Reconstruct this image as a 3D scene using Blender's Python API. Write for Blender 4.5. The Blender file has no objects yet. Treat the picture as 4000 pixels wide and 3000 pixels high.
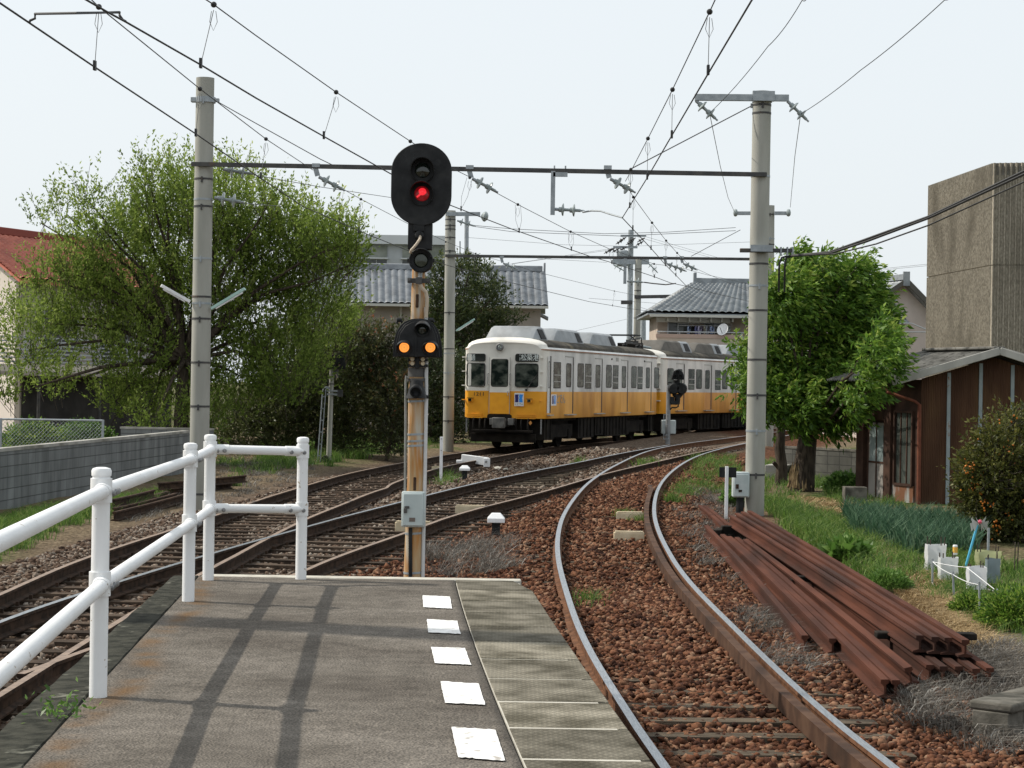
import bpy, math, random
import numpy as np
from mathutils import Vector, Matrix
random.seed(7); RN = np.random.default_rng(11)
S = bpy.context.scene
COL = S.collection
R_ = math.radians

# ------------------------------------------------------------------ camera, sky, sun, exposure
HC, FPX, ROLL = 2.40, 7800.0, R_(0.9)          # eye height above rail head, focal length in photo px
cam_d = bpy.data.cameras.new("camera"); cam = bpy.data.objects.new("camera", cam_d); COL.objects.link(cam)
cam_d.sensor_width = 36; cam_d.lens = 36 * FPX / 4000; cam_d.clip_end = 3000; cam_d.clip_start = 0.05
cam.location = (0, 0, HC); cam.rotation_euler = (R_(90), -ROLL, 0)
S.camera = cam

SUN = Vector((-0.93, 0.27, 0.97)).normalized()    # towards the sun
W = bpy.data.worlds.new("World"); S.world = W; W.use_nodes = True
wn = W.node_tree.nodes; wl_ = W.node_tree.links
bg = wn["Background"]
sky = wn.new("ShaderNodeTexSky"); sky.sky_type = 'NISHITA'; sky.sun_disc = False
sky.sun_elevation = math.asin(SUN.z); sky.sun_rotation = math.atan2(SUN.x, SUN.y)
sky.air_density = 1.0; sky.dust_density = 5.0; sky.ozone_density = 1.0
hz = wn.new("ShaderNodeMix"); hz.data_type = 'RGBA'; hz.blend_type = 'MIX'
hz.inputs[0].default_value = 0.80
hz.inputs[7].default_value = (9.4, 10.0, 10.35, 1)    # spring haze: a bright even veil over the blue
wl_.new(sky.outputs[0], hz.inputs[6]); wl_.new(hz.outputs[2], bg.inputs[0])
bg.inputs[1].default_value = 0.105
sd = bpy.data.lights.new("sun", 'SUN'); sd.energy = 4.3; sd.angle = R_(0.7); sd.color = (1.0, 0.93, 0.82)
so = bpy.data.objects.new("sun", sd); COL.objects.link(so)
so.rotation_euler = SUN.to_track_quat('Z', 'Y').to_euler()
S.view_settings.view_transform = 'Standard'; S.view_settings.look = 'None'
S.view_settings.exposure = 0.0; S.view_settings.gamma = 1.0
S.render.engine = 'CYCLES'; S.cycles.use_denoising = True
S.cycles.max_bounces = 6; S.cycles.transparent_max_bounces = 8

# ------------------------------------------------------------------ from the photo to the place
def un(x, y, z=0.0, Y=None):
    """photo pixel (4000x3000) -> world, on height z or at depth Y"""
    u, v = x - 2000, y - 1500
    c, s = math.cos(ROLL), math.sin(ROLL)
    xr, yd = u * c + v * s, -u * s + v * c
    if Y is None: Y = FPX * (HC - z) / yd
    return Vector((xr * Y / FPX, Y, HC - yd * Y / FPX))
def zb(Y): return np.interp(Y, [0, 14, 22, 32, 47, 64, 90, 150], [0, 0, .08, .17, .25, .30, .34, .34])
def ze(Y): return np.interp(Y, [0, 26, 34, 42, 52, 65, 80, 150], [0, 0, .06, .14, .22, .32, .36, .36])
def lx(Y): return np.interp(Y, [0, 20, 28, 34, 40, 46, 52, 58, 64, 70, 81, 120], [-9, -5, -3.55, -2.6, -1.6, -.5, .7, 1.9, 3.1, 4.4, 7.2, 16])
def zg(X, Y):
    """rail-head level of the gently rising yard"""
    t = np.clip((X - (lx(Y) - 1.3)) / .8, 0, 1); t = t * t * (3 - 2 * t)
    return zb(Y) + ze(Y) * t
def ug(x, y, off=0.0):
    z = off
    for _ in range(60):
        p = un(x, y, z); z = .6 * z + .4 * (float(zg(p[0], p[1])) + off)
    return un(x, y, z)
def G(X, Y, off=-.2): return Vector((X, Y, float(zg(X, Y)) + off))

# ------------------------------------------------------------------ materials
def nt(name):
    m = bpy.data.materials.new(name); m.use_nodes = True
    n = m.node_tree.nodes; l = m.node_tree.links
    return m, n, l, n["Principled BSDF"]
def c4(c): return (c[0], c[1], c[2], 1)
def pmat(name, c1, c2=None, scale=6, rough=.7, metal=0, bump=0.0, bscale=None, stretch=(1, 1, 1), c3=None, s3=1.5, t3=(.5, .65), rnd=0.0, spec=.5, coat=0, lo=.38, hi=.62, detail=5):
    m, n, l, b = nt(name)
    if rough >= .68 and spec == .5: spec = .12
    b.inputs["Roughness"].default_value = rough; b.inputs["Metallic"].default_value = metal
    b.inputs["Specular IOR Level"].default_value = spec; b.inputs["Coat Weight"].default_value = coat
    tc = n.new("ShaderNodeTexCoord"); mp = n.new("ShaderNodeMapping"); mp.inputs[3].default_value = stretch
    l.new(tc.outputs["Object"], mp.inputs[0])
    out = None
    if c2 is not None:
        nz = n.new("ShaderNodeTexNoise"); nz.inputs["Scale"].default_value = scale; nz.inputs["Detail"].default_value = detail
        l.new(mp.outputs[0], nz.inputs[0])
        rp = n.new("ShaderNodeValToRGB"); rp.color_ramp.elements[0].position = lo; rp.color_ramp.elements[1].position = hi
        rp.color_ramp.elements[0].color = c4(c1); rp.color_ramp.elements[1].color = c4(c2)
        l.new(nz.outputs[0], rp.inputs[0]); out = rp.outputs[0]
    if c3 is not None:
        n3 = n.new("ShaderNodeTexNoise"); n3.inputs["Scale"].default_value = s3; n3.inputs["Detail"].default_value = 6
        l.new(mp.outputs[0], n3.inputs[0])
        r3 = n.new("ShaderNodeMapRange"); r3.inputs[1].default_value = t3[0]; r3.inputs[2].default_value = t3[1]
        l.new(n3.outputs[0], r3.inputs[0])
        mx = n.new("ShaderNodeMix"); mx.data_type = 'RGBA'
        l.new(r3.outputs[0], mx.inputs[0]); mx.inputs[7].default_value = c4(c3)
        if out: l.new(out, mx.inputs[6])
        else: mx.inputs[6].default_value = c4(c1)
        out = mx.outputs[2]
    if rnd:
        at = n.new("ShaderNodeAttribute"); at.attribute_name = "rnd"
        mr = n.new("ShaderNodeMapRange"); mr.inputs[3].default_value = 1 - rnd; mr.inputs[4].default_value = 1 + rnd
        l.new(at.outputs["Fac"], mr.inputs[0])
        hs = n.new("ShaderNodeMix"); hs.data_type = 'RGBA'; hs.blend_type = 'MULTIPLY'; hs.inputs[0].default_value = 1
        cb = n.new("ShaderNodeCombineColor")
        for i in range(3): l.new(mr.outputs[0], cb.inputs[i])
        if out: l.new(out, hs.inputs[6])
        else: hs.inputs[6].default_value = c4(c1)
        l.new(cb.outputs[0], hs.inputs[7]); out = hs.outputs[2]
    if out: l.new(out, b.inputs["Base Color"])
    else: b.inputs["Base Color"].default_value = c4(c1)
    if bump:
        nb = n.new("ShaderNodeTexNoise"); nb.inputs["Scale"].default_value = bscale or scale * 4; nb.inputs["Detail"].default_value = 6
        l.new(mp.outputs[0], nb.inputs[0])
        bp = n.new("ShaderNodeBump"); bp.inputs["Strength"].default_value = 1; bp.inputs["Distance"].default_value = bump
        l.new(nb.outputs[0], bp.inputs["Height"]); l.new(bp.outputs[0], b.inputs["Normal"])
    return m
def leafmat(name, cols, trans=.35, rough=.45, spec=.4):
    """leaf colours picked per leaf by the rnd attribute"""
    m, n, l, b = nt(name)
    at = n.new("ShaderNodeAttribute"); at.attribute_name = "rnd"
    rp = n.new("ShaderNodeValToRGB"); e = rp.color_ramp.elements
    e[0].position, e[0].color = cols[0][0], c4(cols[0][1]); e[1].position, e[1].color = cols[-1][0], c4(cols[-1][1])
    for p, c in cols[1:-1]:
        k = e.new(p); k.color = c4(c)
    l.new(at.outputs["Fac"], rp.inputs[0]); l.new(rp.outputs[0], b.inputs["Base Color"])
    b.inputs["Roughness"].default_value = rough; b.inputs["Specular IOR Level"].default_value = spec
    tr = n.new("ShaderNodeBsdfTranslucent"); l.new(rp.outputs[0], tr.inputs[0])
    mx = n.new("ShaderNodeMixShader"); mx.inputs[0].default_value = trans
    l.new(b.outputs[0], mx.inputs[1]); l.new(tr.outputs[0], mx.inputs[2])
    l.new(mx.outputs[0], n["Material Output"].inputs[0])
    return m
def glow(name, col, e, base=(.02, .02, .02)):
    m, n, l, b = nt(name); b.inputs["Base Color"].default_value = c4(base)
    b.inputs["Emission Color"].default_value = c4(col); b.inputs["Emission Strength"].default_value = e
    b.inputs["Roughness"].default_value = .2
    return m
M = {}
M['rust_side'] = pmat('rail_rust', (.085, .042, .024), (.16, .078, .042), 9, .85, bump=.002, rnd=0)
M['dark_rust'] = pmat('dark_rail_rust', (.028, .019, .014), (.065, .040, .027), 9, .85, bump=.002)
M['steel_top'] = pmat('polished_rail_head', (.28, .30, .32), (.40, .42, .44), 20, .38, metal=.85, stretch=(4, .3, 4))
M['dull_top'] = pmat('dull_rail_head', (.17, .12, .09), (.25, .18, .13), 9, .6)
M['pile_rust'] = pmat('stored_rail_rust', (.060, .0235, .0155), (.096, .0365, .0225), 6, .9, bump=.002, c3=(.040, .020, .015), s3=2.5, stretch=(1, .12, 1))
M['sleeper'] = pmat('tarred_sleeper', (.035, .026, .02), (.095, .068, .048), 10, .9, bump=.006, stretch=(.4, 5, 5), rnd=.35)
M['conc'] = pmat('weathered_concrete', (.30, .295, .27), (.40, .39, .36), 3, .9, bump=.002, c3=(.20, .195, .17), s3=1.2, stretch=(1, 1, .35))
M['pole_conc'] = pmat('pole_concrete', (.31, .31, .278), (.39, .387, .35), 2.5, .85, bump=.001, c3=(.24, .235, .20), s3=1.0, t3=(.48, .68), stretch=(1.4, 1.4, .22))
M['dark_conc'] = pmat('mossy_concrete', (.015, .016, .012), (.042, .042, .033), 11, .95, bump=.012, bscale=30, c3=(.14, .14, .115), s3=7, t3=(.60, .68))
M['old_conc'] = pmat('dull_old_concrete', (.085, .08, .068), (.15, .14, .12), 7, .95, bump=.006, c3=(.05, .048, .04), s3=3, t3=(.52, .66))
M['sleeper_pale'] = pmat('worn_grey_sleeper', (.055, .043, .032), (.135, .108, .078), 9, .95, bump=.008, stretch=(.35, 5, 5), rnd=.3)
M['pale_conc'] = pmat('pale_kerb', (.40, .38, .33), (.50, .48, .42), 9, .9, bump=.003)
M['white'] = pmat('white_paint', (.80, .81, .82), (.72, .73, .74), 3, .38, c3=(.62, .61, .57), s3=5, t3=(.62, .78))
M['mark'] = pmat('road_marking_white', (.80, .80, .79), (.66, .655, .64), 14, .75, bump=.004, bscale=50, c3=(.36, .34, .31), s3=17, t3=(.60, .70))
M['rail_white'] = pmat('railing_white_paint', (.80, .81, .82), (.73, .74, .74), 2, .42, bump=.0006, bscale=60, c3=(.42, .36, .30), s3=23, t3=(.685, .70))
M['galv'] = pmat('galvanised_steel', (.26, .29, .31), (.35, .38, .40), 8, .5, metal=.35)
M['dark_steel'] = pmat('dark_painted_steel', (.035, .036, .038), (.065, .062, .058), 6, .6, c3=(.09, .06, .04), s3=4, t3=(.6, .75))
M['black'] = pmat('black_paint', (.010, .011, .012), (.022, .023, .024), 8, .55, bump=.0006, c3=(.028, .029, .029), s3=9, t3=(.58, .75), spec=.22)
M['wire'] = pmat('wire_dark', (.02, .021, .022), None, rough=.6)
M['thin_wire'] = pmat('wire_grey', (.10, .105, .11), None, rough=.6)
M['porcelain'] = pmat('grey_porcelain', (.27, .31, .31), None, rough=.25)
M['grey_box'] = pmat('grey_green_enamel', (.40, .46, .46), (.47, .52, .52), 5, .5, c3=(.30, .27, .22), s3=9, t3=(.66, .75))
M['bolt'] = pmat('bolt_steel', (.16, .165, .17), (.28, .28, .28), 20, .5, metal=.5)
M['bark'] = pmat('bark', (.035, .028, .022), (.085, .068, .052), 9, .95, bump=.02, stretch=(2, 2, .4))
M['twig'] = pmat('twig_bark', (.05, .042, .033), (.09, .075, .06), 9, .9)
M['straw'] = pmat('straw', (.13, .09, .05), (.24, .18, .10), 10, .9)

# ------------------------------------------------------------------ mesh building
WLOC = {}
class MB:
    def __init__(s): s.v = []; s.f = []; s.m = []; s.a = []
    def add(s, V, Fc, mi=0, a=None):
        o = len(s.v); s.v.extend([tuple(p) for p in V])
        for f in Fc: s.f.append([i + o for i in f]); s.m.append(mi)
        s.a.extend([random.random() if a is None else a] * len(V)); return s
    def box(s, x0, x1, y0, y1, z0, z1, mi=0, T=None, a=None):
        V = [Vector((x, y, z)) for z in (z0, z1) for y in (y0, y1) for x in (x0, x1)]
        if T is not None: V = [T @ p for p in V]
        return s.add(V, [(0, 2, 3, 1), (4, 5, 7, 6), (0, 1, 5, 4), (2, 6, 7, 3), (0, 4, 6, 2), (1, 3, 7, 5)], mi, a)
    def bar(s, p, q, w, h, mi=0, up=(0, 0, 1)):
        p, q = Vector(p), Vector(q); d = (q - p); L = d.length; d.normalize()
        u = Vector(up); x = d.cross(u)
        if x.length < 1e-4: x = d.cross(Vector((1, 0, 0)))
        x.normalize(); z = x.cross(d)
        V = [p + d * L * k + x * w * a / 2 + z * h * b / 2 for k in (0, 1) for b in (-1, 1) for a in (-1, 1)]
        return s.add(V, [(0, 1, 3, 2), (4, 6, 7, 5), (0, 4, 5, 1), (2, 3, 7, 6), (0, 2, 6, 4), (1, 5, 7, 3)], mi)
    def tube(s, P, r, n=10, mi=0, cap=True, a=None):
        P = [Vector(p) for p in P]; k = len(P)
        rr = r if hasattr(r, '__len__') else [r] * k
        V = []; prev = None
        for i, p in enumerate(P):
            d = (P[min(i + 1, k - 1)] - P[max(i - 1, 0)])
            if d.length < 1e-9: d = Vector((0, 0, 1))
            d.normalize()
            if prev is None:
                x = d.cross(Vector((0, 0, 1)))
                if x.length < 1e-3: x = d.cross(Vector((1, 0, 0)))
            else: x = prev - d * prev.dot(d)
            x.normalize(); prev = x; y = d.cross(x)
            for j in range(n):
                t = 2 * math.pi * j / n
                V.append(p + (x * math.cos(t) + y * math.sin(t)) * rr[i])
        Fc = [(i * n + j, i * n + (j + 1) % n, (i + 1) * n + (j + 1) % n, (i + 1) * n + j) for i in range(k - 1) for j in range(n)]
        if cap: Fc += [tuple(reversed(range(n))), tuple(range((k - 1) * n, k * n))]
        return s.add(V, Fc, mi, a)
    def lathe(s, prof, o, ax=(0, 0, 1), n=20, mi=0, cap=True):
        """prof: (radius, distance along the axis)"""
        o = Vector(o); d = Vector(ax).normalized()
        x = d.cross(Vector((0, 0, 1)));
        if x.length < 1e-3: x = Vector((1, 0, 0))
        x.normalize(); y = d.cross(x); V = []
        for r, h in prof:
            for j in range(n):
                t = 2 * math.pi * j / n; V.append(o + d * h + (x * math.cos(t) + y * math.sin(t)) * max(r, 1e-4))
        k = len(prof)
        Fc = [(i * n + j, i * n + (j + 1) % n, (i + 1) * n + (j + 1) % n, (i + 1) * n + j) for i in range(k - 1) for j in range(n)]
        if cap: Fc += [tuple(reversed(range(n))), tuple(range((k - 1) * n, k * n))]
        return s.add(V, Fc, mi)
    def prism(s, poly, o, u, v, w, mi=0, mside=None):
        """polygon (a,b) in the plane o + a*u + b*v, thickened by vector w"""
        o, u, v, w = Vector(o), Vector(u), Vector(v), Vector(w); n = len(poly)
        V = [o + u * a + v * b for a, b in poly]; V += [p + w for p in V]
        ar = sum(poly[i][0] * poly[(i + 1) % n][1] - poly[(i + 1) % n][0] * poly[i][1] for i in range(n))
        flip = (u.cross(v).dot(w) > 0) == (ar > 0)
        Fc = [tuple(reversed(range(n))) if flip else tuple(range(n)), tuple(range(n, 2 * n)) if flip else tuple(reversed(range(n, 2 * n)))]
        s.add(V, Fc, mi)
        o_ = len(s.v) - 2 * n
        for i in range(n):
            j = (i + 1) % n; f = (i, j, n + j, n + i)
            s.f.append([k + o_ for k in (f if flip else f[::-1])]); s.m.append(mi if mside is None else mside)
        return s
    def sweep(s, prof, path, mi=0, top=None, tm=0, cap=True):
        """prof: (offset right, height) closed outline swept along a path with z up; edges listed in top get material tm"""
        P = [Vector(p) for p in path]; k = len(P); n = len(prof); V = []
        for i, p in enumerate(P):
            d = P[min(i + 1, k - 1)] - P[max(i - 1, 0)]; d.z = 0; d.normalize()
            x = Vector((d.y, -d.x, 0))
            for a, b in prof: V.append(p + x * a + Vector((0, 0, b)))
        o = len(s.v); s.v.extend([tuple(p) for p in V]); s.a.extend([random.random()] * len(V))
        for i in range(k - 1):
            for j in range(n):
                s.f.append([o + i * n + j, o + i * n + (j + 1) % n, o + (i + 1) * n + (j + 1) % n, o + (i + 1) * n + j])
                s.m.append(tm if top and j in top else mi)
        if cap:
            s.f.append([o + j for j in reversed(range(n))]); s.m.append(mi)
            s.f.append([o + (k - 1) * n + j for j in range(n)]); s.m.append(mi)
        return s
def link(o, parent):
    COL.objects.link(o)
    if parent is not None: o.parent = parent; WLOC[o.name] = WLOC.get(parent.name, Vector())
    return o
def finish(me, mats, smooth, ang):
    for m in (mats if isinstance(mats, (list, tuple)) else [mats]): me.materials.append(M[m] if isinstance(m, str) else m)
    if smooth:
        me.polygons.foreach_set('use_smooth', [True] * len(me.polygons)); me.set_sharp_from_angle(angle=R_(ang))
def obj(name, mb, mats, parent=None, smooth=True, ang=35, bevel=0, rnd=False):
    me = bpy.data.meshes.new(name)
    off = WLOC.get(parent.name, Vector()) if parent is not None else Vector()
    me.from_pydata([(v[0] - off.x, v[1] - off.y, v[2] - off.z) for v in mb.v], [], mb.f)
    me.polygons.foreach_set('material_index', mb.m)
    finish(me, mats, smooth, ang)
    if rnd:
        at = me.attributes.new('rnd', 'FLOAT', 'POINT'); at.data.foreach_set('value', mb.a)
    me.update()
    o = link(bpy.data.objects.new(name, me), parent)
    if bevel:
        b = o.modifiers.new('edge', 'BEVEL'); b.width = bevel; b.segments = 2; b.limit_method = 'ANGLE'; b.angle_limit = R_(40)
    return o
def npobj(name, V, Fc, mats, parent=None, rnd=None, smooth=False, n=None):
    """big mesh from arrays; every face has n corners"""
    n = n or Fc.shape[1]; V = np.asarray(V, np.float32); Fc = np.asarray(Fc, np.int32)
    off = WLOC.get(parent.name, Vector()) if parent is not None else Vector()
    V = V - np.array(off, np.float32)
    me = bpy.data.meshes.new(name); me.vertices.add(len(V)); me.vertices.foreach_set('co', V.ravel())
    me.loops.add(Fc.size); me.loops.foreach_set('vertex_index', Fc.ravel())
    me.polygons.add(len(Fc)); me.polygons.foreach_set('loop_start', np.arange(0, Fc.size, n, dtype=np.int32))
    me.polygons.foreach_set('loop_total', np.full(len(Fc), n, np.int32))
    for m in (mats if isinstance(mats, (list, tuple)) else [mats]): me.materials.append(M[m] if isinstance(m, str) else m)
    me.update(calc_edges=True)
    if smooth: me.polygons.foreach_set('use_smooth', np.ones(len(Fc), bool))
    if rnd is not None:
        at = me.attributes.new('rnd', 'FLOAT', 'POINT'); at.data.foreach_set('value', np.asarray(rnd, np.float32))
    return link(bpy.data.objects.new(name, me), parent)
def tag(o, label=None, cat=None, group=None, kind=None):
    if label: o['label'] = label
    if cat: o['category'] = cat
    if group: o['group'] = group
    if kind: o['kind'] = kind
    return o
def thing(name, label, cat, loc=(0, 0, 0), group=None):
    o = bpy.data.objects.new(name, None); o.location = loc; o.empty_display_size = .2; COL.objects.link(o)
    WLOC[o.name] = Vector(loc); return tag(o, label, cat, group)
def cyl(p, q, r, n=12): return MB().tube([p, q], r, n)
# ------------------------------------------------------------------ rails traced on the ground
def smooth_curve(P, Y0, Y1, step=.5):
    P = sorted([(p.y, p.x) for p in P]); Yp = np.array([p[0] for p in P]); Xp = np.array([p[1] for p in P])
    out = []
    for Y in np.arange(max(Y0, Yp[0]), min(Y1, Yp[-1]) + .01, step):
        w = np.exp(-((Yp - Y) / (2.2 + .05 * Y)) ** 2) + 1e-6
        a = np.polynomial.polynomial.polyfit(Yp - Y, Xp, 2, w=np.sqrt(w)); out.append((Y, a[0]))
    out = np.array(out)
    def ext(o, Yt):
        n = 10; s = (o[n][1] - o[0][1]) / (o[n][0] - o[0][0]); Ys = np.arange(Yt, o[0][0] - .2, .5)
        return np.array([(y, o[0][1] + s * (y - o[0][0])) for y in Ys]).reshape(-1, 2)
    if Y0 < out[0][0]: out = np.vstack([ext(out, Y0), out])
    if Y1 > out[-1][0]: r = ext(out[::-1].copy() * [-1, 1], -Y1) * [-1, 1]; out = np.vstack([out, r[::-1]])
    return out[:, 1], out[:, 0]
PX = dict(
 L1=[(2600,3000),(2506,2862),(2413,2717),(2313,2561),(2259,2449),(2223,2338),(2193,2241),(2177,2151),(2181,2084),(2192,2037),(2214,1986),(2243,1950),(2279,1903),(2329,1863),(2390,1825),(2451,1795),(2511,1769),(2571,1751),(2631,1739),(2722,1727),(2812,1715),(2912,1702)],
 R1=[(3497,3000),(3000,2585),(2904,2482),(2766,2350),(2681,2259),(2621,2169),(2579,2090),(2558,2027),(2556,1975),(2565,1927),(2580,1891),(2607,1858),(2646,1825),(2692,1796),(2752,1771),(2812,1754),(2860,1742),(2912,1732)],
 L2=[(0,2430),(151,2370),(603,2231),(784,2171),(972,2120),(1153,2071),(1388,2005),(1569,1960),(1800,1901),(2062,1844),(2243,1809),(2423,1771),(2601,1740)],
 R2=[(1193,2227),(1342,2161),(1569,2087),(1800,2003),(2062,1936),(2243,1885),(2369,1847),(2481,1823),(2571,1801),(2752,1761),(2912,1729)],
 A=[(0,2321),(181,2243),(362,2165),(542,2113),(845,2012),(981,1962),(1162,1906),(1342,1854),(1578,1806),(1800,1768),(1881,1757)],
 C=[(0,2710),(181,2602),(350,2493),(838,2211),(1017,2116),(1207,2021),(1365,1958),(1578,1870),(1800,1808),(1917,1787),(2091,1755)])
RC = {k: smooth_curve([ug(*p) for p in v], {'L1': 3, 'R1': 3, 'L2': 16, 'R2': 16, 'A': 14, 'C': 9}[k], {'L1': 92, 'R1': 92, 'L2': 63, 'R2': 66, 'A': 98, 'C': 98}[k]) for k, v in PX.items()}
def rx(k, Y): return np.interp(Y, RC[k][1], RC[k][0])
# the siding keeps its gauge beyond the last point that shows
_y = RC['A'][1]; _c = .5 * (RC['A'][0] + np.interp(_y, RC['C'][1], RC['C'][0]))
_t = np.clip((_y - 62) / 12, 0, 1)
_tc = np.interp(_y, [62, 64.4, 79, 96, 99], [-.75, -.27, 4.45, 11.2, 12.6]); _cc = _c * (1 - _t) + _tc * _t
RC['A'] = (np.where(_y > 60, _cc - .8, RC['A'][0]), _y); RC['C'] = (np.where(RC['C'][1] > 60, np.interp(RC['C'][1], _y, _cc) + .8, RC['C'][0]), RC['C'][1])

RAIL = [(-.033, 0), (.033, 0), (.035, -.03), (.009, -.045), (.009, -.122), (.0635, -.138), (.0635, -.153), (-.0635, -.153), (-.0635, -.138), (-.009, -.122), (-.009, -.045), (-.035, -.03)]
def railpath(k, Ya, Yb, dx=0.0, dz=0.0):
    Ys = np.arange(Ya, Yb + .01, .5)
    return [Vector((rx(k, Y) + dx, Y, float(zg(rx(k, Y), Y)) + dz)) for Y in Ys]
SLP = []
def track(label, rails, sl, loc, y0, y1, half, skip=None, rm='rust_side', sm='sleeper'):
    t = thing('railway_track', label, 'railway track', loc)
    for k, a, b, top, dz in rails:
        obj('rail', MB().sweep(RAIL, railpath(k, a, b, 0, dz), 0, [0], 1), [rm, top], t, ang=50)
    Y = y0; n = 0
    while Y < y1 and n < 98:
        a, b = rx(sl[0], Y), rx(sl[1], Y); d = .5 * ((rx(sl[0], Y + .5) - a) + (rx(sl[1], Y + .5) - b)) / .5
        c = .5 * (a + b); hd = math.atan(d); hw = .5 * (b - a) * math.cos(hd) + half
        if skip: c, hw = skip(Y, c, hw)
        z = float(zg(c, Y)); T = Matrix.Translation((c, Y, z)) @ Matrix.Rotation(-hd * .9 + random.gauss(0, .012), 4, 'Z')
        m = MB(); m.box(-hw - random.uniform(-.06, .06), hw + random.uniform(-.06, .06), -.1, .1, -.30, -.156 - dz_s, 0, T)
        for sx in (-1, 1):
            xr = sx * .5 * (b - a) * math.cos(hd)
            for e in (-.105, .105): m.box(xr + e - .016, xr + e + .016, -.02, .02, -.16, -.115, 1, T)
        SLP.append((c, Y, hd)); obj('sleeper', m, [sm, 'dark_rust'], t, smooth=False, rnd=True)
        Y += (.64 + random.uniform(-.03, .03)) * math.cos(hd); n += 1
    return t
dz_s = 0.0
def wide(Y, c, hw):
    if Y > 43: 
        a, b = rx('L2', Y) - .5, rx('R1', Y) + .5; return (a + b) / 2, (b - a) / 2 * math.cos(.3)
    return c, hw
tr1 = track('rust stained platform track curving right past the stacked rails', [('L1', 3, 86, 'steel_top', 0), ('R1', 3, 86, 'steel_top', 0)], ('L1', 'R1'), (1.5, 12, -.2), 8.2, 64, .5, wide, 'rust_side', 'sleeper_pale')
chk = MB().sweep([(-.042, 0), (.042, 0), (.042, -.04), (.02, -.05), (.02, -.14), (-.042, -.14)], [p + Vector((-.135 - (.07 if i < 1 or i > 60 else 0), 0, -.004)) for i, p in enumerate(railpath('R1', 10.5, 41.5))])
obj('check_rail', chk, [pmat('check_rail_rust', (.058, .031, .020), (.092, .052, .033), 5, .8, bump=.001, c3=(.04, .024, .017), s3=2.3)], tr1)
dz_s = .004
tr2 = track('middle track with polished left rail crossing into the platform track', [('L2', 16, 62, 'steel_top', 0), ('R2', 16, 65, 'dull_top', -.003)], ('L2', 'R2'), (-2.5, 28, -.1), 26.4, 42.5, .5, None, 'dark_rust')
dz_s = .008
tr3 = track('rusty siding track with the orange and white train on it', [('A', 14, 98, 'dull_top', 0), ('C', 9, 98, 'dull_top', -.003)], ('A', 'C'), (-4.2, 25, -.1), 12, 72, .48, None, 'dark_rust')

# ------------------------------------------------------------------ ground sheet
def lines(segs):
    o = []
    for a, b, s in segs: o.extend(np.arange(a, b, s))
    return np.array(o)
gx = lines([(-900, -100, 100), (-100, -20, 8), (-20, 18, .22), (18, 100, 8), (100, 901, 100)])
gy = lines([(-100, 2, 6), (2, 72, .22), (72, 100, .6), (100, 200, 8), (200, 1501, 130)])
GX, GY = np.meshgrid(gx, gy); 
def fbm(x, y, seed=0):
    o = 0
    for i, (f, a) in enumerate([(.35, 1), (.8, .6), (1.9, .35), (4.1, .2)]):
        o = o + a * np.sin(f * x * 2.1 + 1.3 * seed + i * 2.1 + 1.7 * np.sin(f * y * 1.3 + i)) * np.cos(f * y * 1.9 + seed * 2.7 + i + 1.3 * np.sin(f * x * .9 + 2 * i))
    return o / 2
def sst(a, b, x): t = np.clip((x - a) / (b - a), 0, 1); return t * t * (3 - 2 * t)
def gheight(X, Y):
    l1, r1, l2, r2, a, c = [np.interp(Y, RC[k][1], RC[k][0]) for k in ('L1', 'R1', 'L2', 'R2', 'A', 'C')]
    base = zg(X, Y); n = fbm(X, Y, 1)
    off = -.215 + .012 * n
    t1 = sst(l1 - 1.1, l1 - .5, X) * (1 - sst(r1 + .35, r1 + .9, X)); off = off + (.055 - .032 * (1 - sst(15.5, 18.5, Y))) * t1
    right = sst(r1 + 1.6, r1 + 4.2, X) * (Y > 0); off = off + right * (.04 + .04 * n)
    left = 1 - sst(a - 2.4, a - 1.2, X); off = off + left * (.07 + .03 * n)
    return base + off
Z = gheight(GX, GY)
l1, r1, l2, r2, a_, c_ = [np.interp(GY, RC[k][1], RC[k][0]) for k in ('L1', 'R1', 'L2', 'R2', 'A', 'C')]
nn = fbm(GX, GY, 3) * .35
wr = sst(r2 + .2, np.maximum(r2 + .6, np.minimum(r2 + 1.4, l1 - .3)), GX + nn) * (1 - sst(r1 + 1.5, r1 + 2.6, GX + nn))
wg = sst(a_ - 1.9, a_ - 1.0, GX + nn) * (1 - wr) * (GX < r1 + 2)
wl = 1 - sst(a_ - 2.3, a_ - 1.3, GX + nn)
wgreen = np.clip(sst(r1 + 2.5, r1 + 3.6, GX + nn) * (.65 + 1.1 * fbm(GX * .8, GY * .8, 9)) * (GY > 18) + wl * sst(-.1, .5, fbm(GX * .6, GY * .6, 5)), 0, 1)
far = (GY > 95) | (np.abs(GX) > 30); wgreen = np.where(far, .75, wgreen)
nx, ny = len(gx), len(gy); I = np.arange(nx * ny).reshape(ny, nx)
FQ = np.stack([I[:-1, :-1].ravel(), I[:-1, 1:].ravel(), I[1:, 1:].ravel(), I[1:, :-1].ravel()], 1)
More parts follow.
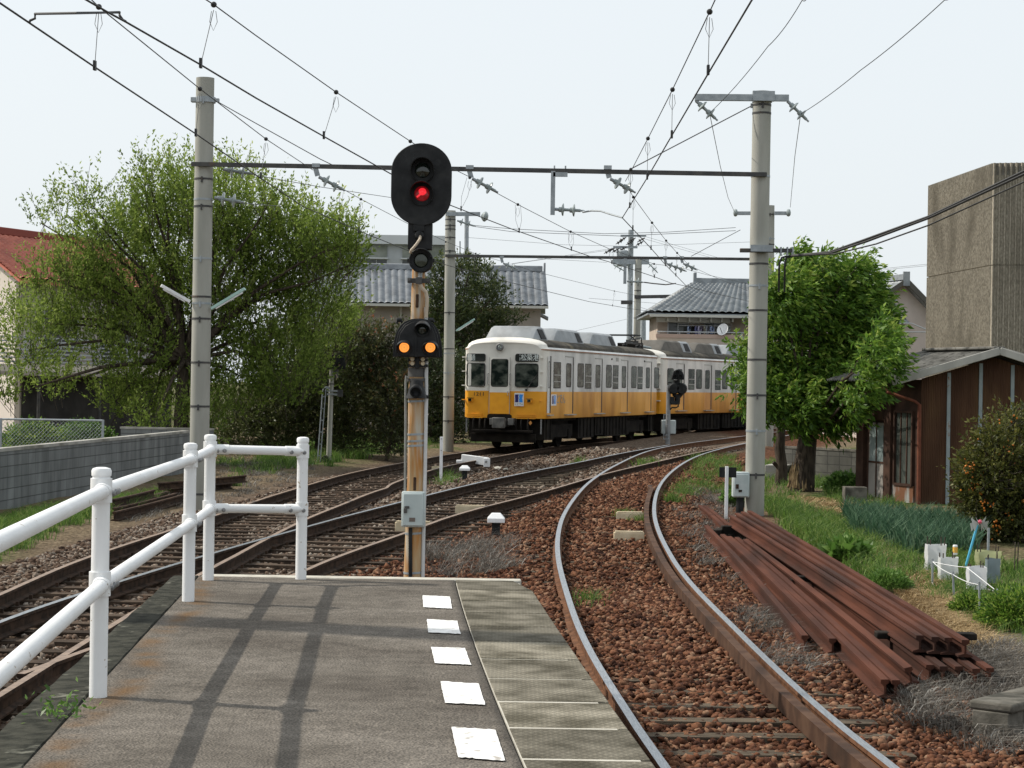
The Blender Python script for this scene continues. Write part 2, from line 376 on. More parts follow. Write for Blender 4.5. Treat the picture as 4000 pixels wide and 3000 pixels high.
def ground_mat():
    m, n, l, b = nt('yard_ground'); b.inputs["Roughness"].default_value = .95; b.inputs["Specular IOR Level"].default_value = .05
    geo = n.new("ShaderNodeNewGeometry")
    def noise(s, d=6):
        k = n.new("ShaderNodeTexNoise"); k.inputs["Scale"].default_value = s; k.inputs["Detail"].default_value = d; l.new(geo.outputs["Position"], k.inputs[0]); return k
    def ramp(src, cs):
        r = n.new("ShaderNodeValToRGB"); e = r.color_ramp.elements
        e[0].position, e[0].color = cs[0][0], c4(cs[0][1]); e[1].position, e[1].color = cs[-1][0], c4(cs[-1][1])
        for p, c in cs[1:-1]: k = e.new(p); k.color = c4(c)
        l.new(src, r.inputs[0]); return r.outputs[0]
    def attr(nm): k = n.new("ShaderNodeAttribute"); k.attribute_name = nm; return k.outputs["Fac"]
    def mix(f, a, c):
        k = n.new("ShaderNodeMix"); k.data_type = 'RGBA'; l.new(f, k.inputs[0]); l.new(a, k.inputs[6]); l.new(c, k.inputs[7]); return k.outputs[2]
    vo = n.new("ShaderNodeTexVoronoi"); vo.inputs["Scale"].default_value = 17; l.new(geo.outputs["Position"], vo.inputs[0])
    sep = n.new("ShaderNodeSeparateColor"); l.new(vo.outputs["Color"], sep.inputs[0])
    n1, n2, n3 = noise(1.3), noise(9), noise(40)
    soil = ramp(n2.outputs[0], [(.3, (.085, .062, .04)), (.5, (.15, .115, .075)), (.7, (.24, .19, .125))])
    rust = ramp(sep.outputs[0], [(0, (.035, .016, .010)), (.5, (.085, .038, .021)), (1, (.15, .072, .04))])
    grey = ramp(sep.outputs[0], [(0, (.05, .034, .024)), (.5, (.11, .08, .058)), (1, (.20, .155, .118))])
    green = ramp(n2.outputs[0], [(.3, (.028, .05, .014)), (.5, (.05, .09, .022)), (.7, (.11, .13, .04))])
    col = mix(attr('wg'), soil, grey); col = mix(attr('wr'), col, rust)
    g2 = n.new("ShaderNodeMath"); g2.operation = 'MULTIPLY'; l.new(attr('wgreen'), g2.inputs[0])
    gm = n.new("ShaderNodeMapRange"); gm.inputs[1].default_value = .35; gm.inputs[2].default_value = .55; l.new(n1.outputs[0], gm.inputs[0]); l.new(gm.outputs[0], g2.inputs[1])
    col = mix(g2.outputs[0], col, green); l.new(col, b.inputs["Base Color"])
    b1 = n.new("ShaderNodeBump"); b1.inputs["Distance"].default_value = .035; l.new(vo.outputs["Distance"], b1.inputs["Height"]); b1.invert = True
    b2 = n.new("ShaderNodeBump"); b2.inputs["Distance"].default_value = .02; l.new(n3.outputs[0], b2.inputs["Height"]); l.new(b1.outputs[0], b2.inputs["Normal"])
    l.new(b2.outputs[0], b.inputs["Normal"]); return m
M['ground'] = ground_mat()
go = npobj('ground', np.stack([GX.ravel(), GY.ravel(), Z.ravel()], 1), FQ, 'ground', smooth=True)
for nm, w in (('wr', wr), ('wg', wg), ('wgreen', wgreen)):
    at = go.data.attributes.new(nm, 'FLOAT', 'POINT'); at.data.foreach_set('value', np.asarray(w, np.float32).ravel())
tag(go, kind='structure')

# ------------------------------------------------------------------ ballast stones
_ph = (1 + 5 ** .5) / 2
ICO0 = None
ICO = np.array([(-1, _ph, 0), (1, _ph, 0), (-1, -_ph, 0), (1, -_ph, 0), (0, -1, _ph), (0, 1, _ph), (0, -1, -_ph), (0, 1, -_ph), (_ph, 0, -1), (_ph, 0, 1), (-_ph, 0, -1), (-_ph, 0, 1)]) / 1.902
ICF = np.array([(0, 11, 5), (0, 5, 1), (0, 1, 7), (0, 7, 10), (0, 10, 11), (1, 5, 9), (5, 11, 4), (11, 10, 2), (10, 7, 6), (7, 1, 8), (3, 9, 4), (3, 4, 2), (3, 2, 6), (3, 6, 8), (3, 8, 9), (4, 9, 5), (2, 4, 11), (6, 2, 10), (8, 6, 7), (9, 8, 1)])
OCT = np.array([(1, 0, 0), (-1, 0, 0), (0, 1, 0), (0, -1, 0), (0, 0, 1), (0, 0, -1.)]); OCF = np.array([(0, 2, 4), (2, 1, 4), (1, 3, 4), (3, 0, 4), (2, 0, 5), (1, 2, 5), (3, 1, 5), (0, 3, 5)])
def rotm(n):
    q = RN.normal(size=(n, 4)); q /= np.linalg.norm(q, axis=1)[:, None]; w, x, y, z = q.T
    return np.stack([1 - 2 * (y * y + z * z), 2 * (x * y - z * w), 2 * (x * z + y * w), 2 * (x * y + z * w), 1 - 2 * (x * x + z * z), 2 * (y * z - x * w), 2 * (x * z - y * w), 2 * (y * z + x * w), 1 - 2 * (x * x + y * y)], 1).reshape(n, 3, 3)
def stones(name, P, size, mat, label, base=(ICO, ICF)):
    n = len(P); bv, bf = base; k = len(bv)
    sc = size[:, None] * RN.uniform(.6, 1.25, (n, 3)); sc[:, 2] *= .75
    V = bv[None] * RN.uniform(.62, 1.28, (n, k, 1)) * sc[:, None]
    V = np.einsum('nij,nkj->nki', rotm(n), V); V[..., 2] *= .8; V += P[:, None]
    Fc = (bf[None] + (np.arange(n) * k)[:, None, None]).reshape(-1, 3)
    o = npobj(name, V.reshape(-1, 3), Fc, mat, rnd=np.repeat(RN.uniform(0, 1, n), k))
    return tag(o, label, 'ballast', kind='stuff')
def scatter(n, xa, xb, Ya, Yb, pw=1.0):
    """xa, xb functions of Y; denser towards the camera"""
    Y = Ya + (Yb - Ya) * RN.uniform(0, 1, n) ** pw; t = RN.uniform(0, 1, n); X = xa(Y) + (xb(Y) - xa(Y)) * t
    return X, Y
def clear_rails(X, Y, d=.075):
    k = np.ones(len(X), bool)
    for r in RC: k &= np.abs(X - rx(r, Y)) > d
    return k
def stonemat(name, cols): 
    m, n, l, b = nt(name); at = n.new("ShaderNodeAttribute"); at.attribute_name = 'rnd'
    rp = n.new("ShaderNodeValToRGB"); e = rp.color_ramp.elements
    e[0].position, e[0].color = 0, c4(cols[0]); e[1].position, e[1].color = 1, c4(cols[-1])
    for i, c in enumerate(cols[1:-1]): k = e.new((i + 1) / (len(cols) - 1)); k.color = c4(c)
    l.new(at.outputs["Fac"], rp.inputs[0])
    tc = n.new("ShaderNodeNewGeometry"); nz = n.new("ShaderNodeTexNoise"); nz.inputs["Scale"].default_value = 45; nz.inputs["Detail"].default_value = 4; l.new(tc.outputs["Position"], nz.inputs[0])
    mr = n.new("ShaderNodeMapRange"); mr.inputs[1].default_value = .3; mr.inputs[2].default_value = .7; mr.inputs[3].default_value = .6; mr.inputs[4].default_value = 1.35; l.new(nz.outputs[0], mr.inputs[0])
    mx = n.new("ShaderNodeVectorMath"); mx.operation = 'SCALE'; l.new(rp.outputs[0], mx.inputs[0]); l.new(mr.outputs[0], mx.inputs["Scale"])
    l.new(mx.outputs[0], b.inputs["Base Color"]); b.inputs["Roughness"].default_value = .9; b.inputs["Specular IOR Level"].default_value = .1
    return m
M['st_rust'] = stonemat('rusty_ballast_stone', [(.024, .012, .009), (.066, .028, .017), (.102, .043, .024), (.138, .060, .033), (.18, .088, .05), (.25, .155, .10)])
M['st_grey'] = stonemat('grey_ballast_stone', [(.03, .019, .014), (.07, .045, .031), (.11, .073, .052), (.15, .11, .083), (.19, .155, .125), (.28, .24, .20)])
def lay(n, xa, xb, Ya, Yb, pw, s0, mat, name, label, lift=.01, base=(ICO, ICF)):
    X, Y = scatter(n, xa, xb, Ya, Yb, pw); k = clear_rails(X, Y); X, Y = X[k], Y[k]
    sk = np.zeros(len(X), bool)
    for c_, Y_, h_ in SLP:
        if Y_ < 19 and Y_ < Yb and (int(Y_ * 37) % 5) < 2: sk |= (np.abs((Y - Y_) * math.cos(h_) - (X - c_) * math.sin(h_)) < .11) & (np.abs(X - c_) < 1.3)
    sk &= fbm(X * 1.6, Y * 1.6, 4) > .02; k = ~sk | (RN.uniform(0, 1, len(X)) < np.clip((Y - 10) / 7, .3, .85)); X, Y = X[k], Y[k]
    sz = s0 * RN.uniform(.55, 1.35, len(X)) * (1 + np.clip(Y - 20, 0, 50) * .012)
    Zs = gheight(X, Y) + lift + RN.uniform(-.015, .02, len(X))
    stones(name, np.stack([X, Y, Zs], 1), sz, mat, label, base)
lay(34000, lambda Y: np.maximum(rx('L1', Y) - 1.5, rx('R2', Y) + .9), lambda Y: rx('R1', Y) + 1.5, 9, 24, 1.15, .034, 'st_rust', 'ballast_stones', 'rust red ballast stones around the platform track')
lay(30000, lambda Y: np.maximum(rx('R2', Y) - .3, rx('L1', Y) - 3.2), lambda Y: rx('R1', Y) + 1.3, 22, 58, 1.5, .04, 'st_rust', 'ballast_stones', 'finer rust brown ballast between the diverging tracks', base=(OCT, OCF))
lay(34000, lambda Y: rx('A', Y) - 1.3, lambda Y: rx('R2', Y) + .4, 14, 38, 1.1, .036, 'st_grey', 'ballast_stones', 'pale mixed ballast stones around the left hand tracks', base=(ICO, ICF), lift=.0)
lay(16000, lambda Y: rx('A', Y) - .9, lambda Y: rx('R2', Y) + .3, 36, 64, 1.3, .045, 'st_grey', 'ballast_stones', 'distant pale ballast beside the train', base=(OCT, OCF), lift=.0)

# ------------------------------------------------------------------ platform
ZP = .87
def up_(x, y, z=ZP): return un(x, y, z)
OUT = [up_(2063,2283), up_(2090,2325), up_(2160,2434), up_(2247,2555), up_(2338,2687), up_(2452,2856), up_(2567,3000)]
BND = [up_(1775,2268), up_(1802,2374), up_(1844,2500), up_(1874,2591), up_(1940,2735), up_(1989,2892), up_(2045,3000)]
LOUT = [up_(678,2253), up_(500,2392), up_(428,2446), up_(301,2570), up_(115,2747), up_(0,2850)]
LIN = [up_(768,2258), up_(639,2416), up_(530,2518), up_(422,2633), up_(332,2729), up_(229,2838), up_(102,3000)]
def fitline(P, deg): 
    c = np.polyfit([p.y for p in P], [p.x for p in P], deg); y0 = min(p.y for p in P); s = np.polyval(np.polyder(c), y0)
    def f(Y):
        return np.polyval(c, Y) if Y >= y0 else np.polyval(c, y0) + s * (Y - y0)
    return f
fo, fb, flo, fli = fitline(OUT, 2), fitline(BND, 2), fitline(LOUT, 1), fitline(LIN, 1)
YE = .5 * (up_(1300,2256).y + up_(2000,2259).y); YS = -3.0
M['asphalt'] = None
def asphalt():
    m, n, l, b = nt('worn_asphalt'); b.inputs["Roughness"].default_value = .95; b.inputs["Specular IOR Level"].default_value = .08
    geo = n.new("ShaderNodeNewGeometry")
    def noise(s, d=6, st=None):
        k = n.new("ShaderNodeTexNoise"); k.inputs["Scale"].default_value = s; k.inputs["Detail"].default_value = d
        if st:
            mp = n.new("ShaderNodeMapping"); mp.inputs[3].default_value = st; l.new(geo.outputs["Position"], mp.inputs[0]); l.new(mp.outputs[0], k.inputs[0])
        else: l.new(geo.outputs["Position"], k.inputs[0])
        return k
    def ramp(src, cs):
        r = n.new("ShaderNodeValToRGB"); e = r.color_ramp.elements
        e[0].position, e[0].color = cs[0][0], c4(cs[0][1]); e[1].position, e[1].color = cs[-1][0], c4(cs[-1][1])
        for p, c in cs[1:-1]: k = e.new(p); k.color = c4(c)
        l.new(src, r.inputs[0]); return r.outputs[0]
    n1 = noise(.9, 5, (1, 1.6, 1)); n2 = noise(105, 3); n3 = noise(7, 6)
    vo = n.new("ShaderNodeTexVoronoi"); vo.inputs["Scale"].default_value = 70; l.new(geo.outputs["Position"], vo.inputs[0])
    base = ramp(n1.outputs[0], [(.3, (.094, .083, .071)), (.5, (.127, .114, .098)), (.7, (.162, .146, .127))])
    gr = ramp(n2.outputs[0], [(.34, (.5, .5, .5)), (.5, (1, 1, 1)), (.66, (1.55, 1.52, 1.5))])
    mx = n.new("ShaderNodeMix"); mx.data_type = 'RGBA'; mx.blend_type = 'MULTIPLY'; mx.inputs[0].default_value = .9; l.new(base, mx.inputs[6]); l.new(gr, mx.inputs[7])
    g3 = ramp(n3.outputs[0], [(.3, (.8, .8, .8)), (.7, (1.2, 1.2, 1.2))])
    m3 = n.new("ShaderNodeMix"); m3.data_type = 'RGBA'; m3.blend_type = 'MULTIPLY'; m3.inputs[0].default_value = 1; l.new(mx.outputs[2], m3.inputs[6]); l.new(g3, m3.inputs[7])
    at = n.new("ShaderNodeAttribute"); at.attribute_name = 'stain'
    ns = noise(3.5, 5); mu = n.new("ShaderNodeMath"); mu.operation = 'MULTIPLY'; l.new(at.outputs["Fac"], mu.inputs[0]); 
    mrn = n.new("ShaderNodeMapRange"); mrn.inputs[1].default_value = .38; mrn.inputs[2].default_value = .62; l.new(ns.outputs[0], mrn.inputs[0]); l.new(mrn.outputs[0], mu.inputs[1])
    ms = n.new("ShaderNodeMix"); ms.data_type = 'RGBA'; l.new(mu.outputs[0], ms.inputs[0]); l.new(m3.outputs[2], ms.inputs[6]); ms.inputs[7].default_value = (.14, .086, .045, 1)
    ad = n.new("ShaderNodeAttribute"); ad.attribute_name = 'edge_dark'
    md = n.new("ShaderNodeMix"); md.data_type = 'RGBA'; l.new(ad.outputs["Fac"], md.inputs[0]); l.new(ms.outputs[2], md.inputs[6]); md.inputs[7].default_value = (.045, .042, .038, 1)  # asphalt darker in a narrow strip along the edge slabs
    wn_ = n.new("ShaderNodeTexVoronoi"); wn_.inputs["Scale"].default_value = 11; l.new(geo.outputs["Position"], wn_.inputs[0])
    wr_ = ramp(wn_.outputs["Distance"], [(.0, (1, 1, 1)), (.06, (0, 0, 0))]); mw = n.new("ShaderNodeMix"); mw.data_type = 'RGBA'
    l.new(wr_, mw.inputs[0]); l.new(md.outputs[2], mw.inputs[6]); mw.inputs[7].default_value = (.34, .32, .29, 1)
    l.new(mw.outputs[2], b.inputs["Base Color"])
    b1 = n.new("ShaderNodeBump"); b1.inputs["Distance"].default_value = .006; l.new(n2.outputs[0], b1.inputs["Height"])
    b2 = n.new("ShaderNodeBump"); b2.inputs["Distance"].default_value = .006; l.new(vo.outputs["Distance"], b2.inputs["Height"]); l.new(b1.outputs[0], b2.inputs["Normal"])
    l.new(b2.outputs[0], b.inputs["Normal"]); return m
M['asphalt'] = asphalt()
def slabmat():
    m, n, l, b = nt('tread_slab'); b.inputs["Roughness"].default_value = .95; b.inputs["Specular IOR Level"].default_value = .08
    geo = n.new("ShaderNodeNewGeometry"); hs = []
    for ang, sg in ((32, 1), (-32, 1)):
        mp = n.new("ShaderNodeMapping"); mp.inputs[2].default_value = (0, 0, R_(ang)); l.new(geo.outputs["Position"], mp.inputs[0])
        wv = n.new("ShaderNodeTexWave"); wv.inputs["Scale"].default_value = 8.5; wv.inputs["Distortion"].default_value = .6; wv.inputs["Detail"].default_value = 1; l.new(mp.outputs[0], wv.inputs[0]); hs.append(wv)
    mxh = n.new("ShaderNodeMath"); mxh.operation = 'MAXIMUM'; l.new(hs[0].outputs["Fac"], mxh.inputs[0]); l.new(hs[1].outputs["Fac"], mxh.inputs[1])
    nz = n.new("ShaderNodeTexNoise"); nz.inputs["Scale"].default_value = 4; nz.inputs["Detail"].default_value = 8; l.new(geo.outputs["Position"], nz.inputs[0])
    r = n.new("ShaderNodeValToRGB"); e = r.color_ramp.elements; e[0].position = .36; e[0].color = (.075, .068, .050, 1); e[1].position = .62; e[1].color = (.205, .188, .150, 1); l.new(nz.outputs[0], r.inputs[0])
    rg = n.new("ShaderNodeMapRange"); rg.inputs[1].default_value = .55; rg.inputs[2].default_value = .95; rg.inputs[3].default_value = 1.06; rg.inputs[4].default_value = .80; l.new(mxh.outputs[0], rg.inputs[0])
    at = n.new("ShaderNodeAttribute"); at.attribute_name = 'rnd'; mr = n.new("ShaderNodeMapRange"); mr.inputs[3].default_value = .72; mr.inputs[4].default_value = 1.3; l.new(at.outputs["Fac"], mr.inputs[0])
    mm = n.new("ShaderNodeMath"); mm.operation = 'MULTIPLY'; l.new(rg.outputs[0], mm.inputs[0]); l.new(mr.outputs[0], mm.inputs[1])
    sc = n.new("ShaderNodeVectorMath"); sc.operation = 'SCALE'; l.new(r.outputs[0], sc.inputs[0]); l.new(mm.outputs[0], sc.inputs["Scale"]); l.new(sc.outputs[0], b.inputs["Base Color"])
    bp = n.new("ShaderNodeBump"); bp.inputs["Distance"].default_value = .0025; bp.invert = True; l.new(mxh.outputs[0], bp.inputs["Height"]); 
    n2 = n.new("ShaderNodeTexNoise"); n2.inputs["Scale"].default_value = 60; l.new(geo.outputs["Position"], n2.inputs[0]); b2 = n.new("ShaderNodeBump"); b2.inputs["Distance"].default_value = .005; l.new(n2.outputs[0], b2.inputs["Height"]); l.new(bp.outputs[0], b2.inputs["Normal"])
    l.new(b2.outputs[0], b.inputs["Normal"]); return m
M['slab'] = slabmat()
plat = thing('station_platform', 'asphalt station platform end with white dashes and ribbed concrete edge slabs', 'platform', (0, 8, -.2))
# body under the paving
Ys = list(np.arange(YS, YE - .2, .6)) + [YE - .02]
body = MB(); ring = []
Vb = []; 
for Y in Ys:
    for z in (-.35, ZP - .13): Vb += [Vector((flo(Y) + .05, Y, z)), Vector((fo(Y) - .06, Y, z))]
Fb = []
for i in range(len(Ys) - 1):
    a, b = i * 4, i * 4 + 4; Fb += [(a, b, b + 2, a + 2), (a + 1, a + 3, b + 3, b + 1), (a + 2, b + 2, b + 3, a + 3)]
k = (len(Ys) - 1) * 4; Fb += [(0, 2, 3, 1), (k, k + 1, k + 3, k + 2)]
obj('platform_wall', MB().add(Vb, Fb), 'conc', plat)
# asphalt top as a fine sheet with the rust stain along its left side
nu = 40; Yl = np.arange(YS, YE - .14, .1); V = []; stv = []; edg = []
for Y in Yl:
    xl, xr = fli(Y), fb(Y)
    for i in range(nu + 1):
        t = i / nu; x = xl + (xr - xl) * t; d = x - xl
        V.append((x, Y, ZP + .008 * math.sin(x * 3 + Y) * math.sin(Y * 1.7) * min(1, d) * (1 if xr - x > .5 else 0) * .5))
        stv.append(max(0, 1 - abs(d - .12 - .05 * math.sin(Y * 2)) / .11)); edg.append(.75 * max(0, 1 - (xr - x) / .05) if xr - x < .05 else 0)
ny_ = len(Yl); I2 = np.arange(ny_ * (nu + 1)).reshape(ny_, nu + 1)
Q = np.stack([I2[:-1, :-1].ravel(), I2[:-1, 1:].ravel(), I2[1:, 1:].ravel(), I2[1:, :-1].ravel()], 1)
ao = npobj('asphalt', np.array(V), Q, 'asphalt', plat, smooth=True)
for nm, w in (('stain', stv), ('edge_dark', edg)):
    at = ao.data.attributes.new(nm, 'FLOAT', 'POINT'); at.data.foreach_set('value', np.array(w, np.float32))
# left kerb, far kerb
kb = MB(); P = []
for Y in np.arange(YS, YE + .01, .25):
    P.append((Y, flo(Y), fli(Y)))
V = []; 
for Y, a, b in P:
    j = .004 * math.sin(Y * 9) + .003 * math.sin(Y * 23); V += [Vector((a + j, Y, ZP - .14)), Vector((a + j, Y, ZP - .02)), Vector((a + .02 + j, Y, ZP + .002)), Vector((b - .01 + j, Y, ZP + .006)), Vector((b + .004 + j, Y, ZP - .02))]
Fk = [(i * 5 + q, i * 5 + q + 1, i * 5 + q + 6, i * 5 + q + 5) for i in range(len(P) - 1) for q in range(4)]
e = (len(P) - 1) * 5; Fk.append((e, e + 1, e + 2, e + 3, e + 4))
obj('side_kerb', kb.add(V, Fk), 'dark_conc', plat, ang=50)
xe0, xe1 = fli(YE), fo(YE) - .03
obj('end_kerb', MB().box(xe0 + .02, xe1, YE - .14, YE + .01, ZP - .14, ZP + .005), 'pale_conc', plat, bevel=.012)
obj('seam_bed', MB().sweep([(-.02, 0), (.465, 0), (.465, -.1), (-.02, -.1)], [Vector((fb(Y) + .03, Y, ZP + .0005)) for Y in np.arange(YS, YE - .1, .3)]), 'pale_conc', plat)
Y = YE - .16; step = .735; i = 0
while Y > YS + step:
    a, b = Y, Y - step + .03
    x0a, x0b = fb(a) + .012, fb(b) + .012; x1a, x1b = fo(a), fo(b)
    if i == 0: x1a = x1a - .10
    h = random.uniform(-.003, .003); m = MB()
    t_ = [(x0a, a), (x1a, a), (x1b, b), (x0b, b)]; rn_ = random.random()
    m.add([Vector((x, y, ZP + .004 + h)) for x, y in t_] + [Vector((x, y, ZP - .11)) for x, y in t_], [(3, 2, 1, 0), (4, 5, 6, 7), (0, 1, 5, 4), (1, 2, 6, 5), (2, 3, 7, 6), (3, 0, 4, 7)], 0, rn_)
    obj('edge_slab', m, 'slab', plat, bevel=.006, rnd=True, smooth=False); Y -= step; i += 1
for sq in [((1650,2327),(1758,2332),(1766,2379),(1654,2373)), ((1667,2420),(1786,2427),(1799,2478),(1672,2472)), ((1684,2529),(1817,2533),(1840,2599),(1699,2592)), ((1720,2663),(1870,2672),(1896,2755),(1738,2747)), ((1762,2842),(1936,2853),(1973,2974),(1790,2960))]:
    q = [up_(x, y, ZP + .004) for x, y in sq]; pts = []
    for i in range(4):
        a, b = q[i], q[(i + 1) % 4]
        for t in np.linspace(0, 1, 14)[:-1]:
            p = a.lerp(b, t); j = .003 if i % 2 else .005
            pts.append(Vector((p.x + random.uniform(-j, j) * .5, p.y + random.uniform(-j, j) * 2, ZP + .0075)))
    obj('white_dash', MB().add(pts, [list(range(len(pts)))[::-1]]), 'mark', plat, smooth=False)
obj('white_conduit', MB().tube([Vector((flo(Y) - .10, Y, ZP - .35)) for Y in np.arange(3, 11.5, .5)], .028), 'white', plat)

# ------------------------------------------------------------------ railing
rail_ = thing('platform_railing', 'white tubular railing round the platform corner', 'railing', (-1.9, 9.5, ZP))
pb = [up_(383,2722), up_(735,2348), up_(813,2266), up_(1175,2261)]; hts = [1.095, 1.085, 1.105, 1.09]
d0 = un(0, 2077, ZP + 1.01); dirn = (Vector((d0.x, d0.y, 0)) - Vector((pb[0].x, pb[0].y, 0))).normalized()
p_1 = Vector((pb[0].x, pb[0].y, ZP)) + dirn * 4.0; PB = [p_1] + pb; H = [1.09] + hts
for p, h in zip(PB, H):
    m = MB(); m.lathe([(.0425, -.03), (.0425, h - .03)], (p.x, p.y, ZP), n=24)
    po = obj('post', m, 'rail_white', rail_)
    obj('cap', MB().lathe([(.047, h - .035), (.048, h - .012), (.042, h), (.02, h + .006)], (p.x, p.y, ZP), n=24), 'rail_white', po)
def seg(i, j, z, side):
    a, b = PB[i], PB[j]; a = Vector((a.x, a.y, ZP + z * H[i] / 1.09)); b = Vector((b.x, b.y, ZP + z * H[j] / 1.09)); d = (b - a).normalized()
    o = d.cross(Vector((0, 0, 1))) * side
    a2, b2 = a + o + d * .0, b + o - d * .0
    obj('handrail', MB().tube([a2, b2], .034, 20), 'rail_white', rail_)
    for q, s_ in ((a, 1), (b, -1)):
        m = MB(); m.lathe([(.0505 + .0012 * s_, -.055 - .003 * s_), (.0505 + .0012 * s_, .055 + .003 * s_)], q, n=24)
        m.tube([q + o * .4 + d * s_ * .04, q + o + d * s_ * .14], .0385, 18)
        br = obj('bracket', m, 'rail_white', rail_)
        bm = MB(); side_v = d.cross(Vector((0, 0, 1))).normalized()
        for t in (.075, .0): bm.lathe([(.016, .046), (.016, .054), (.010, .060)], q + o + d * s_ * (.1 if t else .0) + Vector((0, 0, -.008)), side_v, n=10)
        obj('bolt', bm, 'bolt', br)
for i, j in ((0, 1), (1, 2), (2, 3)):
    for z in (.985, .54): seg(i, j, z, .018)
for z in (.985, .54): seg(3, 4, z, .018)
#@@PART3
# ------------------------------------------------------------------ signal post on the platform end
def ring(mb, p, ax, r0, r1, L, n=24, mi=0):
    """a hood: open tube from p along ax, cut away below like a peaked visor"""
    mb.lathe([(r1, 0), (r1, L), (r0, L), (r0, .002)], p, ax, n, mi, cap=False)
M['sig_pole'] = pmat('rust streaked cream pole'.replace(' ', '_'), (.44, .34, .21), (.40, .185, .055), 3.2, .75, c3=(.44, .41, .34), s3=3, t3=(.52, .66), stretch=(5, 5, .5), bump=.001)
M['lens_dark'] = pmat('dark_lens', (.012, .018, .014), None, rough=.12, coat=.5)
M['lens_green'] = pmat('smoky_green_lens', (.035, .042, .03), (.05, .06, .045), 30, .2)
M['red_lit'] = glow('lit_red_lens', (1, .03, .045), .9, (.25, .005, .01)); M['red_dim'] = glow('unlit_red_rim', (1, .02, .03), .10, (.15, .005, .008))
M['amber'] = glow('lit_amber_lens', (1, .32, .05), 1.25, (.3, .1, .02)); M['amber_ring'] = glow('amber_lens_ring', (1, .42, .10), .75, (.3, .1, .02))
M['hose'] = pmat('beige_hose', (.46, .38, .29), (.52, .44, .34), 6, .6)
M['pvc'] = pmat('grey_white_conduit', (.50, .51, .51), (.58, .58, .58), 5, .5)
M['pvc_dark'] = pmat('grey_conduit', (.22, .22, .2), (.28, .28, .26), 5, .6)
SY = 16.5
def sp(x, y, d=0.0): return un(x, y, Y=SY - d)
cm = thing('signal_post', 'rust streaked signal post with oval red signal and two amber lights by platform end', 'railway signal', (un(1612, 2250, Y=SY).x, SY, -.2))
base = un(1608, 2390, Y=SY); base.z = -.25
PA = [base] + [un(x, y, Y=SY) for x, y in ((1612, 2250), (1618, 2060), (1624, 1874), (1625, 1603), (1633, 1151), (1637, 1000), (1641, 900))]
pr_ = [.077, .075, .072, .069, .066, .056, .052, .045]
obj('pole', MB().tube(PA, pr_, 28), 'sig_pole', cm)
def polex(y): return np.interp(y, [900, 1000, 1151, 1603, 1874, 2060, 2250, 2390], [1641, 1637, 1633, 1625, 1624, 1618, 1612, 1608])
FW = Vector((0, -1, 0))
# oval head: back plate outline from two half circles, light units and hoods
c = sp(1646, 717, .12); hw = .249; hh = .350
poly = []
for k in range(24): t = math.pi * k / 23; poly.append((hw * math.cos(t), hh - hw + .93 * hw * math.sin(t)))
for k in range(24): t = math.pi + math.pi * k / 23; poly.append((hw * math.cos(t), -(hh - hw) * 1.0 + .98 * hw * math.sin(t)))
hd = MB().prism(poly, c, (1, 0, 0), (0, 0, 1), (0, .025, 0))
hd.box(c.x - .1, c.x + .1, c.y + .025, c.y + .2, c.z - .22, c.z + .2)
h1 = obj('oval_head', hd, 'black', cm, bevel=.006, ang=30)
for (x, y, mt) in ((1651, 665, 'lens_dark'), (1648, 757, 'red')):
    p = sp(x, y, .12); v = MB(); 
    n = 28; V = []; L = .16
    for r in (.098, .092):
        for j in range(n):
            t = 2 * math.pi * j / n; ln = L * (.55 + .45 * math.sin(t)) if math.sin(t) > -1 else 0
            V += [p + Vector((r * math.cos(t), 0, r * math.sin(t))), p + Vector((r * math.cos(t), -max(.015, ln), r * math.sin(t) - .02 * max(0, ln)))]
    Fv = []
    for q in (0, 1):
        for j in range(n):
            a, b = q * 2 * n + 2 * j, q * 2 * n + 2 * ((j + 1) % n); Fv.append((a, b, b + 1, a + 1) if q == 0 else (a, a + 1, b + 1, b))
    for j in range(n): a, b = 2 * j + 1, 2 * ((j + 1) % n) + 1; Fv.append((a, b, b + 2 * n, a + 2 * n))
    obj('hood', MB().add(V, Fv), 'black', h1)
    lens = MB()
    if mt == 'red':
        lens.lathe([(.062, 0), (.058, .010), (.03, .018), (.001, .02)], p + FW * .004, FW, 24, 1)
        e = p + FW * .03; 
        lens.lathe([(.016, 0), (.010, .004), (.001, .005)], e + Vector((.006, 0, .016)), FW, 16, 0)
        for i in range(4): lens.lathe([(.009, 0), (.001, .003)], e + Vector((-.034 + .011 * i, 0, -.026 + .009 * i)), FW, 10, 0)
        lens.lathe([(.034, 0), (.02, .006), (.001, .008)], p + FW * .020 + Vector((.004, 0, .012)), FW, 18, 0)
        tag(obj('lens', lens, ['red_lit', 'red_dim'], h1), 'lit red lens')
    else:
        lens.lathe([(.062, 0), (.058, .010), (.03, .018), (.001, .02)], p + FW * .004, FW, 24, 0); obj('lens', lens, 'lens_dark', h1)
# box and cable under the head
b0, b1 = sp(1594, 868, .1), sp(1687, 975, .1)
jb = MB().box(b0.x, b1.x, SY - .1, SY + .02, b1.z, b0.z); jb.box(b0.x + .045, b0.x + .135, SY - .118, SY - .1, b0.z - .075, b0.z - .005)
jb.lathe([(.038, 0), (.038, .03), (.025, .04)], sp(1639, 920, .1) + Vector((0, -.01, 0)), FW, 16)
obj('cable_box', jb, 'black', cm, bevel=.006)
obj('cable', MB().tube([sp(1642, 922, .14), sp(1640, 935, .17), sp(1626, 955, .18), sp(1606, 978, .17), sp(1603, 986, .15), sp(1612, 992, .12), sp(1630, 985, .06)], .0115, 10), 'hose', cm)
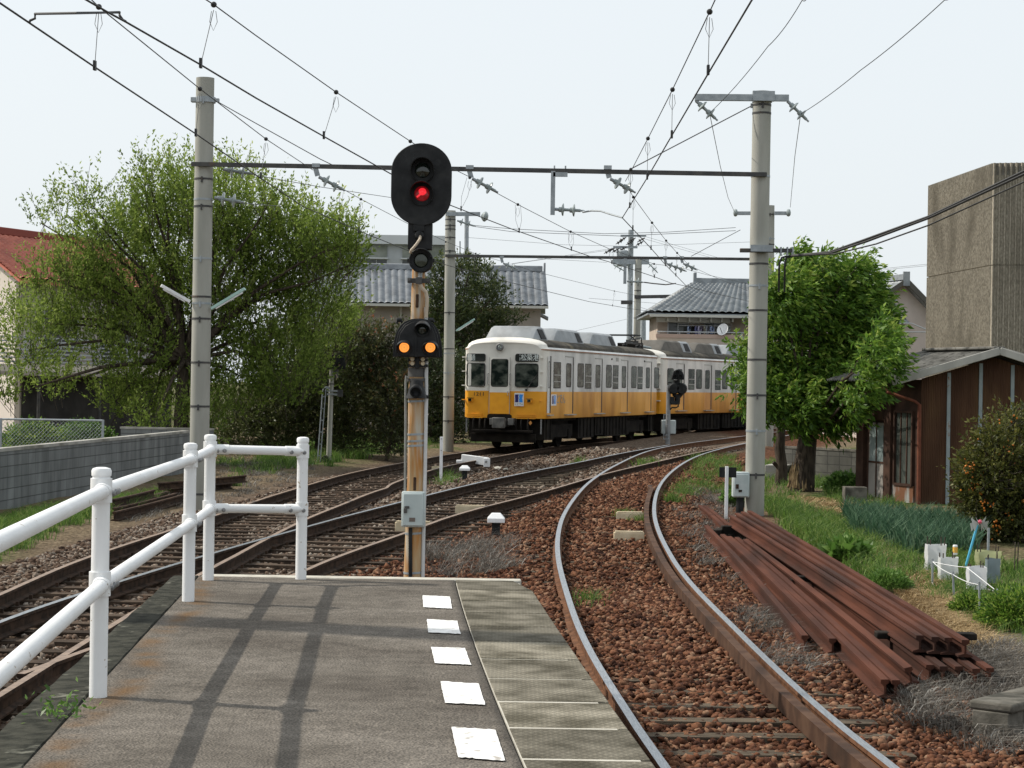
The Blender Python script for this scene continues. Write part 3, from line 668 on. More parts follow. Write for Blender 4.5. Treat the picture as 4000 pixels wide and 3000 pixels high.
# round repeater lamp with bracket
p = sp(1645, 1018, .10); m = MB(); m.lathe([(.098, -.1), (.1, .0), (.1, .05), (.094, .055), (.088, .04), (.062, .02), (.058, .0)], p, FW, 32, cap=False); m.lathe([(.08, -.14), (.098, -.1)], p, FW, 32)
for t in range(4): m.lathe([(.008, .05), (.008, .062)], p + Vector((.09 * math.cos(t * 1.57 + .4), 0, .09 * math.sin(t * 1.57 + .4))), FW, 8)
for sx in (-1, 1): m.box(p.x + sx * .1 - .012, p.x + sx * .1 + .012, p.y - .03, p.y + .02, p.z - .015, p.z + .015)
rl = obj('round_lamp', m, 'black', cm)
obj('lens', MB().lathe([(.058, .0), (.05, .014), (.02, .022), (.001, .023)], p, FW, 28), 'lens_green', rl)
obj('lamp_stem', MB().tube([sp(1643, 1060, .08), sp(1641, 1110, .08)], .017, 14), 'galv', cm)
m = MB(); a, b = sp(1592, 1096, .075), sp(1680, 1096, .075); m.box(a.x, b.x, SY - .09, SY - .075, a.z - .02, a.z + .02); m.box(a.x + .07, a.x + .12, SY - .12, SY - .091, a.z - .028, a.z + .028); m.box(a.x + .004, a.x + .02, SY - .075, SY + .06, a.z - .015, a.z + .015)
for x in (a.x + .02, b.x - .02): m.lathe([(.012, 0), (.012, .02)], (x, SY - .09, a.z), FW, 8)
obj('clamp', m, 'dark_steel', cm, bevel=.002)
obj('conduit', MB().tube([sp(1641, 1110, .09), sp(1648, 1125, .09), sp(1663, 1140, .07), sp(1668, 1165, .06), sp(1667, 1200, .05), sp(1664, 1240, .045)], .0155, 12), 'hose', cm)
obj('conduit', MB().tube([sp(1664, 1200, .04), sp(1665, 1300, .03), sp(1665, 1560, .03), sp(1661, 1800, .03), sp(1654, 2100, .03), sp(1651, 2300, .03)], .0155, 12), 'pvc', cm)
obj('conduit', MB().tube([sp(1598, 1478, .06), sp(1586, 1470, .06), sp(1585, 1490, .06), sp(1584, 1700, .05), sp(1582, 1930, .05)], .0105, 10), 'pvc_dark', cm)
# three-light dwarf head
c = sp(1630, 1395, .14); u = SY / FPX
outer = [(-95, 0), (-95, 15), (-92, 60), (-84, 95), (-70, 122), (-52, 138), (-25, 148), (10, 151), (38, 146), (60, 132), (78, 108), (88, 78), (95, 35), (96, 0)]
inner = [(-86, 0), (-84, 50), (-74, 95), (-52, 126), (-22, 143), (10, 147), (38, 140), (62, 120), (76, 90), (84, 50), (86, 0)]
m = MB().prism([(a * u, b * u) for a, b in outer], c + Vector((0, .03, 0)), (1, 0, 0), (0, 0, 1), (0, .02, 0))
m2 = MB().prism([(a * u, b * u) for a, b in inner], c + Vector((0, -.03, 0)), (1, 0, 0), (0, 0, 1), (0, .2, 0))
for q in (m2,): m.add(q.v, q.f)
V = [(a * u * .86, 0, b * u * .94 + .006) for a, b in inner]
m.prism([(a * .9 * u, b * u * .93) for a, b in inner], c + Vector((0, -.055, .004)), (1, 0, 0), (0, 0, 1), (0, .03, 0))
m.box(c.x - .02, c.x + .0, c.y - .062, c.y - .05, c.z, c.z + .2)
for x0 in (1558, 1683): q = sp(x0, 1250, .05); m.tube([q + Vector((-.02, 0, -.03)), q + Vector((0, 0, .01)), q + Vector((.03, 0, -.02))], .012, 8); m.lathe([(.018, -.02), (.018, .02)], q, (1, .3, 0), 10)
d3 = obj('three_light_head', m, 'black', cm, bevel=.012, ang=40)
for x, y, lit in ((1650, 1283, 0), (1579, 1357, 1), (1681, 1357, 1)):
    p = sp(x, y, .2); r = 31 * u; n = 26; V = []
    for rr in (r, r * .9):
        for j in range(n):
            t = 2 * math.pi * j / n; ln = .10 * (.5 + .5 * math.sin(t)) + .012
            V += [p + Vector((rr * math.cos(t), .02, rr * math.sin(t))), p + Vector((rr * math.cos(t), -ln, rr * math.sin(t) - .012 * (1 + math.sin(t))))]
    Fv = []
    for q in (0, 1):
        for j in range(n):
            a, b = q * 2 * n + 2 * j, q * 2 * n + 2 * ((j + 1) % n); Fv.append((a, b, b + 1, a + 1) if q == 0 else (a, a + 1, b + 1, b))
    for j in range(n): a, b = 2 * j + 1, 2 * ((j + 1) % n) + 1; Fv.append((a, b, b + 2 * n, a + 2 * n))
    obj('hood', MB().add(V, Fv), 'black', d3)
    L = MB(); lr = 19 * u
    if lit:
        for i in range(4): L.lathe([(lr * (1 - i * .25), .004 * i), (lr * (1 - i * .25 - .19), .004 * i + .006), (lr * (1 - i * .25 - .25) + .001, .004 * i + .004)], p + FW * .004, FW, 24, i % 2)
        tag(obj('lens', L, ['amber', 'amber_ring'], d3), 'lit amber lens')
    else: L.lathe([(lr * 1.2, 0), (lr * .8, .01), (.001, .014)], p, FW, 24); obj('lens', L, 'lens_dark', d3)
# bracket, bell shaped joint, bands
m = MB()
for y in (1405, 1428): a, b = sp(1594, y, .07), sp(1672, y, .07); m.box(a.x, b.x, SY - .09, SY - .07, a.z - .012, a.z + .012)
m.box(sp(1624, 1400).x, sp(1640, 1400).x, SY - .1, SY - .06, sp(1624, 1440).z, sp(1624, 1395).z)
obj('clamp', m, 'black', cm, bevel=.003)
M['cream_nut'] = pmat('cream_nut', (.55, .46, .32), None, rough=.6)
for x in (1611, 1652):
    for y in (1403, 1420): q = sp(x, y, .085); obj('nut', MB().lathe([(.017, 0), (.017, .012)], q, FW, 10), 'cream_nut', cm)
m = MB(); m.tube([sp(polex(1440), 1436), sp(polex(1470), 1472)], .072, 24); m.tube([sp(1627, 1478), sp(1627, 1490)], .085, 24)
obj('collar', m, 'dark_steel', cm)
m = MB(); m.tube([sp(1627, 1488, .05), sp(1627, 1510, .055), sp(1627, 1535, .06), sp(1627, 1556, .06)], [.052, .06, .075, .09], 24)
m.lathe([(.046, -.04), (.052, .06), (.05, .075), (.04, .08), (.036, .03)], sp(1626, 1522, .1), (0, -1, -.25), 22, cap=False); m.lathe([(.038, 0), (.001, .002)], sp(1626, 1524, .13), (0, -1, -.25), 18)
for x in (1592, 1664): m.lathe([(.014, -.02), (.014, .02)], sp(x, 1550, .05), (1, 0, 0), 10)
obj('cable_joint', m, 'black', cm)
m = MB()
for y in (1567, 1696, 1722, 1740, 2082, 2236): m.tube([un(polex(y) - .3, y - 4, Y=SY), un(polex(y), y + 4, Y=SY)], float(np.interp(y, [1151, 1603, 1874, 2250], [.056, .066, .069, .075])) + .0035, 26)
obj('band', m, 'galv', cm)
for y in (1175, 1890):
    q = un(polex(y) - 3, y, Y=SY - .062); obj('slot', MB().box(q.x - .012, q.x + .012, q.y - .012, q.y + .02, q.z - .055, q.z + .055), 'dark_rust', cm, bevel=.006)
# equipment cabinet low on the post
a, b = sp(1570, 1919, .1), sp(1660, 2059, .1)
eq = obj('equipment_box', MB().box(a.x, b.x, SY - .14, SY - .05, b.z, a.z), 'grey_box', cm, bevel=.012)
obj('door', MB().box(a.x + .012, b.x - .016, SY - .155, SY - .14, b.z + .012, a.z - .014), 'grey_box', eq, bevel=.008)
h = sp(1585, 1985, .16); m = MB().box(h.x - .01, h.x + .03, h.y - .014, h.y, h.z - .002, h.z + .018); m.box(h.x - .016, h.x + .012, h.y - .02, h.y - .004, h.z - .04, h.z)
obj('latch', m, 'dark_steel', eq, bevel=.003); q = sp(1610, 2030, .16); obj('name_plate', MB().box(q.x - .024, q.x + .024, q.y, q.y + .004, q.z - .016, q.z + .016), pmat('brown_plate', (.13, .10, .085), None, rough=.5), eq)
m = MB(); pts = [sp(1603 - (k % 2) * 0, 2062 + k * 3.2, .08) for k in range(70)]
m.tube(pts, [.0175 if k % 2 else .0145 for k in range(70)], 14); obj('ribbed_hose', m, 'black', cm, ang=80)

# ------------------------------------------------------------------ catenary supports
def pole(name, label, foot, top, r0, r1, group, bands, cat='pole'):
    t = thing(name, label, cat, foot, group)
    obj('shaft', MB().tube([foot + Vector((0, 0, -.3)), top], [r0, r1], 32), 'pole_conc', t)
    for z in bands:
        k = (z - foot.z) / (top.z - foot.z); p = foot.lerp(top, k); r = r0 + (r1 - r0) * k
        m = MB().tube([p - Vector((0, 0, .018)), p + Vector((0, 0, .018))], r + .006, 32)
        if random.random() < .6: m.box(p.x - .02, p.x + .01, p.y - r - .03, p.y - r, p.z - .07, p.z + .035)
        obj('band', m, 'dark_steel' if random.random() < .8 else 'galv', t)
    return t
def disc_string(p, d, n=2, sp_=.20, r=.115):
    """insulator discs along d starting at p; returns mesh and the end point"""
    m = MB(); d = Vector(d).normalized(); e = Vector(p)
    m.lathe([(.03, 0), (.03, .08)], e, d, 10, 1); e = e + d * .08
    for i in range(n):
        m.lathe([(.045, 0), (.05, .05), (r * .8, .06), (r, .075), (r, .09), (.04, .10), (.028, .11), (.028, sp_ )], e, d, 18, 0); e = e + d * sp_
    m.lathe([(.018, 0), (.018, .06)], e, d, 8, 1); return m, e + d * .06
P1 = 36.5; PG = 'concrete poles carrying the overhead wires'
def vpole(xb, yb, xt, yt, Y, r, name, label, bstep=(.0,)):
    f = un(xb, yb, Y=Y); f = G(f.x, Y, -.22); t = un(xt, yt, Y=Y); return f, t
fl, tl = vpole(775, 1990, 802, 305, P1, .17, '', ''); fr, tr_ = vpole(2946, 2010, 2977, 358, P1, .17, '', '')
pl = pole('catenary_pole', 'tall concrete pole behind the railing with two fluorescent lamp arms', fl, tl, .178, .165, PG, [tl.z - k for k in (.42, 1.85, 2.22, 2.35, 3.3, 4.0, 4.12, 4.4, 5.2, 6.0, 6.85, 7.6)])
pr2 = pole('catenary_pole', 'concrete pole beside the stacked rails with crossarm at its top', fr, tr_, .178, .168, PG, [tr_.z - k for k in (.25, .40, 1.55, 3.15, 3.55, 4.0, 4.9, 5.55, 6.2, 7.0, 7.75)])
def xat(x, y, Y): return un(x, y, Y=Y)
# top clamp, first portal beam
ba, bb = xat(748, 641, P1 - .2), xat(2995, 682, P1 - .2)
beam = thing('portal_beam', 'dark steel beam spanning the tracks between the two nearest concrete poles', 'beam', ba, 'steel beams over the tracks')
obj('girder', MB().bar(ba, bb, .09, .075), 'dark_steel', beam)
m = MB()
for p in (tl, tr_):
    pass
def hanger(par, x, y, Y, d, n=2, s=1.0):
    a = xat(x, y, Y); m = MB(); m.box(a.x - .07 * s, a.x + .07 * s, Y - .06, Y + .06, a.z - .02, a.z + .05); m.bar(a + Vector((-.02, 0, 0)), a + Vector((.03 * s, 0, -.17 * s)), .05, .09); h = obj('hanger', m, 'galv', par)
    q, e = disc_string(a + Vector((.05 * s, 0, -.19 * s)), d, n); obj('insulator', q, ['porcelain', 'galv'], h); return e
for x, y in ((1235, 650), (1835, 657), (2374, 658)): hanger(beam, x, y, P1 - .2, (.86, .25, -.42))
# vertical drop bracket with pull-off arm
a, b = xat(2161, 669, P1 - .2), xat(2161, 840, P1 - .2); m = MB(); m.box(a.x - .04, a.x + .04, a.y - .05, a.y, b.z, a.z); c = xat(2217, 676, P1 - .2); m.box(a.x, c.x, a.y - .05, a.y, a.z - .1, a.z - .02)
for x in (a.x + .02, c.x - .04): m.lathe([(.015, 0), (.015, .16)], (x, a.y - .03, a.z - .06), (0, 0, 1), 8)
db = obj('drop_bracket', m, 'galv', beam); q, e = disc_string(xat(2165, 817, P1 - .2), (1, 0, -.04)); obj('insulator', q, ['porcelain', 'galv'], db)
obj('pull_off_arm', MB().tube([e, xat(2277, 829, P1 - .3), xat(2310, 823, P1 - .5), xat(2345, 824, P1 - .8), xat(2385, 837, P1 - 1.1), xat(2431, 850, P1 - 1.4)], .016, 8), 'galv', db)
# fittings of the left pole
m = MB(); p = xat(803, 391, P1); m.tube([p - Vector((0, 0, .05)), p + Vector((0, 0, .05))], .185, 28); m.box(p.x - .26, p.x - .15, P1 - .08, P1 + .08, p.z - .04, p.z + .04); m.box(p.x + .15, p.x + .25, P1 - .04, P1 + .04, p.z - .03, p.z + .03); obj('collar', m, 'galv', pl)
for x, y, dx in ((873, 662, (1, .1, -.12)), (838, 772, (1, 0, -.14))):
    q, e = disc_string(xat(x, y, P1), dx, 2, .2, .13); obj('insulator', q, ['porcelain', 'galv'], pl)
def lampstick(par, p, q, mat='galv'):
    m = MB().bar(p, q, .07, .055); o = obj('lamp_arm', m, mat, par, bevel=.006); d = (q - p).normalized()
    obj('tube_lamp', MB().tube([p + d * .1 + Vector((0, -.01, -.045)), q - d * .05 + Vector((0, -.01, -.045))], .017, 8), 'white', o); return o
M['lamp_green'] = pmat('pale_green_enamel', (.33, .50, .46), (.38, .55, .50), 4, .4)
lampstick(pl, xat(742, 1179, P1 - .1), xat(629, 1115, P1 - .25), 'white'); lampstick(pl, xat(826, 1206, P1 - .1), xat(957, 1128, P1 - .25), 'lamp_green')
# fittings of the right pole
def crossarm(par, a, b, h=.12, w=.08):
    m = MB().bar(a, b, w, h); return obj('crossarm', m, 'galv', par, bevel=.004)
xa, xb = xat(2714, 380, P1 - .2), xat(3081, 383, P1 - .2); ca = crossarm(pr2, xa, xb)
m = MB(); p = xat(2977, 382, P1); m.tube([p - Vector((0, 0, .085)), p + Vector((0, 0, .085))], .185, 28); m.box(p.x - .2, p.x + .2, P1 - .265, P1 - .15, p.z - .09, p.z + .09); obj('collar', m, 'galv', pr2)
q, eL = disc_string(xat(2718, 393, P1 - .2), (.62, .0, -.55)); obj('insulator', q, ['porcelain', 'galv'], ca)
q, eR = disc_string(xat(3076, 395, P1 - .2), (.66, .0, -.62)); obj('insulator', q, ['porcelain', 'galv'], ca)
a, b = xat(2890, 978, P1 - .25), xat(3100, 979, P1 - .25); ca2 = obj('crossarm', MB().bar(a, b, .07, .075), 'dark_steel', pr2, bevel=.01)
p = xat(2968, 975, P1); obj('arm_clamp', MB().box(p.x - .2, p.x + .2, P1 - .3, P1 - .16, p.z - .055, p.z + .065), 'galv', pr2)
for x in (3050, 3075, 3096): q = xat(x, 978, P1 - .25); obj('cable_clamp', MB().box(q.x - .012, q.x + .012, q.y - .05, q.y + .05, q.z - .1, q.z + .06), 'galv', pr2)
m = MB(); q = xat(2936, 413, P1); m.box(q.x - .02, q.x + .04, P1 - .03, P1 + .03, q.z - .04, q.z + .04); obj('stay_clamp', m, 'galv', pr2)
rb = MB(); p = un(2860, 1842, Y=P1 - .1); rb.box(p.x - .0, p.x + .30, P1 - .28, P1 - .04, p.z - .46, p.z); rbo = obj('relay_box', rb, 'grey_box', pr2, bevel=.02)
obj('door', MB().box(p.x + .02, p.x + .28, P1 - .295, P1 - .28, p.z - .44, p.z - .04), 'grey_box', rbo, bevel=.01)
m = MB().box(p.x + .05, p.x + .10, P1 - .32, P1 - .295, p.z - .30, p.z - .22); m.box(p.x + .10, p.x + .16, P1 - .31, P1 - .295, p.z - .36, p.z - .32); obj('latch', m, 'dark_rust', rbo)
obj('box_post', MB().tube([Vector((p.x + .15, P1 - .16, p.z - .46)), Vector((p.x + .13, P1 - .16, p.z - .95))], .07, 12), 'black', rbo)

# second portal
P2 = 66.5
f = G(un(1751, 1768, Y=P2).x, P2, -.2); t = un(1760, 823, Y=P2)
p2l = pole('catenary_pole', 'concrete pole at the left of the train front with slanting green lamp', f, t, .18, .172, PG, [t.z - k for k in (.3, .5, .62, .9, 1.35, 3.4, 4.6, 4.75, 5.4, 6.2, 7.0)])
f = G(un(3000, 1760, Y=P2).x, P2, -.2); t = un(3006, 803, Y=P2)
p2r = pole('catenary_pole', 'concrete pole half hidden behind the nearer right hand pole', f, t, .178, .165, PG, [t.z - k for k in (.3, 1.1, 1.3)])
ba, bb = xat(1739, 999, P2 - .2), xat(3000, 1013, P2 - .2)
bm2 = thing('portal_beam', 'second steel beam farther back above the train front', 'beam', ba, 'steel beams over the tracks')
obj('girder', MB().bar(ba, bb, .1, .09), 'dark_steel', bm2)
hanger(bm2, 1960, 1006, P2 - .2, (.9, .2, -.35)); hanger(bm2, 2598, 1007, P2 - .2, (.9, .2, -.32), 3); hanger(bm2, 2663, 1007, P2 - .2, (.9, .2, -.38))
a, b = xat(2442, 1010, P2 - .2), xat(2446, 1109, P2 - .2); db = obj('drop_bracket', MB().box(a.x - .05, a.x + .05, a.y - .06, a.y, b.z, a.z), 'galv', bm2)
q, e = disc_string(xat(2449, 1099, P2 - .2), (1, 0, -.04), 2, .22, .14); obj('insulator', q, ['porcelain', 'galv'], db)
obj('pull_off_arm', MB().tube([e, xat(2548, 1107, P2 - .3), xat(2600, 1112, P2 - .5), xat(2640, 1107, P2 - .7)], .02, 8), 'dark_steel', db)
ca = crossarm(p2l, xat(1742, 836, P2 - .2), xat(1876, 836, P2 - .2), .13); q = xat(1896, 843, P2 - .2)
obj('insulator', MB().lathe([(.03, 0), (.1, .03), (.17, .1), (.17, .16), (.1, .22), (.05, .24)], q + Vector((-.14, 0, 0)), (1, 0, -.2), 18), 'porcelain', ca)
m, e = disc_string(xat(1786, 862, P2 - .2), (1, 0, -.3), 2, .25, .13); obj('insulator', m, ['porcelain', 'galv'], p2l)
lampstick(p2l, xat(1782, 1292, P2 - .2), xat(1854, 1246, P2 - .3), 'lamp_green')
for x0, x1 in ((2874, 2935), (3024, 3088)): crossarm(p2r, xat(x0, 833, P2 - .2), xat(x1, 833, P2 - .2), .12)
for x in (2873, 3080): obj('insulator', MB().lathe([(.02, -.08), (.11, -.05), (.13, 0), (.11, .05), (.02, .08)], xat(x, 831, P2 - .2), (1, 0, 0), 16), 'porcelain', p2r)
lampstick(p2r, xat(2925, 1345, P2 - .3), xat(2886, 1303, P2 - .4), 'galv')

# third support and the poles in the distance
P3 = 102.0
f = G(un(2480, 1620, Y=P3).x, P3, -.2); t = un(2494, 1013, Y=P3)
p3 = pole('catenary_pole', 'distant thick concrete pole rising behind the train roof', f, t, .19, .175, PG, [t.z - k for k in (.5, 1.6, 3, 4.4, 5.6)])
crossarm(p3, xat(2393, 1022, P3), xat(2535, 1022, P3), .28, .15)
obj('bracket_arm', MB().bar(xat(2478, 1160, P3 - .2), xat(2707, 1156, P3 - .2), .1, .17), 'dark_steel', p3)
for x, y, d in ((2698, 1168, (.8, 0, -.5)), (2396, 1034, (.9, 0, -.5)), (2533, 1028, (.7, 0, -.7))):
    m, e = disc_string(xat(x, y, P3 - .2), d, 2, .28, .17); obj('insulator', m, ['porcelain', 'galv'], p3)
def upole(label, pts, Y, r, mat='galv'):
    f = un(*pts[0], Y=Y); f.z = float(zg(f.x, Y)) - .25; t = un(*pts[1], Y=Y); o = thing('utility_pole', label, 'utility pole', f, 'utility poles in the distance')
    obj('shaft', MB().tube([f, t], [r, r * .85], 16), mat, o); return o
u1 = upole('grey utility pole carrying transformer and insulators behind the train', [(2455, 1600), (2465, 898)], 108, .17)
for y, x0, x1 in ((921, 2424, 2524), (966, 2395, 2490)): obj('crossarm', MB().bar(xat(x0, y, 107.7), xat(x1, y, 107.7), .1, .11), 'galv', u1)
m = MB(); p = xat(2432, 1010, 107.7); m.lathe([(.3, -.42), (.32, -.38), (.32, .38), (.25, .44)], p, (0, 0, 1), 18); obj('transformer', m, 'galv', u1)
obj('cable_frame', MB().bar(xat(2426, 1181, 107.6), xat(2470, 1181, 107.6), .3, .2), 'dark_steel', u1)
for x, y in ((2446, 927), (2483, 929), (2519, 929), (2434, 938), (2474, 941), (2513, 943), (2403, 968), (2420, 970), (2436, 972), (2446, 965), (2388, 975)):
    m, e = disc_string(xat(x, y, 107.6), (-.8, 0, -.45), 2, .16, .1); obj('insulator', m, ['dark_steel', 'dark_steel'], u1)
upole('short plain steel pole just right of the thick distant pole', [(2512, 1600), (2513, 1220)], 112, .17)
upole('pale steel pole rising behind the tree right of the signal post', [(1820, 1600), (1823, 836)], 95, .12)
upole('thin antenna mast between the pale pole and the second concrete pole', [(1796, 1600), (1797, 942)], 98, .04)

# ------------------------------------------------------------------ wires
ZC = 5.3
def dep(x, y): return un(x, y, ZC).y
def W_(label, pts, r, mat='wire', group='overhead wires', sag=0, name='overhead_wire', extra=None):
    P = []
    for x, y, d in pts: P.append(un(x, y, ZC) if d == 'c' else un(x, y, Y=d))
    Q = []
    for i in range(len(P) - 1):
        n = 12 if sag else 2
        for k in range(n): t = k / n; p = P[i].lerp(P[i + 1], t); p.z -= sag * 4 * t * (1 - t); Q.append(p)
    Q.append(P[-1]); o = obj(name, MB().tube(Q, r, 6), mat); tag(o, label, 'wire', group); return o
def drop(par, a, b, ya=None, clip=True, w=1):
    """dropper from a (messenger) to b (contact wire)"""
    Yd = dep(*b) if ya is None else ya; p, q = un(*a, Y=Yd), un(*b, Y=Yd)
    m = MB().lathe([(.008, -.032), (.022, -.024), (.029, 0), (.022, .024), (.008, .032)], p, (0, 1, 0), 12)
    obj('dropper_knob', m, 'wire', par); m = MB()
    if w == 1: m.tube([p - Vector((0, 0, .05)), q], .0035, 4)
    else:
        for s in (-1, 1): m.tube([p + Vector((s * .05, 0, 0)), p.lerp(q, .6) + Vector((s * .055, 0, 0)), q], .003, 4)
    m.tube([p + Vector((-.02, 0, -.06)), p + Vector((-.035, 0, -.16)), p + Vector((0, 0, -.24)), p + Vector((.035, 0, -.16)), p + Vector((.02, 0, -.06))], .003, 4)
    obj('dropper', m, 'thin_wire', par); obj('clip', MB().box(q.x - .012, q.x + .012, q.y - .03, q.y + .03, q.z - .03, q.z + .06), 'wire', par)
    return Yd
k1 = W_('contact wire running down leftmost from the top left corner', [(-60, -28, 'c'), (0, 12, 'c'), (370, 262, 'c'), (765, 523, 'c'), (1000, 684, 'c'), (1187, 808, 'c'), (1422, 910, 'c'), (1585, 975, 'c'), (1736, 1033, 'c'), (2000, 1105, 'c'), (2300, 1178, 'c'), (2451, 1204, 'c'), (2600, 1225, 90)], .0085)
d = [dep(370, 262), dep(765, 523), dep(1019, 690)]
k1m = W_('carrier wire of the left track ending at the first insulator on the near beam', [(330, -28, d[0] - .9), (386, 27, d[0]), (781, 347, d[1]), (1039, 543, d[2]), (1222, 664, P1 - .2)], .006)
for a, b in (((386, 27), (370, 262)), ((781, 347), (765, 523)), ((1039, 543), (1019, 690))): drop(k1m, a, b)
k1n = W_('carrier wire going on behind the oval signal towards the second portal', [(1300, 716, P1), (1410, 778, 40), (1594, 874, 49), (1741, 943, 57), (1858, 991, 62), (1957, 1020, P2 - .2)], .006)
for a, b in (((1410, 778), (1400, 905)), ((1741, 945), (1735, 1033)), ((1858, 991), (1852, 1065))): drop(k1n, a, b, un(*a, Y=40).y if a[0] == 1410 else (57 if a[0] == 1741 else 62))
k1o = W_('carrier wire from the second portal down to the thick distant pole', [(2000, 1033, P2), (2086, 1060, 70), (2400, 1137, 84), (2478, 1152, 95), (2700, 1180, 101)], .007)
for a, b in (((2086, 1060), (2083, 1120)), ((2400, 1137), (2393, 1194))): drop(k1o, a, b, 70 if a[0] < 2200 else 84)
k2 = W_('contact wire of the middle track passing left of the oval signal', [(290, -28, 'c'), (416, 45, 'c'), (494, 87, 'c'), (784, 253, 'c'), (1000, 383, 'c'), (1265, 533, 'c'), (1530, 681, 'c'), (1760, 802, 'c'), (2000, 895, 'c'), (2301, 1000, 'c'), (2390, 1026, 'c'), (2478, 1055, 'c'), (2556, 1081, 'c'), (2619, 1105, 'c'), (2681, 1118, 'c'), (2800, 1148, 66), (2930, 1178, 76)], .0085)
d = [dep(784, 253), dep(1265, 533), dep(1560, 700)]
k2m = W_('carrier wire of the middle track meeting the beam right of the oval signal', [(760, -30, d[0] - .8), (835, 18, d[0]), (1000, 139, .6 * d[0] + .4 * d[1]), (1313, 360, d[1]), (1603, 552, d[2]), (1763, 656, P1 - 2.5), (1832, 690, P1 - .2)], .006)
for a, b in (((835, 18), (784, 253)), ((1313, 360), (1265, 533)), ((1603, 552), (1560, 700))): drop(k2m, a, b)
dd = [dep(2028, 903), dep(2232, 974), dep(2390, 1026), dep(2556, 1081)]
k2n = W_('carrier wire descending from the near beam above the train roof', [(1898, 731, P1 + .2), (2023, 799, dd[0]), (2229, 905, dd[1]), (2387, 975, dd[2]), (2555, 1031, dd[3]), (2650, 1043, 62), (2760, 1073, 67), (2930, 1110, 76)], .006)
for a, b in (((2023, 799), (2028, 903)), ((2229, 905), (2232, 974)), ((2387, 975), (2390, 1026)), ((2555, 1031), (2556, 1081))): drop(k2n, a, b, w=2)
drop(k2m, (1835, 694), (1801, 818), P1 - .3, w=2)
k3 = W_('contact wire of the platform track rising to the top edge', [(2955, -28, 'c'), (2937, 0, 'c'), (2769, 283, 'c'), (2624, 530, 'c'), (2528, 695, 'c'), (2431, 851, 'c'), (2543, 970, 'c'), (2600, 1035, 'c'), (2640, 1075, 'c'), (2681, 1117, 'c')], .0085)
d = [dep(2766, 280), dep(2624, 530), dep(2528, 693), dep(2460, 805)]
k3m = W_('carrier wire of the platform track above its contact wire', [(2806, -28, d[0] - 1), (2772, 46, d[0]), (2627, 350, d[1]), (2531, 541, d[2]), (2464, 670, d[3]), (2443, 708, P1 - .2)], .006)
for a, b in (((2772, 46), (2766, 280)), ((2627, 350), (2624, 530)), ((2531, 541), (2528, 693)), ((2464, 662), (2460, 805))): drop(k3m, a, b)
d = [dep(2472, 893), dep(2543, 970), dep(2600, 1035), dep(2640, 1075)]
k3n = W_('carrier wire of the platform track behind the near beam', [(2446, 720, P1), (2474, 770, d[0]), (2547, 870, d[1]), (2602, 940, d[2]), (2645, 988, d[3]), (2690, 1035, 63), (2770, 1073, 70), (2930, 1140, 80)], .006)
for a, b in (((2474, 770), (2472, 893)), ((2547, 870), (2543, 970)), ((2602, 940), (2600, 1035)), ((2645, 988), (2640, 1075))): drop(k3n, a, b)
W_('feeder wire from the left end of the pole top crossarm', [(3160, -30, 25), (3134, 0, 25.7), (3000, 181, 29), (2772, 441, P1 - .2)], .006, sag=.05)
W_('feeder wire from the right end of the pole top crossarm', [(3730, -30, 25), (3690, 0, 25.6), (3362, 274, 30), (3127, 446, P1 - .2)], .006, sag=.03)
W_('jumper wire hanging down left of the near right hand pole', [(2772, 443, P1 - .2), (2814, 651, 45), (2844, 772, 57), (2868, 826, P2 - .2)], .007, 'thin_wire')
W_('jumper wire hanging down right of the near right hand pole', [(3127, 448, P1 - .2), (3105, 610, 46), (3087, 810, P2 - .2)], .007, 'thin_wire')
W_('stay wire slanting from the right hand pole down to the beam', [(2937, 413, P1), (2464, 660, P1 - .2)], .011, 'dark_steel')
W_('stay wire slanting from the left hand pole down to the beam', [(844, 394, P1), (1000, 482, P1), (1250, 621, P1), (1300, 645, P1 - .1)], .009, 'dark_steel')
W_('thin wire crossing from the left pole insulators behind the oval signal', [(905, 790, P1), (1100, 726 + 80, P1 + 4)], .007, 'thin_wire')
W_('thin wire from the lower left insulator towards the signal', [(930, 672, P1), (1250, 730, P1 + 5), (1530, 772, P1 + 12)], .007, 'thin_wire')
W_('stay wire rising to the right hand pole behind the roof', [(2700, 1001, P2), (2892, 898, P2)], .012, 'thin_wire')
for lab, pts in (('upper level wire between the second portal poles', [(1847, 880), (1999, 894), (2362, 913), (2603, 907), (2874, 889)]), ('lower level wire between the second portal poles', [(1855, 885), (2000, 905), (2422, 922), (2874, 901)]), ('faint level wire across the sky above the roof', [(1830, 928), (2200, 956), (2460, 962), (2935, 945)])):
    W_(lab, [(x, y, P2 + .2) for x, y in pts], .009 if 'faint' not in lab else .005, 'wire', 'thin wires in the distance')
cb = [[(3090, 998), (3240, 985), (3362, 942), (3627, 846), (4010, 664)], [(3080, 1001), (3240, 990), (3380, 945), (3627, 852), (4010, 676)], [(3090, 999), (3262, 992), (3422, 953), (3627, 880), (4010, 706)]]
for lab, pts, r in zip(('upper thick black cable swinging up past the concrete tower', 'thick black cable bundled under the upper one', 'thinner lower cable swinging up past the concrete tower'), cb, (.02, .02, .013)):
    W_(lab, [(x, y, P1 - .3 - (x - 3090) / 900 * 7) for x, y in pts], r, 'wire', 'cables from the right hand pole', name='cable')
for lab, x0, x1 in (('left cable dropping behind the round tree from the pipe crossarm', 3050, 3042), ('right cable dropping behind the round tree from the pipe crossarm', 3068, 3064)):
    W_(lab, [(x0 + 30, 1000, P1 - .25), (x0 + 4, 1006, P1 - .25), (x1 + 2, 1030, P1 - .25), (x1, 1140, P1)], .02, 'wire', 'cables from the right hand pole', name='cable')
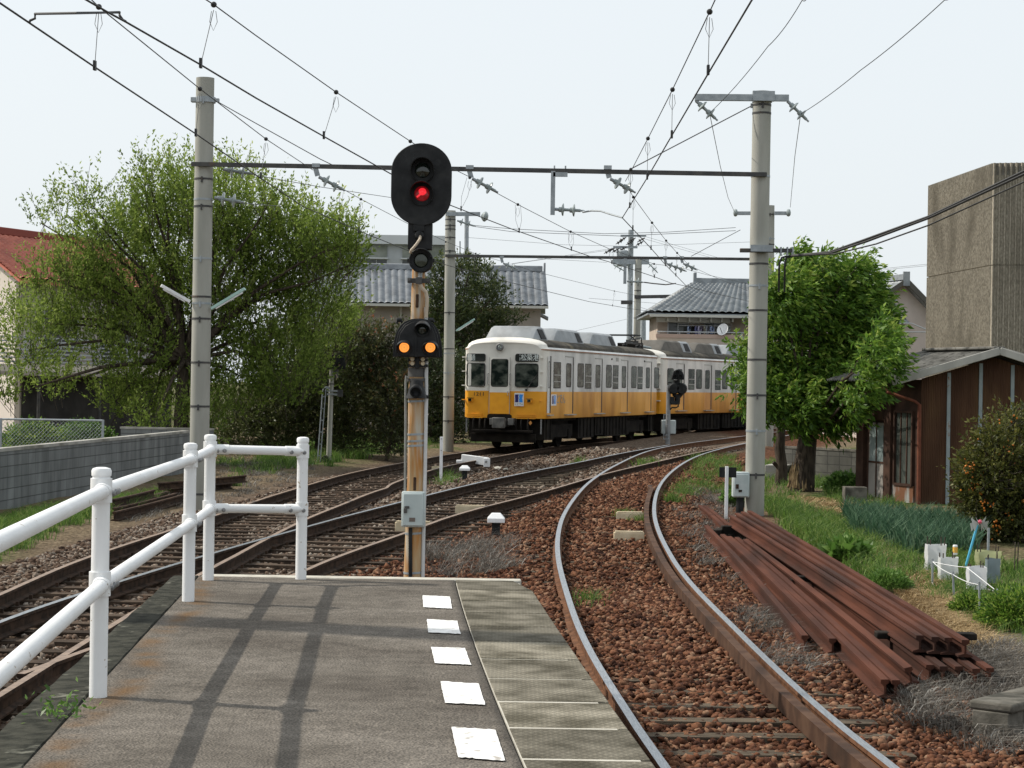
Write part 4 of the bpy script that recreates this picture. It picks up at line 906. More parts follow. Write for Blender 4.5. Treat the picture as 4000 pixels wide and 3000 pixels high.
far_w = [[(2524, 925, 108), (2800, 1005, 130)], [(2490, 925, 108), (2790, 1010, 130)], [(2395, 970, 108), (2000, 1030, 90)], [(2395, 975, 108), (1900, 1045, 88)], [(2040, 1290, 120), (2150, 1315, 118), (2455, 1245, 108)], [(2500, 1200, 105), (2930, 1330, 112)],
         [(3420, 1052, 90), (3640, 1030, 80)], [(3420, 1057, 90), (3640, 1036, 80)], [(2300, 1165, 100), (2700, 1195, 101)], [(2370, 1025, 102), (2100, 1010, 80)]]
for i, q in enumerate(far_w): W_('thin distant wire against the pale sky', q, .008, 'thin_wire', 'thin wires in the distance')
br = obj('wire_spacer', MB().tube([un(115, 87, ZC), un(118, 80, Y=dep(115, 87)), un(137, 72, Y=dep(115, 87)), un(137, 54, Y=dep(115, 87)), un(300, 51, Y=15.4), un(467, 48, Y=dep(491, 85)), un(467, 60, Y=dep(491, 85)), un(480, 78, Y=dep(491, 85)), un(491, 84, ZC)], .011, 8), 'wire')
tag(br, 'thin steel rod bridging two overhead wires at the top left', 'wire spacer')
#@@PART4
# ------------------------------------------------------------------ train
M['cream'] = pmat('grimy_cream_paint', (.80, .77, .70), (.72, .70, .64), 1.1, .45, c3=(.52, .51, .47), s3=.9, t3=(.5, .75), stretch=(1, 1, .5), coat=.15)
M['cream_side'] = pmat('side_white_paint', (.74, .73, .70), (.63, .63, .61), 1.3, .55, c3=(.42, .42, .405), s3=1.0, t3=(.48, .72), stretch=(1, 1, .35))  # car sides greyer and slightly darker than the car ends
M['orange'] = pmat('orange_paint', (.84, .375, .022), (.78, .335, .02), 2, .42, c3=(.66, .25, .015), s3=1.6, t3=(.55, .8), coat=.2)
M['orange_side'] = pmat('side_orange_paint', (.80, .40, .075), (.70, .33, .05), 1.6, .55, c3=(.50, .21, .035), s3=1.1, t3=(.5, .75), stretch=(1, 1, .4))  # car sides less saturated than the orange of the ends
M['roof'] = pmat('sooty_roof', (.055, .05, .043), (.10, .092, .075), 2.2, .9, c3=(.15, .13, .09), s3=1.4, t3=(.58, .72))
M['ac'] = pmat('grey_air_conditioner', (.25, .27, .285), (.31, .33, .345), 2.5, .6, c3=(.17, .175, .175), s3=1.3, t3=(.5, .72))
M['ac_dark'] = pmat('dark_air_conditioner', (.11, .105, .095), (.16, .15, .135), 2.5, .8)  # darker front part of two roof units on the second car
M['louvre'] = pmat('louvre_dark', (.03, .03, .032), (.05, .05, .05), 12, .7)
M['under'] = pmat('brake_dust_black', (.008, .007, .0065), (.020, .017, .014), 3, .9)
def glassmat():
    m, n, l, b = nt('train_glass'); b.inputs["Roughness"].default_value = .25; b.inputs["Specular IOR Level"].default_value = .08
    tc = n.new("ShaderNodeNewGeometry"); nz = n.new("ShaderNodeTexNoise"); nz.inputs["Scale"].default_value = 2.6; nz.inputs["Detail"].default_value = 3; mp = n.new("ShaderNodeMapping"); mp.inputs[3].default_value = (1, 1, 1.6); l.new(tc.outputs["Position"], mp.inputs[0]); l.new(mp.outputs[0], nz.inputs[0])
    r = n.new("ShaderNodeValToRGB"); e = r.color_ramp.elements; e[0].position = .42; e[0].color = (.010, .016, .014, 1); e[1].position = .72; e[1].color = (.13, .145, .12, 1); l.new(nz.outputs[0], r.inputs[0]); l.new(r.outputs[0], b.inputs["Base Color"]); return m  # pale patches put into the colour for light seen through the car
M['glass'] = glassmat()
M['rubber'] = pmat('window_rubber', (.02, .02, .02), None, rough=.6)
M['sash'] = pmat('dull_sash', (.33, .33, .31), None, rough=.5)
M['plate'] = pmat('dark_roller_sign', (.012, .016, .014), None, rough=.3)
M['letter'] = pmat('sign_letters', (.72, .78, .76), None, rough=.5)
M['num'] = pmat('number_dark', (.02, .02, .02), None, rough=.5)
M['navy'] = pmat('navy_print', (.025, .02, .14), None, rough=.4); M['sky'] = pmat('light_blue_print', (.03, .27, .80), None, rough=.4)
M['lamp_glass'] = pmat('headlamp_glass', (.55, .57, .58), None, rough=.08, metal=.6)
M['rust_edge'] = pmat('rain_gutter_rust', (.25, .12, .07), (.33, .17, .10), 6, .8)
def text(name, s, size, o, ux, uz, nrm, mat, parent, sq=1.0):
    c = bpy.data.curves.new(name, 'FONT'); c.body = s; c.size = size; c.align_x = 'CENTER'; c.align_y = 'CENTER'; c.extrude = .002; c.offset = 0
    t = bpy.data.objects.new(name, c); COL.objects.link(t); c.materials.append(M[mat])
    X, Z_, N = Vector(ux).normalized() * sq, Vector(uz).normalized(), Vector(nrm).normalized()
    mw = Matrix(((X.x, Z_.x, N.x, o[0]), (X.y, Z_.y, N.y, o[1]), (X.z, Z_.z, N.z, o[2]), (0, 0, 0, 1)))
    dg = bpy.context.evaluated_depsgraph_get(); me = bpy.data.meshes.new_from_object(t.evaluated_get(dg)); bpy.data.objects.remove(t)
    off = WLOC.get(parent.name, Vector()); me.transform(Matrix.Translation(-off) @ mw)
    me.materials.clear(); me.materials.append(M[mat]); o2 = bpy.data.objects.new(name, me); return link(o2, parent)
HWD = 1.41
class Car:
    """local axes: s back along the train, r towards the camera's right, z above the rail"""
    def __init__(c, name, label, fr, t, L, z0):
        c.t = Vector((t[0], t[1], 0)).normalized(); c.r = Vector((c.t.y, -c.t.x, 0)); c.L = L
        c.o = Vector((fr[0], fr[1], z0)) - c.r * HWD; c.T = Matrix(((c.t.x, c.r.x, 0, c.o.x), (c.t.y, c.r.y, 0, c.o.y), (0, 0, 1, c.o.z), (0, 0, 0, 1)))
        c.root = thing(name, label, 'train car', c.o + c.t * L / 2, 'cars of the orange and white train')
    def P(c, s, r, z): return c.T @ Vector((s, r, z))
    def box(c, m, s0, s1, r0, r1, z0, z1, mi=0): return m.box(s0, s1, r0, r1, z0, z1, mi, c.T)
    def s_at(c, px, r=HWD):
        k = (px - 2000) / FPX; o = c.o + c.r * r; return (k * o.y - o.x) / (c.t.x - k * c.t.y)
    def z_at(c, py, s, r=HWD):
        p = c.P(s, r, 0); px = 2000 + p.x / p.y * FPX; return un(px, py, Y=p.y).z - c.o.z
    def body(c, front_r=.28):
        L = c.L
        def sec(w, top):
            half = [(w - .015, 1.0), (w, 1.03), (w, 1.87), (w, 1.8701), (w, 3.17), (w + .025, 3.2), (w + .025, 3.235), (w - .06, 3.30)]
            for k in range(1, 7): a = k / 6; half.append(((w - .06) * math.cos(a * math.pi / 2) ** .8, 3.30 + (top - 3.30) * math.sin(a * math.pi / 2) ** .9))
            return half
        ss = [0, .02, .06, .13, .22, .34, .6]; ss += list(np.linspace(1.2, L - .5, 14)) + [L - .3, L - .15, L - .05, L]
        V = []; n = None; rows = []
        for s in ss:
            e = min(s, L - s); f = 1 - math.sqrt(max(0, 1 - (1 - min(e, .34) / .34) ** 2)); w = HWD - .20 * f; top = 3.62 - .18 * f
            h = sec(w, top); row = h + [(-a, b) for a, b in reversed(h)]; n = len(row); rows.append([Vector((s - .07 * (1 - (a / HWD) ** 2) * (1 if s < .3 else 0) * (1 - min(1, s / .3)), a, b)) for a, b in row])
        for rw in rows: V += [c.T @ p for p in rw]
        m = MB(); Fc = []; mi = []
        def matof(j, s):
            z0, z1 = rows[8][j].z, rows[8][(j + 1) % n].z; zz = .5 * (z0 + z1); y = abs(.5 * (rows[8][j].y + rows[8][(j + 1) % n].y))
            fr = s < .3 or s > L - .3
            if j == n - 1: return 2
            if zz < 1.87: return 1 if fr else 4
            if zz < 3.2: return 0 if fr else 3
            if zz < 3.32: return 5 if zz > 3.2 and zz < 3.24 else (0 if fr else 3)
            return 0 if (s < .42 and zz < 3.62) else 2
        for i in range(len(ss) - 1):
            for j in range(n): Fc.append((i * n + j, (i + 1) * n + j, (i + 1) * n + (j + 1) % n, i * n + (j + 1) % n)); mi.append(matof(j, .5 * (ss[i] + ss[i + 1])))
        m.add(V, Fc); m.m = mi
        for e in (0, len(ss) - 1):
            # end wall split at the belt so paint stays in its band: strips between mirrored points
            for j in range(n // 2 - 1):
                q = [e * n + j, e * n + j + 1, e * n + n - 2 - j, e * n + n - 1 - j]
                m.f.append(q if e else q[::-1]); m.m.append(1 if rows[8][j].z < 1.869 else 0)
        return obj('body', m, ['cream', 'orange', 'roof', 'cream_side', 'orange_side', 'rust_edge'], c.root, ang=28)
    def panel(c, name, s0, s1, z0, z1, parent, glass='glass', sash=False, rr=.05, out=.006, frame=.028, r=HWD):
        m = MB(); w, h = s1 - s0, z1 - z0
        def rect(a, b, q, rad):
            o = []
            for cx, cz, st in ((s1 - a - rad, z1 - a - rad, 0), (s0 + a + rad, z1 - a - rad, 1), (s0 + a + rad, z0 + a + rad, 2), (s1 - a - rad, z0 + a + rad, 3)):
                for k in range(5): t = (st + k / 4) * math.pi / 2; o.append(c.T @ Vector((cx + rad * math.cos(t), q, cz + rad * math.sin(t))))
            return o
        A = rect(0, 0, r + out, rr); B = rect(frame, 0, r + out + .004, max(.01, rr - frame * .5)); Cc = rect(frame, 0, r + out - .002, max(.01, rr - frame * .5)); n = len(A)
        A0 = rect(0, 0, r - .01, rr)
        m.add(A0 + A, [(i, (i + 1) % n, n + (i + 1) % n, n + i) for i in range(n)], 0); m.add(A + B, [(i, (i + 1) % n, n + (i + 1) % n, n + i) for i in range(n)], 0); m.add(B + Cc, [(i, (i + 1) % n, n + (i + 1) % n, n + i) for i in range(n)], 0)
        if sash:
            for k in (.25, .5): c.box(m, s0 + frame, s1 - frame, r + out - .004, r + out + .012, z0 + h * k - .012, z0 + h * k + .018, 1)
        o = obj('window', m, ['rubber', 'sash'], parent, smooth=False)
        obj('pane', MB().add(Cc, [list(range(n))[::-1]]), glass, o, smooth=False); return o
    def door(c, s0, s1, gap_right=True, win=(.25, .8)):
        d = MB(); z0, z1 = 1.17, 3.02
        c.box(d, s0, s1, HWD - .01, HWD + .004, 1.87, z1, 0); c.box(d, s0, s1, HWD - .01, HWD + .004, z0, 1.8695, 1)
        g = .10
        c.box(d, s1 - g, s1, HWD - .01, HWD + .010, z0 - .02, z1, 2); c.box(d, s0, s1, HWD - .01, HWD + .012, z1, z1 + .035, 3)
        o = obj('door', d, ['cream_side', 'orange_side', 'rubber', 'sash'], c.root, smooth=False)
        w = s1 - s0; c.panel('window', s0 + w * .10, s0 + w * .72, 2.02, 2.82, o, rr=.09, out=.010)
        e = MB(); c.box(e, s0 - .05, s1 + .08, HWD, HWD + .12, z0 - .075, z0 - .045); obj('step', e, 'sash', o); return o
    def ac(c, s0, s1, parts=('ac', 'ac'), split=.62):
        m = MB(); zb, zt = 3.56, 4.0; rb, rt = .98, .80; L = s1 - s0
        def ringp(s, k):
            return [c.P(s, r, z) for r, z in ((-rb, zb - .14), (-rb + .02, zb), (-rt, zt - .06), (-rt + .1, zt), (rt - .1, zt), (rt, zt - .06), (rb - .02, zb), (rb, zb - .14))] if k else None
        prof = [(-1, zb - .14), (-.98, zb), (-rt / rb, zt - .07), (-rt / rb + .12, zt), (rt / rb - .12, zt), (rt / rb, zt - .07), (.98, zb), (1, zb - .14)]
        rings = []
        for s, k, hh in ((s0, .93, .0), (s0 + .02, .95, .25), (s0 + .32, .98, .9), (s0 + .45, 1, 1), (s0 + L * split, 1, 1), (s0 + L * split + .001, 1, 1), (s1 - .3, 1, 1), (s1 - .2, .98, .9), (s1 - .02, .95, .25), (s1, .93, 0)):
            rings.append([c.P(s, a * rb * k, zb - .14 + (b - zb + .14) * hh) for a, b in prof])
        n = len(prof); V = [p for r in rings for p in r]; Fc = []; mi = []
        for i in range(len(rings) - 1):
            for j in range(n - 1): Fc.append((i * n + j, (i + 1) * n + j, (i + 1) * n + j + 1, i * n + j + 1)); mi.append(0 if i < 4 else 1)
        m.add(V, Fc); m.m = mi
        o = obj('air_conditioner', m, list(parts), c.root, ang=30)
        q = MB(); sa, sb = s1 - 1.0, s1 - .45
        V = [c.P(sa, rb - .02 + .012, zb + .02), c.P(sb, rb - .02 + .012, zb + .02), c.P(sb - .03, rt + .018, zt - .1), c.P(sa + .0, rt + .018, zt - .1)]
        q.add(V + [p - c.r * .03 for p in V], [(0, 1, 2, 3), (0, 4, 5, 1), (1, 5, 6, 2), (2, 6, 7, 3), (3, 7, 4, 0)]); obj('louvre', q, 'louvre', o, smooth=False)
        q = MB()
        for s in (s0 + .9, s1 - .42, s1 - .1): c.box(q, s, s + .05, rb - .03, rb + .02, zb - .2, zb - .02)
        obj('foot', q, 'ac', o)
    def bogie(c, s):
        b = MB(); c.box(b, s - 1.5, s + 1.5, 1.0, 1.14, .36, .78); c.box(b, s - 1.5, s + 1.5, -1.14, -1.0, .36, .78); c.box(b, s - 1.4, s + 1.4, -1.0, 1.0, .30, .95); c.box(b, s - .3, s + .3, -1.0, 1.0, .4, .75)
        for e in (-1, 1):
            for sx in (-1.06, 1.06): c.box(b, s + sx - .16, s + sx + .16, e * 1.08 - .09, e * 1.08 + .09, .28, .62)
            for k in range(6): b.tube([c.P(s - .2 + (k % 2) * .4, e * 1.06, .5 + k // 2 * .1), c.P(s - .2 + (k % 2) * .4, e * 1.06, .58 + k // 2 * .1)], .09, 8)
        bo = obj('bogie', b, 'under', c.root, smooth=False)
        for sx in (-1.06, 1.06):
            w = MB()
            for e in (-1, 1): w.lathe([(.46, -.06), (.46, -.03), (.43, -.02), (.43, .06), (.36, .06), (.34, .03), (.1, .03), (.1, .08)], c.P(s + sx, e * .73, .43), c.r * e, 28)
            w.tube([c.P(s + sx, -.8, .43), c.P(s + sx, .8, .43)], .08, 12); obj('wheelset', w, 'under', bo, ang=30)
    def under(c, spans):
        for s0, s1, z0 in spans:
            m = MB(); c.box(m, s0, s1, .5, 1.28, z0, .98); c.box(m, s0, s1, -1.28, .5, z0 + .05, .98); 
            for k in np.arange(s0 + .2, s1, .45): c.box(m, k, k + .04, 1.28, 1.31, z0 + .05, .95)
            obj('underfloor_box', m, 'under', c.root, smooth=False)
        m = MB(); c.box(m, .3, c.L - .3, -1.2, 1.2, .90, 1.01); obj('underframe', m, 'under', c.root, smooth=False)
ZT = .30
c1 = Car('train_car', 'front car of the orange and white train, numbered 1211, with headlamp', (1.09, 64.0), (4.67, 14.6), 15.33, ZT)
c1.body()
for a, b in ((343, 397), (535, 584), (705, 750), (862, 903)): c1.door(c1.s_at(2000 + a * .6028), c1.s_at(2000 + b * .6028))
for a, b, sh in ((268, 315, 1), (423, 464, 0), (472, 513, 1), (608, 645, 0), (652, 688, 1), (772, 806, 0), (812, 845, 1), (920, 951, 0)):
    c1.panel('window', c1.s_at(2000 + a * .6028), c1.s_at(2000 + b * .6028), 1.98 if sh else 2.02, 2.84, c1.root, sash=bool(sh), rr=.02 if sh else .1)
d = MB(); s0, s1 = c1.s_at(2139), c1.s_at(2151); c1.box(d, s0, s1, HWD - .01, HWD + .005, 1.18, 3.0, 0); c1.box(d, s1 - .1, s1, HWD - .01, HWD + .014, 1.18, 3.02, 1); c1.box(d, s0 - .02, s1 + .1, HWD, HWD + .1, 1.1, 1.13, 2)
cd = obj('cab_door', d, ['cream_side', 'rubber', 'sash'], c1.root, smooth=False); c1.panel('window', s0 + .06, s1 - .12, 1.98, 2.85, cd, rr=.05)
for (x0, x1) in ((1960, 2146), (2092, 2285), (2200, 2413)):
    sb_ = c1.s_at(x1, .95); c1.ac(max(.55, sb_ - 3.4), sb_)
c1.bogie(2.6); c1.bogie(12.6); c1.under([(.3, 1.0, .3), (4.3, 6.3, .28), (6.5, 7.6, .34), (7.8, 10.9, .27), (14.3, 15.1, .35)])
q = MB(); s = c1.s_at(2000 + 678 * .6028); c1.box(q, s - .15, s + .2, HWD, HWD + .01, 2.98, 3.12); obj('vent', q, 'sash', c1.root)
q = MB()
for px in (643, 855): s = c1.s_at(2000 + px * .6028); q.lathe([(.035, 0), (.035, .03)], c1.P(s, HWD, 3.05), c1.r, 10)
obj('side_lamp', q, 'rubber', c1.root)
# pantograph and gear behind the last air conditioner
pg = MB(); s0, s1 = c1.s_at(2432, .5), c1.s_at(2545, .5)
for r in (-.55, .55):
    for e, f in ((0, 1), (1, 0)): pg.bar(c1.P(s0 + .3 + e * 1.8, r, 3.8), c1.P(s0 + .9 + f * .7, r, 4.06), .04, .04); pg.bar(c1.P(s0 + .3 + e * 1.8, r, 3.8), c1.P(s0 + .3 + f * 1.8, r, 3.86), .05, .05)
    pg.bar(c1.P(s0 + .1, r, 3.76), c1.P(s0 + 2.4, r, 3.76), .06, .06)
for s in (.9, 1.5): pg.bar(c1.P(s0 + s, -.8, 4.08), c1.P(s0 + s, .8, 4.08), .06, .05)
for s in (.2, 2.3):
    for r in (-.5, .5): pg.lathe([(.05, 0), (.1, .02), (.1, .05), (.05, .07), (.1, .09), (.1, .12), (.05, .14)], c1.P(s0 + s, r, 3.58), (0, 0, 1), 10)
obj('pantograph', pg, 'wire', c1.root)
g = MB(); c1.box(g, s0 + 2.9, s0 + 3.6, -.5, .4, 3.6, 3.82); obj('roof_box', g, 'under', c1.root, bevel=.02)
g = MB(); g.tube([c1.P(s0 + 3.6, -.3, 3.8), c1.P(s0 + 4.0, -.2, 3.85), c1.P(s0 + 4.3, .2, 3.7), c1.P(s0 + 4.8, .4, 3.65)], .06, 8); obj('arrester', g, 'porcelain', c1.root)
g = MB(); g.tube([c1.P(s0 + 1.0, .6, 3.9), c1.P(s0 + 1.8, .75, 4.0), c1.P(s0 + 2.6, .6, 3.7), c1.P(s0 + 3.2, .3, 3.78)], .025, 6); obj('roof_cable', g, 'wire', c1.root)
# --- front face; (cx, cy) in the 1659 px crop at (1750,1200)
NF = -c1.t
def fr_(cx, cy, out=0.0):
    r = (cx - 145) / 915 * 2 * HWD - HWD; z = 2.4 + (1498 - (1200 + .3617 * cy)) / 120.5 - ZT
    bow = .07 * (1 - (r / HWD) ** 2) + (-.035 * max(0, abs(r) / HWD - .75) / .25 if abs(r) > .75 * HWD else 0)
    return c1.P(-bow - out + .0, r, z)
def fpoly(name, cx0, cx1, cy0, cy1, mats, parent, rad=28, rim=9, glass=True, out=.012):
    def ring(a, o):
        P = []; r_ = max(3, rad - a)
        for ex, ey, st in ((cx1 - a - r_, cy0 + a + r_, 0), (cx0 + a + r_, cy0 + a + r_, 1), (cx0 + a + r_, cy1 - a - r_, 2), (cx1 - a - r_, cy1 - a - r_, 3)):
            for k in range(5): t = (st + k / 4) * math.pi / 2; P.append(fr_(ex + r_ * math.cos(t), ey - r_ * math.sin(t), o))
        return P
    A0, A, B, Cc = ring(0, -.03), ring(0, out), ring(rim * .7, out + .01), ring(rim, out - .002); n = len(A)
    m = MB()
    for p, q in ((A0, A), (A, B), (B, Cc)): m.add(p + q, [(i, (i + 1) % n, n + (i + 1) % n, n + i) for i in range(n)], 0)
    o = obj(name, m, mats[0], parent, smooth=False); obj('pane', MB().add(Cc, [list(range(n))]), mats[1], o, smooth=False); return o
fpoly('window', 182, 397, 600, 857, ('rubber', 'glass'), c1.root); 
wr_w = fpoly('window', 727, 978, 600, 857, ('rubber', 'glass'), c1.root)
ds1 = fpoly('destination_sign', 180, 397, 500, 585, ('rubber', 'plate'), c1.root, 22, 5); ds2 = fpoly('destination_sign', 727, 980, 498, 583, ('rubber', 'plate'), c1.root, 22, 5)
fd = MB()
def fgrid(m, cx0, cx1, cys, out, mi):
    xs = np.linspace(cx0, cx1, 5); V = [fr_(x, y, out) for y in cys for x in xs]; m.add(V, [(j * 5 + i, j * 5 + i + 1, (j + 1) * 5 + i + 1, (j + 1) * 5 + i) for j in range(len(cys) - 1) for i in range(4)], mi)
fgrid(fd, 447, 673, (540, 700, 916.5), .010, 0); fgrid(fd, 447, 673, (917, 1030, 1145), .010, 1)
for x in (447, 673):
    m_ = fd; a = [fr_(x - 3, 540, .012), fr_(x + 3, 540, .012), fr_(x + 3, 1145, .012), fr_(x - 3, 1145, .012)]; m_.add(a, [(0, 1, 2, 3)], 2)
fdo = obj('front_door', fd, ['cream', 'orange', 'sash'], c1.root, smooth=False); fpoly('window', 463, 655, 555, 857, ('rubber', 'glass'), fdo, 26, 7, out=.016)
obj('handle', MB().tube([fr_(656, 905, .02), fr_(656, 905, .06), fr_(656, 945, .06), fr_(656, 945, .02)], .012, 8), 'galv', fdo)
for x in (435, 678): obj('grab_rail', MB().tube([fr_(x, 715, .0), fr_(x, 718, .07), fr_(x, 832, .07), fr_(x, 835, .0)], .014, 8), 'bolt', c1.root)
hl = MB(); hl.lathe([(.115, -.06), (.118, .05), (.10, .06), (.088, .03), (.08, .0)], fr_(556, 430), NF, 28, cap=False); hlo = obj('headlight', hl, 'bolt', c1.root); obj('lens', MB().lathe([(.09, .0), (.06, .03), (.001, .04)], fr_(556, 430), NF, 24), 'lamp_glass', hlo)
for x in (237, 890):
    m = MB(); p = fr_(x, 1001, .0); m.prism([(-.075, -.06), (.075, -.06), (.075, .06), (-.075, .06)], p, c1.r, (0, 0, 1), NF * .09); mo = obj('marker_light', m, 'orange', c1.root, bevel=.015)
    m = MB().prism([(-.055, -.042), (.055, -.042), (.055, .042), (-.055, .042)], p + NF * .092, c1.r, (0, 0, 1), NF * .006); m.prism([(-.1, .07), (.1, .07), (.1, .055), (-.1, .055)], p + NF * .0, c1.r, (0, 0, 1), NF * .1); obj('lens', m, 'glass', mo)
wp = MB(); wp.tube([fr_(853, 885, .03), fr_(950, 742, .035)], .014, 6); wp.tube([fr_(905, 810, .04), fr_(968, 715, .03)], .011, 6); wp.lathe([(.04, 0), (.04, .04)], fr_(853, 885, .0), NF, 10); obj('wiper', wp, 'rubber', c1.root)
for cy0 in (1152, 1170, 1188):
    for a, b in ((195, 375), (750, 955)): obj('step_rib', MB().bar(fr_(a, cy0 + 2, .008), fr_(b, cy0 + 2, .008), .03, .028), 'orange', c1.root)
fc_ = MB()
V = [fr_(x, y, .014) for x, y in ((425, 1206), (430, 1160), (447, 1149), (680, 1149), (697, 1160), (703, 1206))]; fc_.add(V, [(0, 1, 2, 3, 4, 5)]); obj('coupler_recess', fc_, 'under', c1.root)
for y, xs in ((540, (150, 1010)), (692, (150, 1010)), (845, (150, 1010)), (1000, (152, 1005))):
    for x in xs: obj('foot_rung', MB().bar(fr_(x - 12, y, -.0), fr_(x + 12, y, .0), .12, .03), 'cream' if y < 900 else 'orange', c1.root)
text('sign_text', '高松築港', .235, fr_(853, 542, .016), c1.r, (0, 0, 1), NF, 'letter', ds2, .86)
text('sign_text', '普通', .22, fr_(232, 548, .016), c1.r, (0, 0, 1), NF, 'letter', ds1, .72)
text('car_number', '1211', .165, fr_(332, 938, .016), c1.r, (0, 0, 1), NF, 'num', c1.root, 1.25)
lp = MB(); p = fr_(777, 989, .013); lp.prism([(-.158, -.212), (.158, -.212), (.158, .212), (-.158, .212)], p, c1.r, (0, 0, 1), NF * .004); lg = obj('emblem_plate', lp, 'white', c1.root)
p2 = p + NF * .0055
obj('emblem', MB().prism([(-.135, -.09), (-.03, -.09), (-.018, -.04), (-.03, -.01), (-.012, .05), (-.03, .09), (-.012, .165), (-.135, .165)], p2, c1.r, (0, 0, 1), NF * .002), 'navy', lg)
obj('emblem', MB().prism([(-.005, -.09), (.13, -.09), (.10, .035), (.135, .165), (.01, .165), (-.005, .09), (.014, .05), (-.008, -.01), (.01, -.04)], p2, c1.r, (0, 0, 1), NF * .002), 'sky', lg)
text('emblem_text', 'ことでん', .085, p2 + Vector((0, 0, -.152)), c1.r, (0, 0, 1), NF, 'num', lg, .86)
s = c1.s_at(2000 + 272 * .6028); q = MB(); c1.box(q, s - .3, s + .3, HWD, HWD + .006, 1.42, 1.78); so_ = obj('side_emblem', q, 'white', c1.root); q = MB(); c1.box(q, s - .2, s - .03, HWD + .006, HWD + .009, 1.47, 1.74); obj('emblem', q, 'navy', so_); q = MB(); c1.box(q, s + .03, s + .2, HWD + .006, HWD + .009, 1.47, 1.74); obj('emblem', q, 'sky', so_)
s = c1.s_at(2000 + 307 * .6028); text('side_text', 'ことでん', .36, c1.P(s, HWD + .007, 1.62), c1.t, (0, 0, 1), c1.r, 'galv', c1.root, 1.0)
# coupler, hoses and guard below the front
m = MB(); c1.box(m, -.45, .3, -.13, .13, .72, .98); c1.box(m, -.6, -.42, -.2, .2, .68, 1.02); obj('coupler', m, pmat('coupler_grey', (.07, .07, .068), (.14, .14, .13), 6, .6), c1.root, bevel=.02)
for r in (-1.0, -.78, -.6, .45, .62, .85): obj('air_hose', MB().tube([c1.P(-.05, r, .98), c1.P(-.16, r + .02, .85), c1.P(-.18, r + .03, .66), c1.P(-.12, r + .05, .55)], .03, 8), 'under', c1.root)
for r in (-.32, .3): obj('jumper_box', MB().box(-.22, 0, r - .09, r + .09, .78, .99, 0, c1.T), pmat('jumper_grey', (.12, .12, .115), None, rough=.6), c1.root, bevel=.01)
m = MB(); c1.box(m, -.05, .02, -1.1, 1.1, .22, .5); c1.box(m, -.25, 0, -1.0, 1.0, .55, .62); obj('pilot_guard', m, 'under', c1.root, bevel=.01)
for r in (-1.28, 1.25): obj('step_post', MB().bar(c1.P(.05, r, .98), c1.P(.05, r, .5), .04, .05), 'bolt', c1.root)
p = c1.P(-.14, .95, .86); obj('tag_plate', MB().prism([(-.06, 0), (0, -.07), (.06, 0), (0, .07)], p, c1.r, (0, 0, 1), NF * .01), pmat('orange_tag', (.55, .24, .06), None, rough=.5), c1.root)
for s_, z in ((3.2, .3), ): pass

d2 = Vector((3.62, 7.8, 0)).normalized()
c2 = Car('train_car', 'second car of the orange and white train behind the dwarf signal', (6.12, 80.1), d2[:2], 15.33, ZT)
c2.body()
SC2 = .3617
for a, b in ((805, 893), (1108, 1187), (1380, 1455)): c2.door(c2.s_at(2350 + a * SC2), c2.s_at(2350 + b * SC2))
for a, b, sh in ((708, 776, 0), (935, 1002, 1), (1018, 1082, 0), (1224, 1284, 1), (1300, 1358, 0)):
    c2.panel('window', c2.s_at(2350 + a * SC2), c2.s_at(2350 + b * SC2), 1.98 if sh else 2.02, 2.84, c2.root, sash=bool(sh), rr=.02 if sh else .1)
for a, x1 in ((545, 990), (960, 1320), (1290, 1640)):
    sb_ = c2.s_at(2350 + x1 * SC2, .95); c2.ac(max(.35, sb_ - 3.5), sb_, ('ac_dark' if a < 1200 else 'ac', 'ac'))
c2.bogie(2.6); c2.bogie(12.6); c2.under([(.2, .9, .3), (4.4, 7.2, .3), (7.6, 10.6, .33)])
for z in (1.5, 2.0, 2.55, 3.0): 
    m = MB(); c2.box(m, -.10, 0, .95, 1.25, z, z + .04); obj('foot_rung', m, 'cream', c2.root)
gw = MB(); cA = c1.P(15.33, 0, 0); 
V = []
for s, cc in ((15.28, c1), (-.0, c2)): V += [cc.P(s, r, z) for r, z in ((-.55, 1.1), (.55, 1.1), (.55, 3.0), (-.55, 3.0))]
gw.add(V, [(0, 1, 5, 4), (1, 2, 6, 5), (2, 3, 7, 6), (3, 0, 4, 7)]); obj('gangway', gw, 'under', c2.root)
q = MB(); s = c2.s_at(2350 + 1268 * SC2); c2.box(q, s - .17, s + .2, HWD, HWD + .01, 2.98, 3.12); obj('vent', q, 'cream_side', c2.root)
#@@PART5
# ------------------------------------------------------------------ buildings
M['tile_grey'] = pmat('silver_grey_roof_tile', (.20, .215, .235), (.29, .31, .33), 3, .42, c3=(.15, .16, .17), s3=1.2, t3=(.5, .7))
M['tile_grey2'] = pmat('slate_grey_roof_tile', (.18, .20, .215), (.27, .295, .31), 3, .45, c3=(.14, .155, .165), s3=1.4, t3=(.5, .7))
M['tile_red'] = pmat('red_roof_tile', (.42, .115, .075), (.50, .155, .10), 3, .6, c3=(.30, .09, .06), s3=1.3, t3=(.5, .7))
M['stucco'] = pmat('beige_stucco', (.50, .42, .35), (.44, .37, .31), 1.2, .9, c3=(.38, .33, .28), s3=.7, t3=(.5, .7), stretch=(1, 1, .5))
M['stucco_grey'] = pmat('grey_beige_wall', (.36, .33, .29), (.32, .295, .26), 1.2, .9, c3=(.27, .25, .225), s3=.7, t3=(.5, .7))
M['pink_wall'] = pmat('pinkish_wall', (.52, .45, .41), (.46, .40, .365), 1.2, .9)
M['cream_wall'] = pmat('cream_wall', (.66, .60, .54), (.61, .555, .50), .8, .9)
M['grey_wall'] = pmat('pale_grey_wall', (.42, .44, .46), (.36, .38, .40), .8, .85)
M['white_wall'] = pmat('white_panel', (.56, .58, .60), (.52, .54, .56), .5, .8)
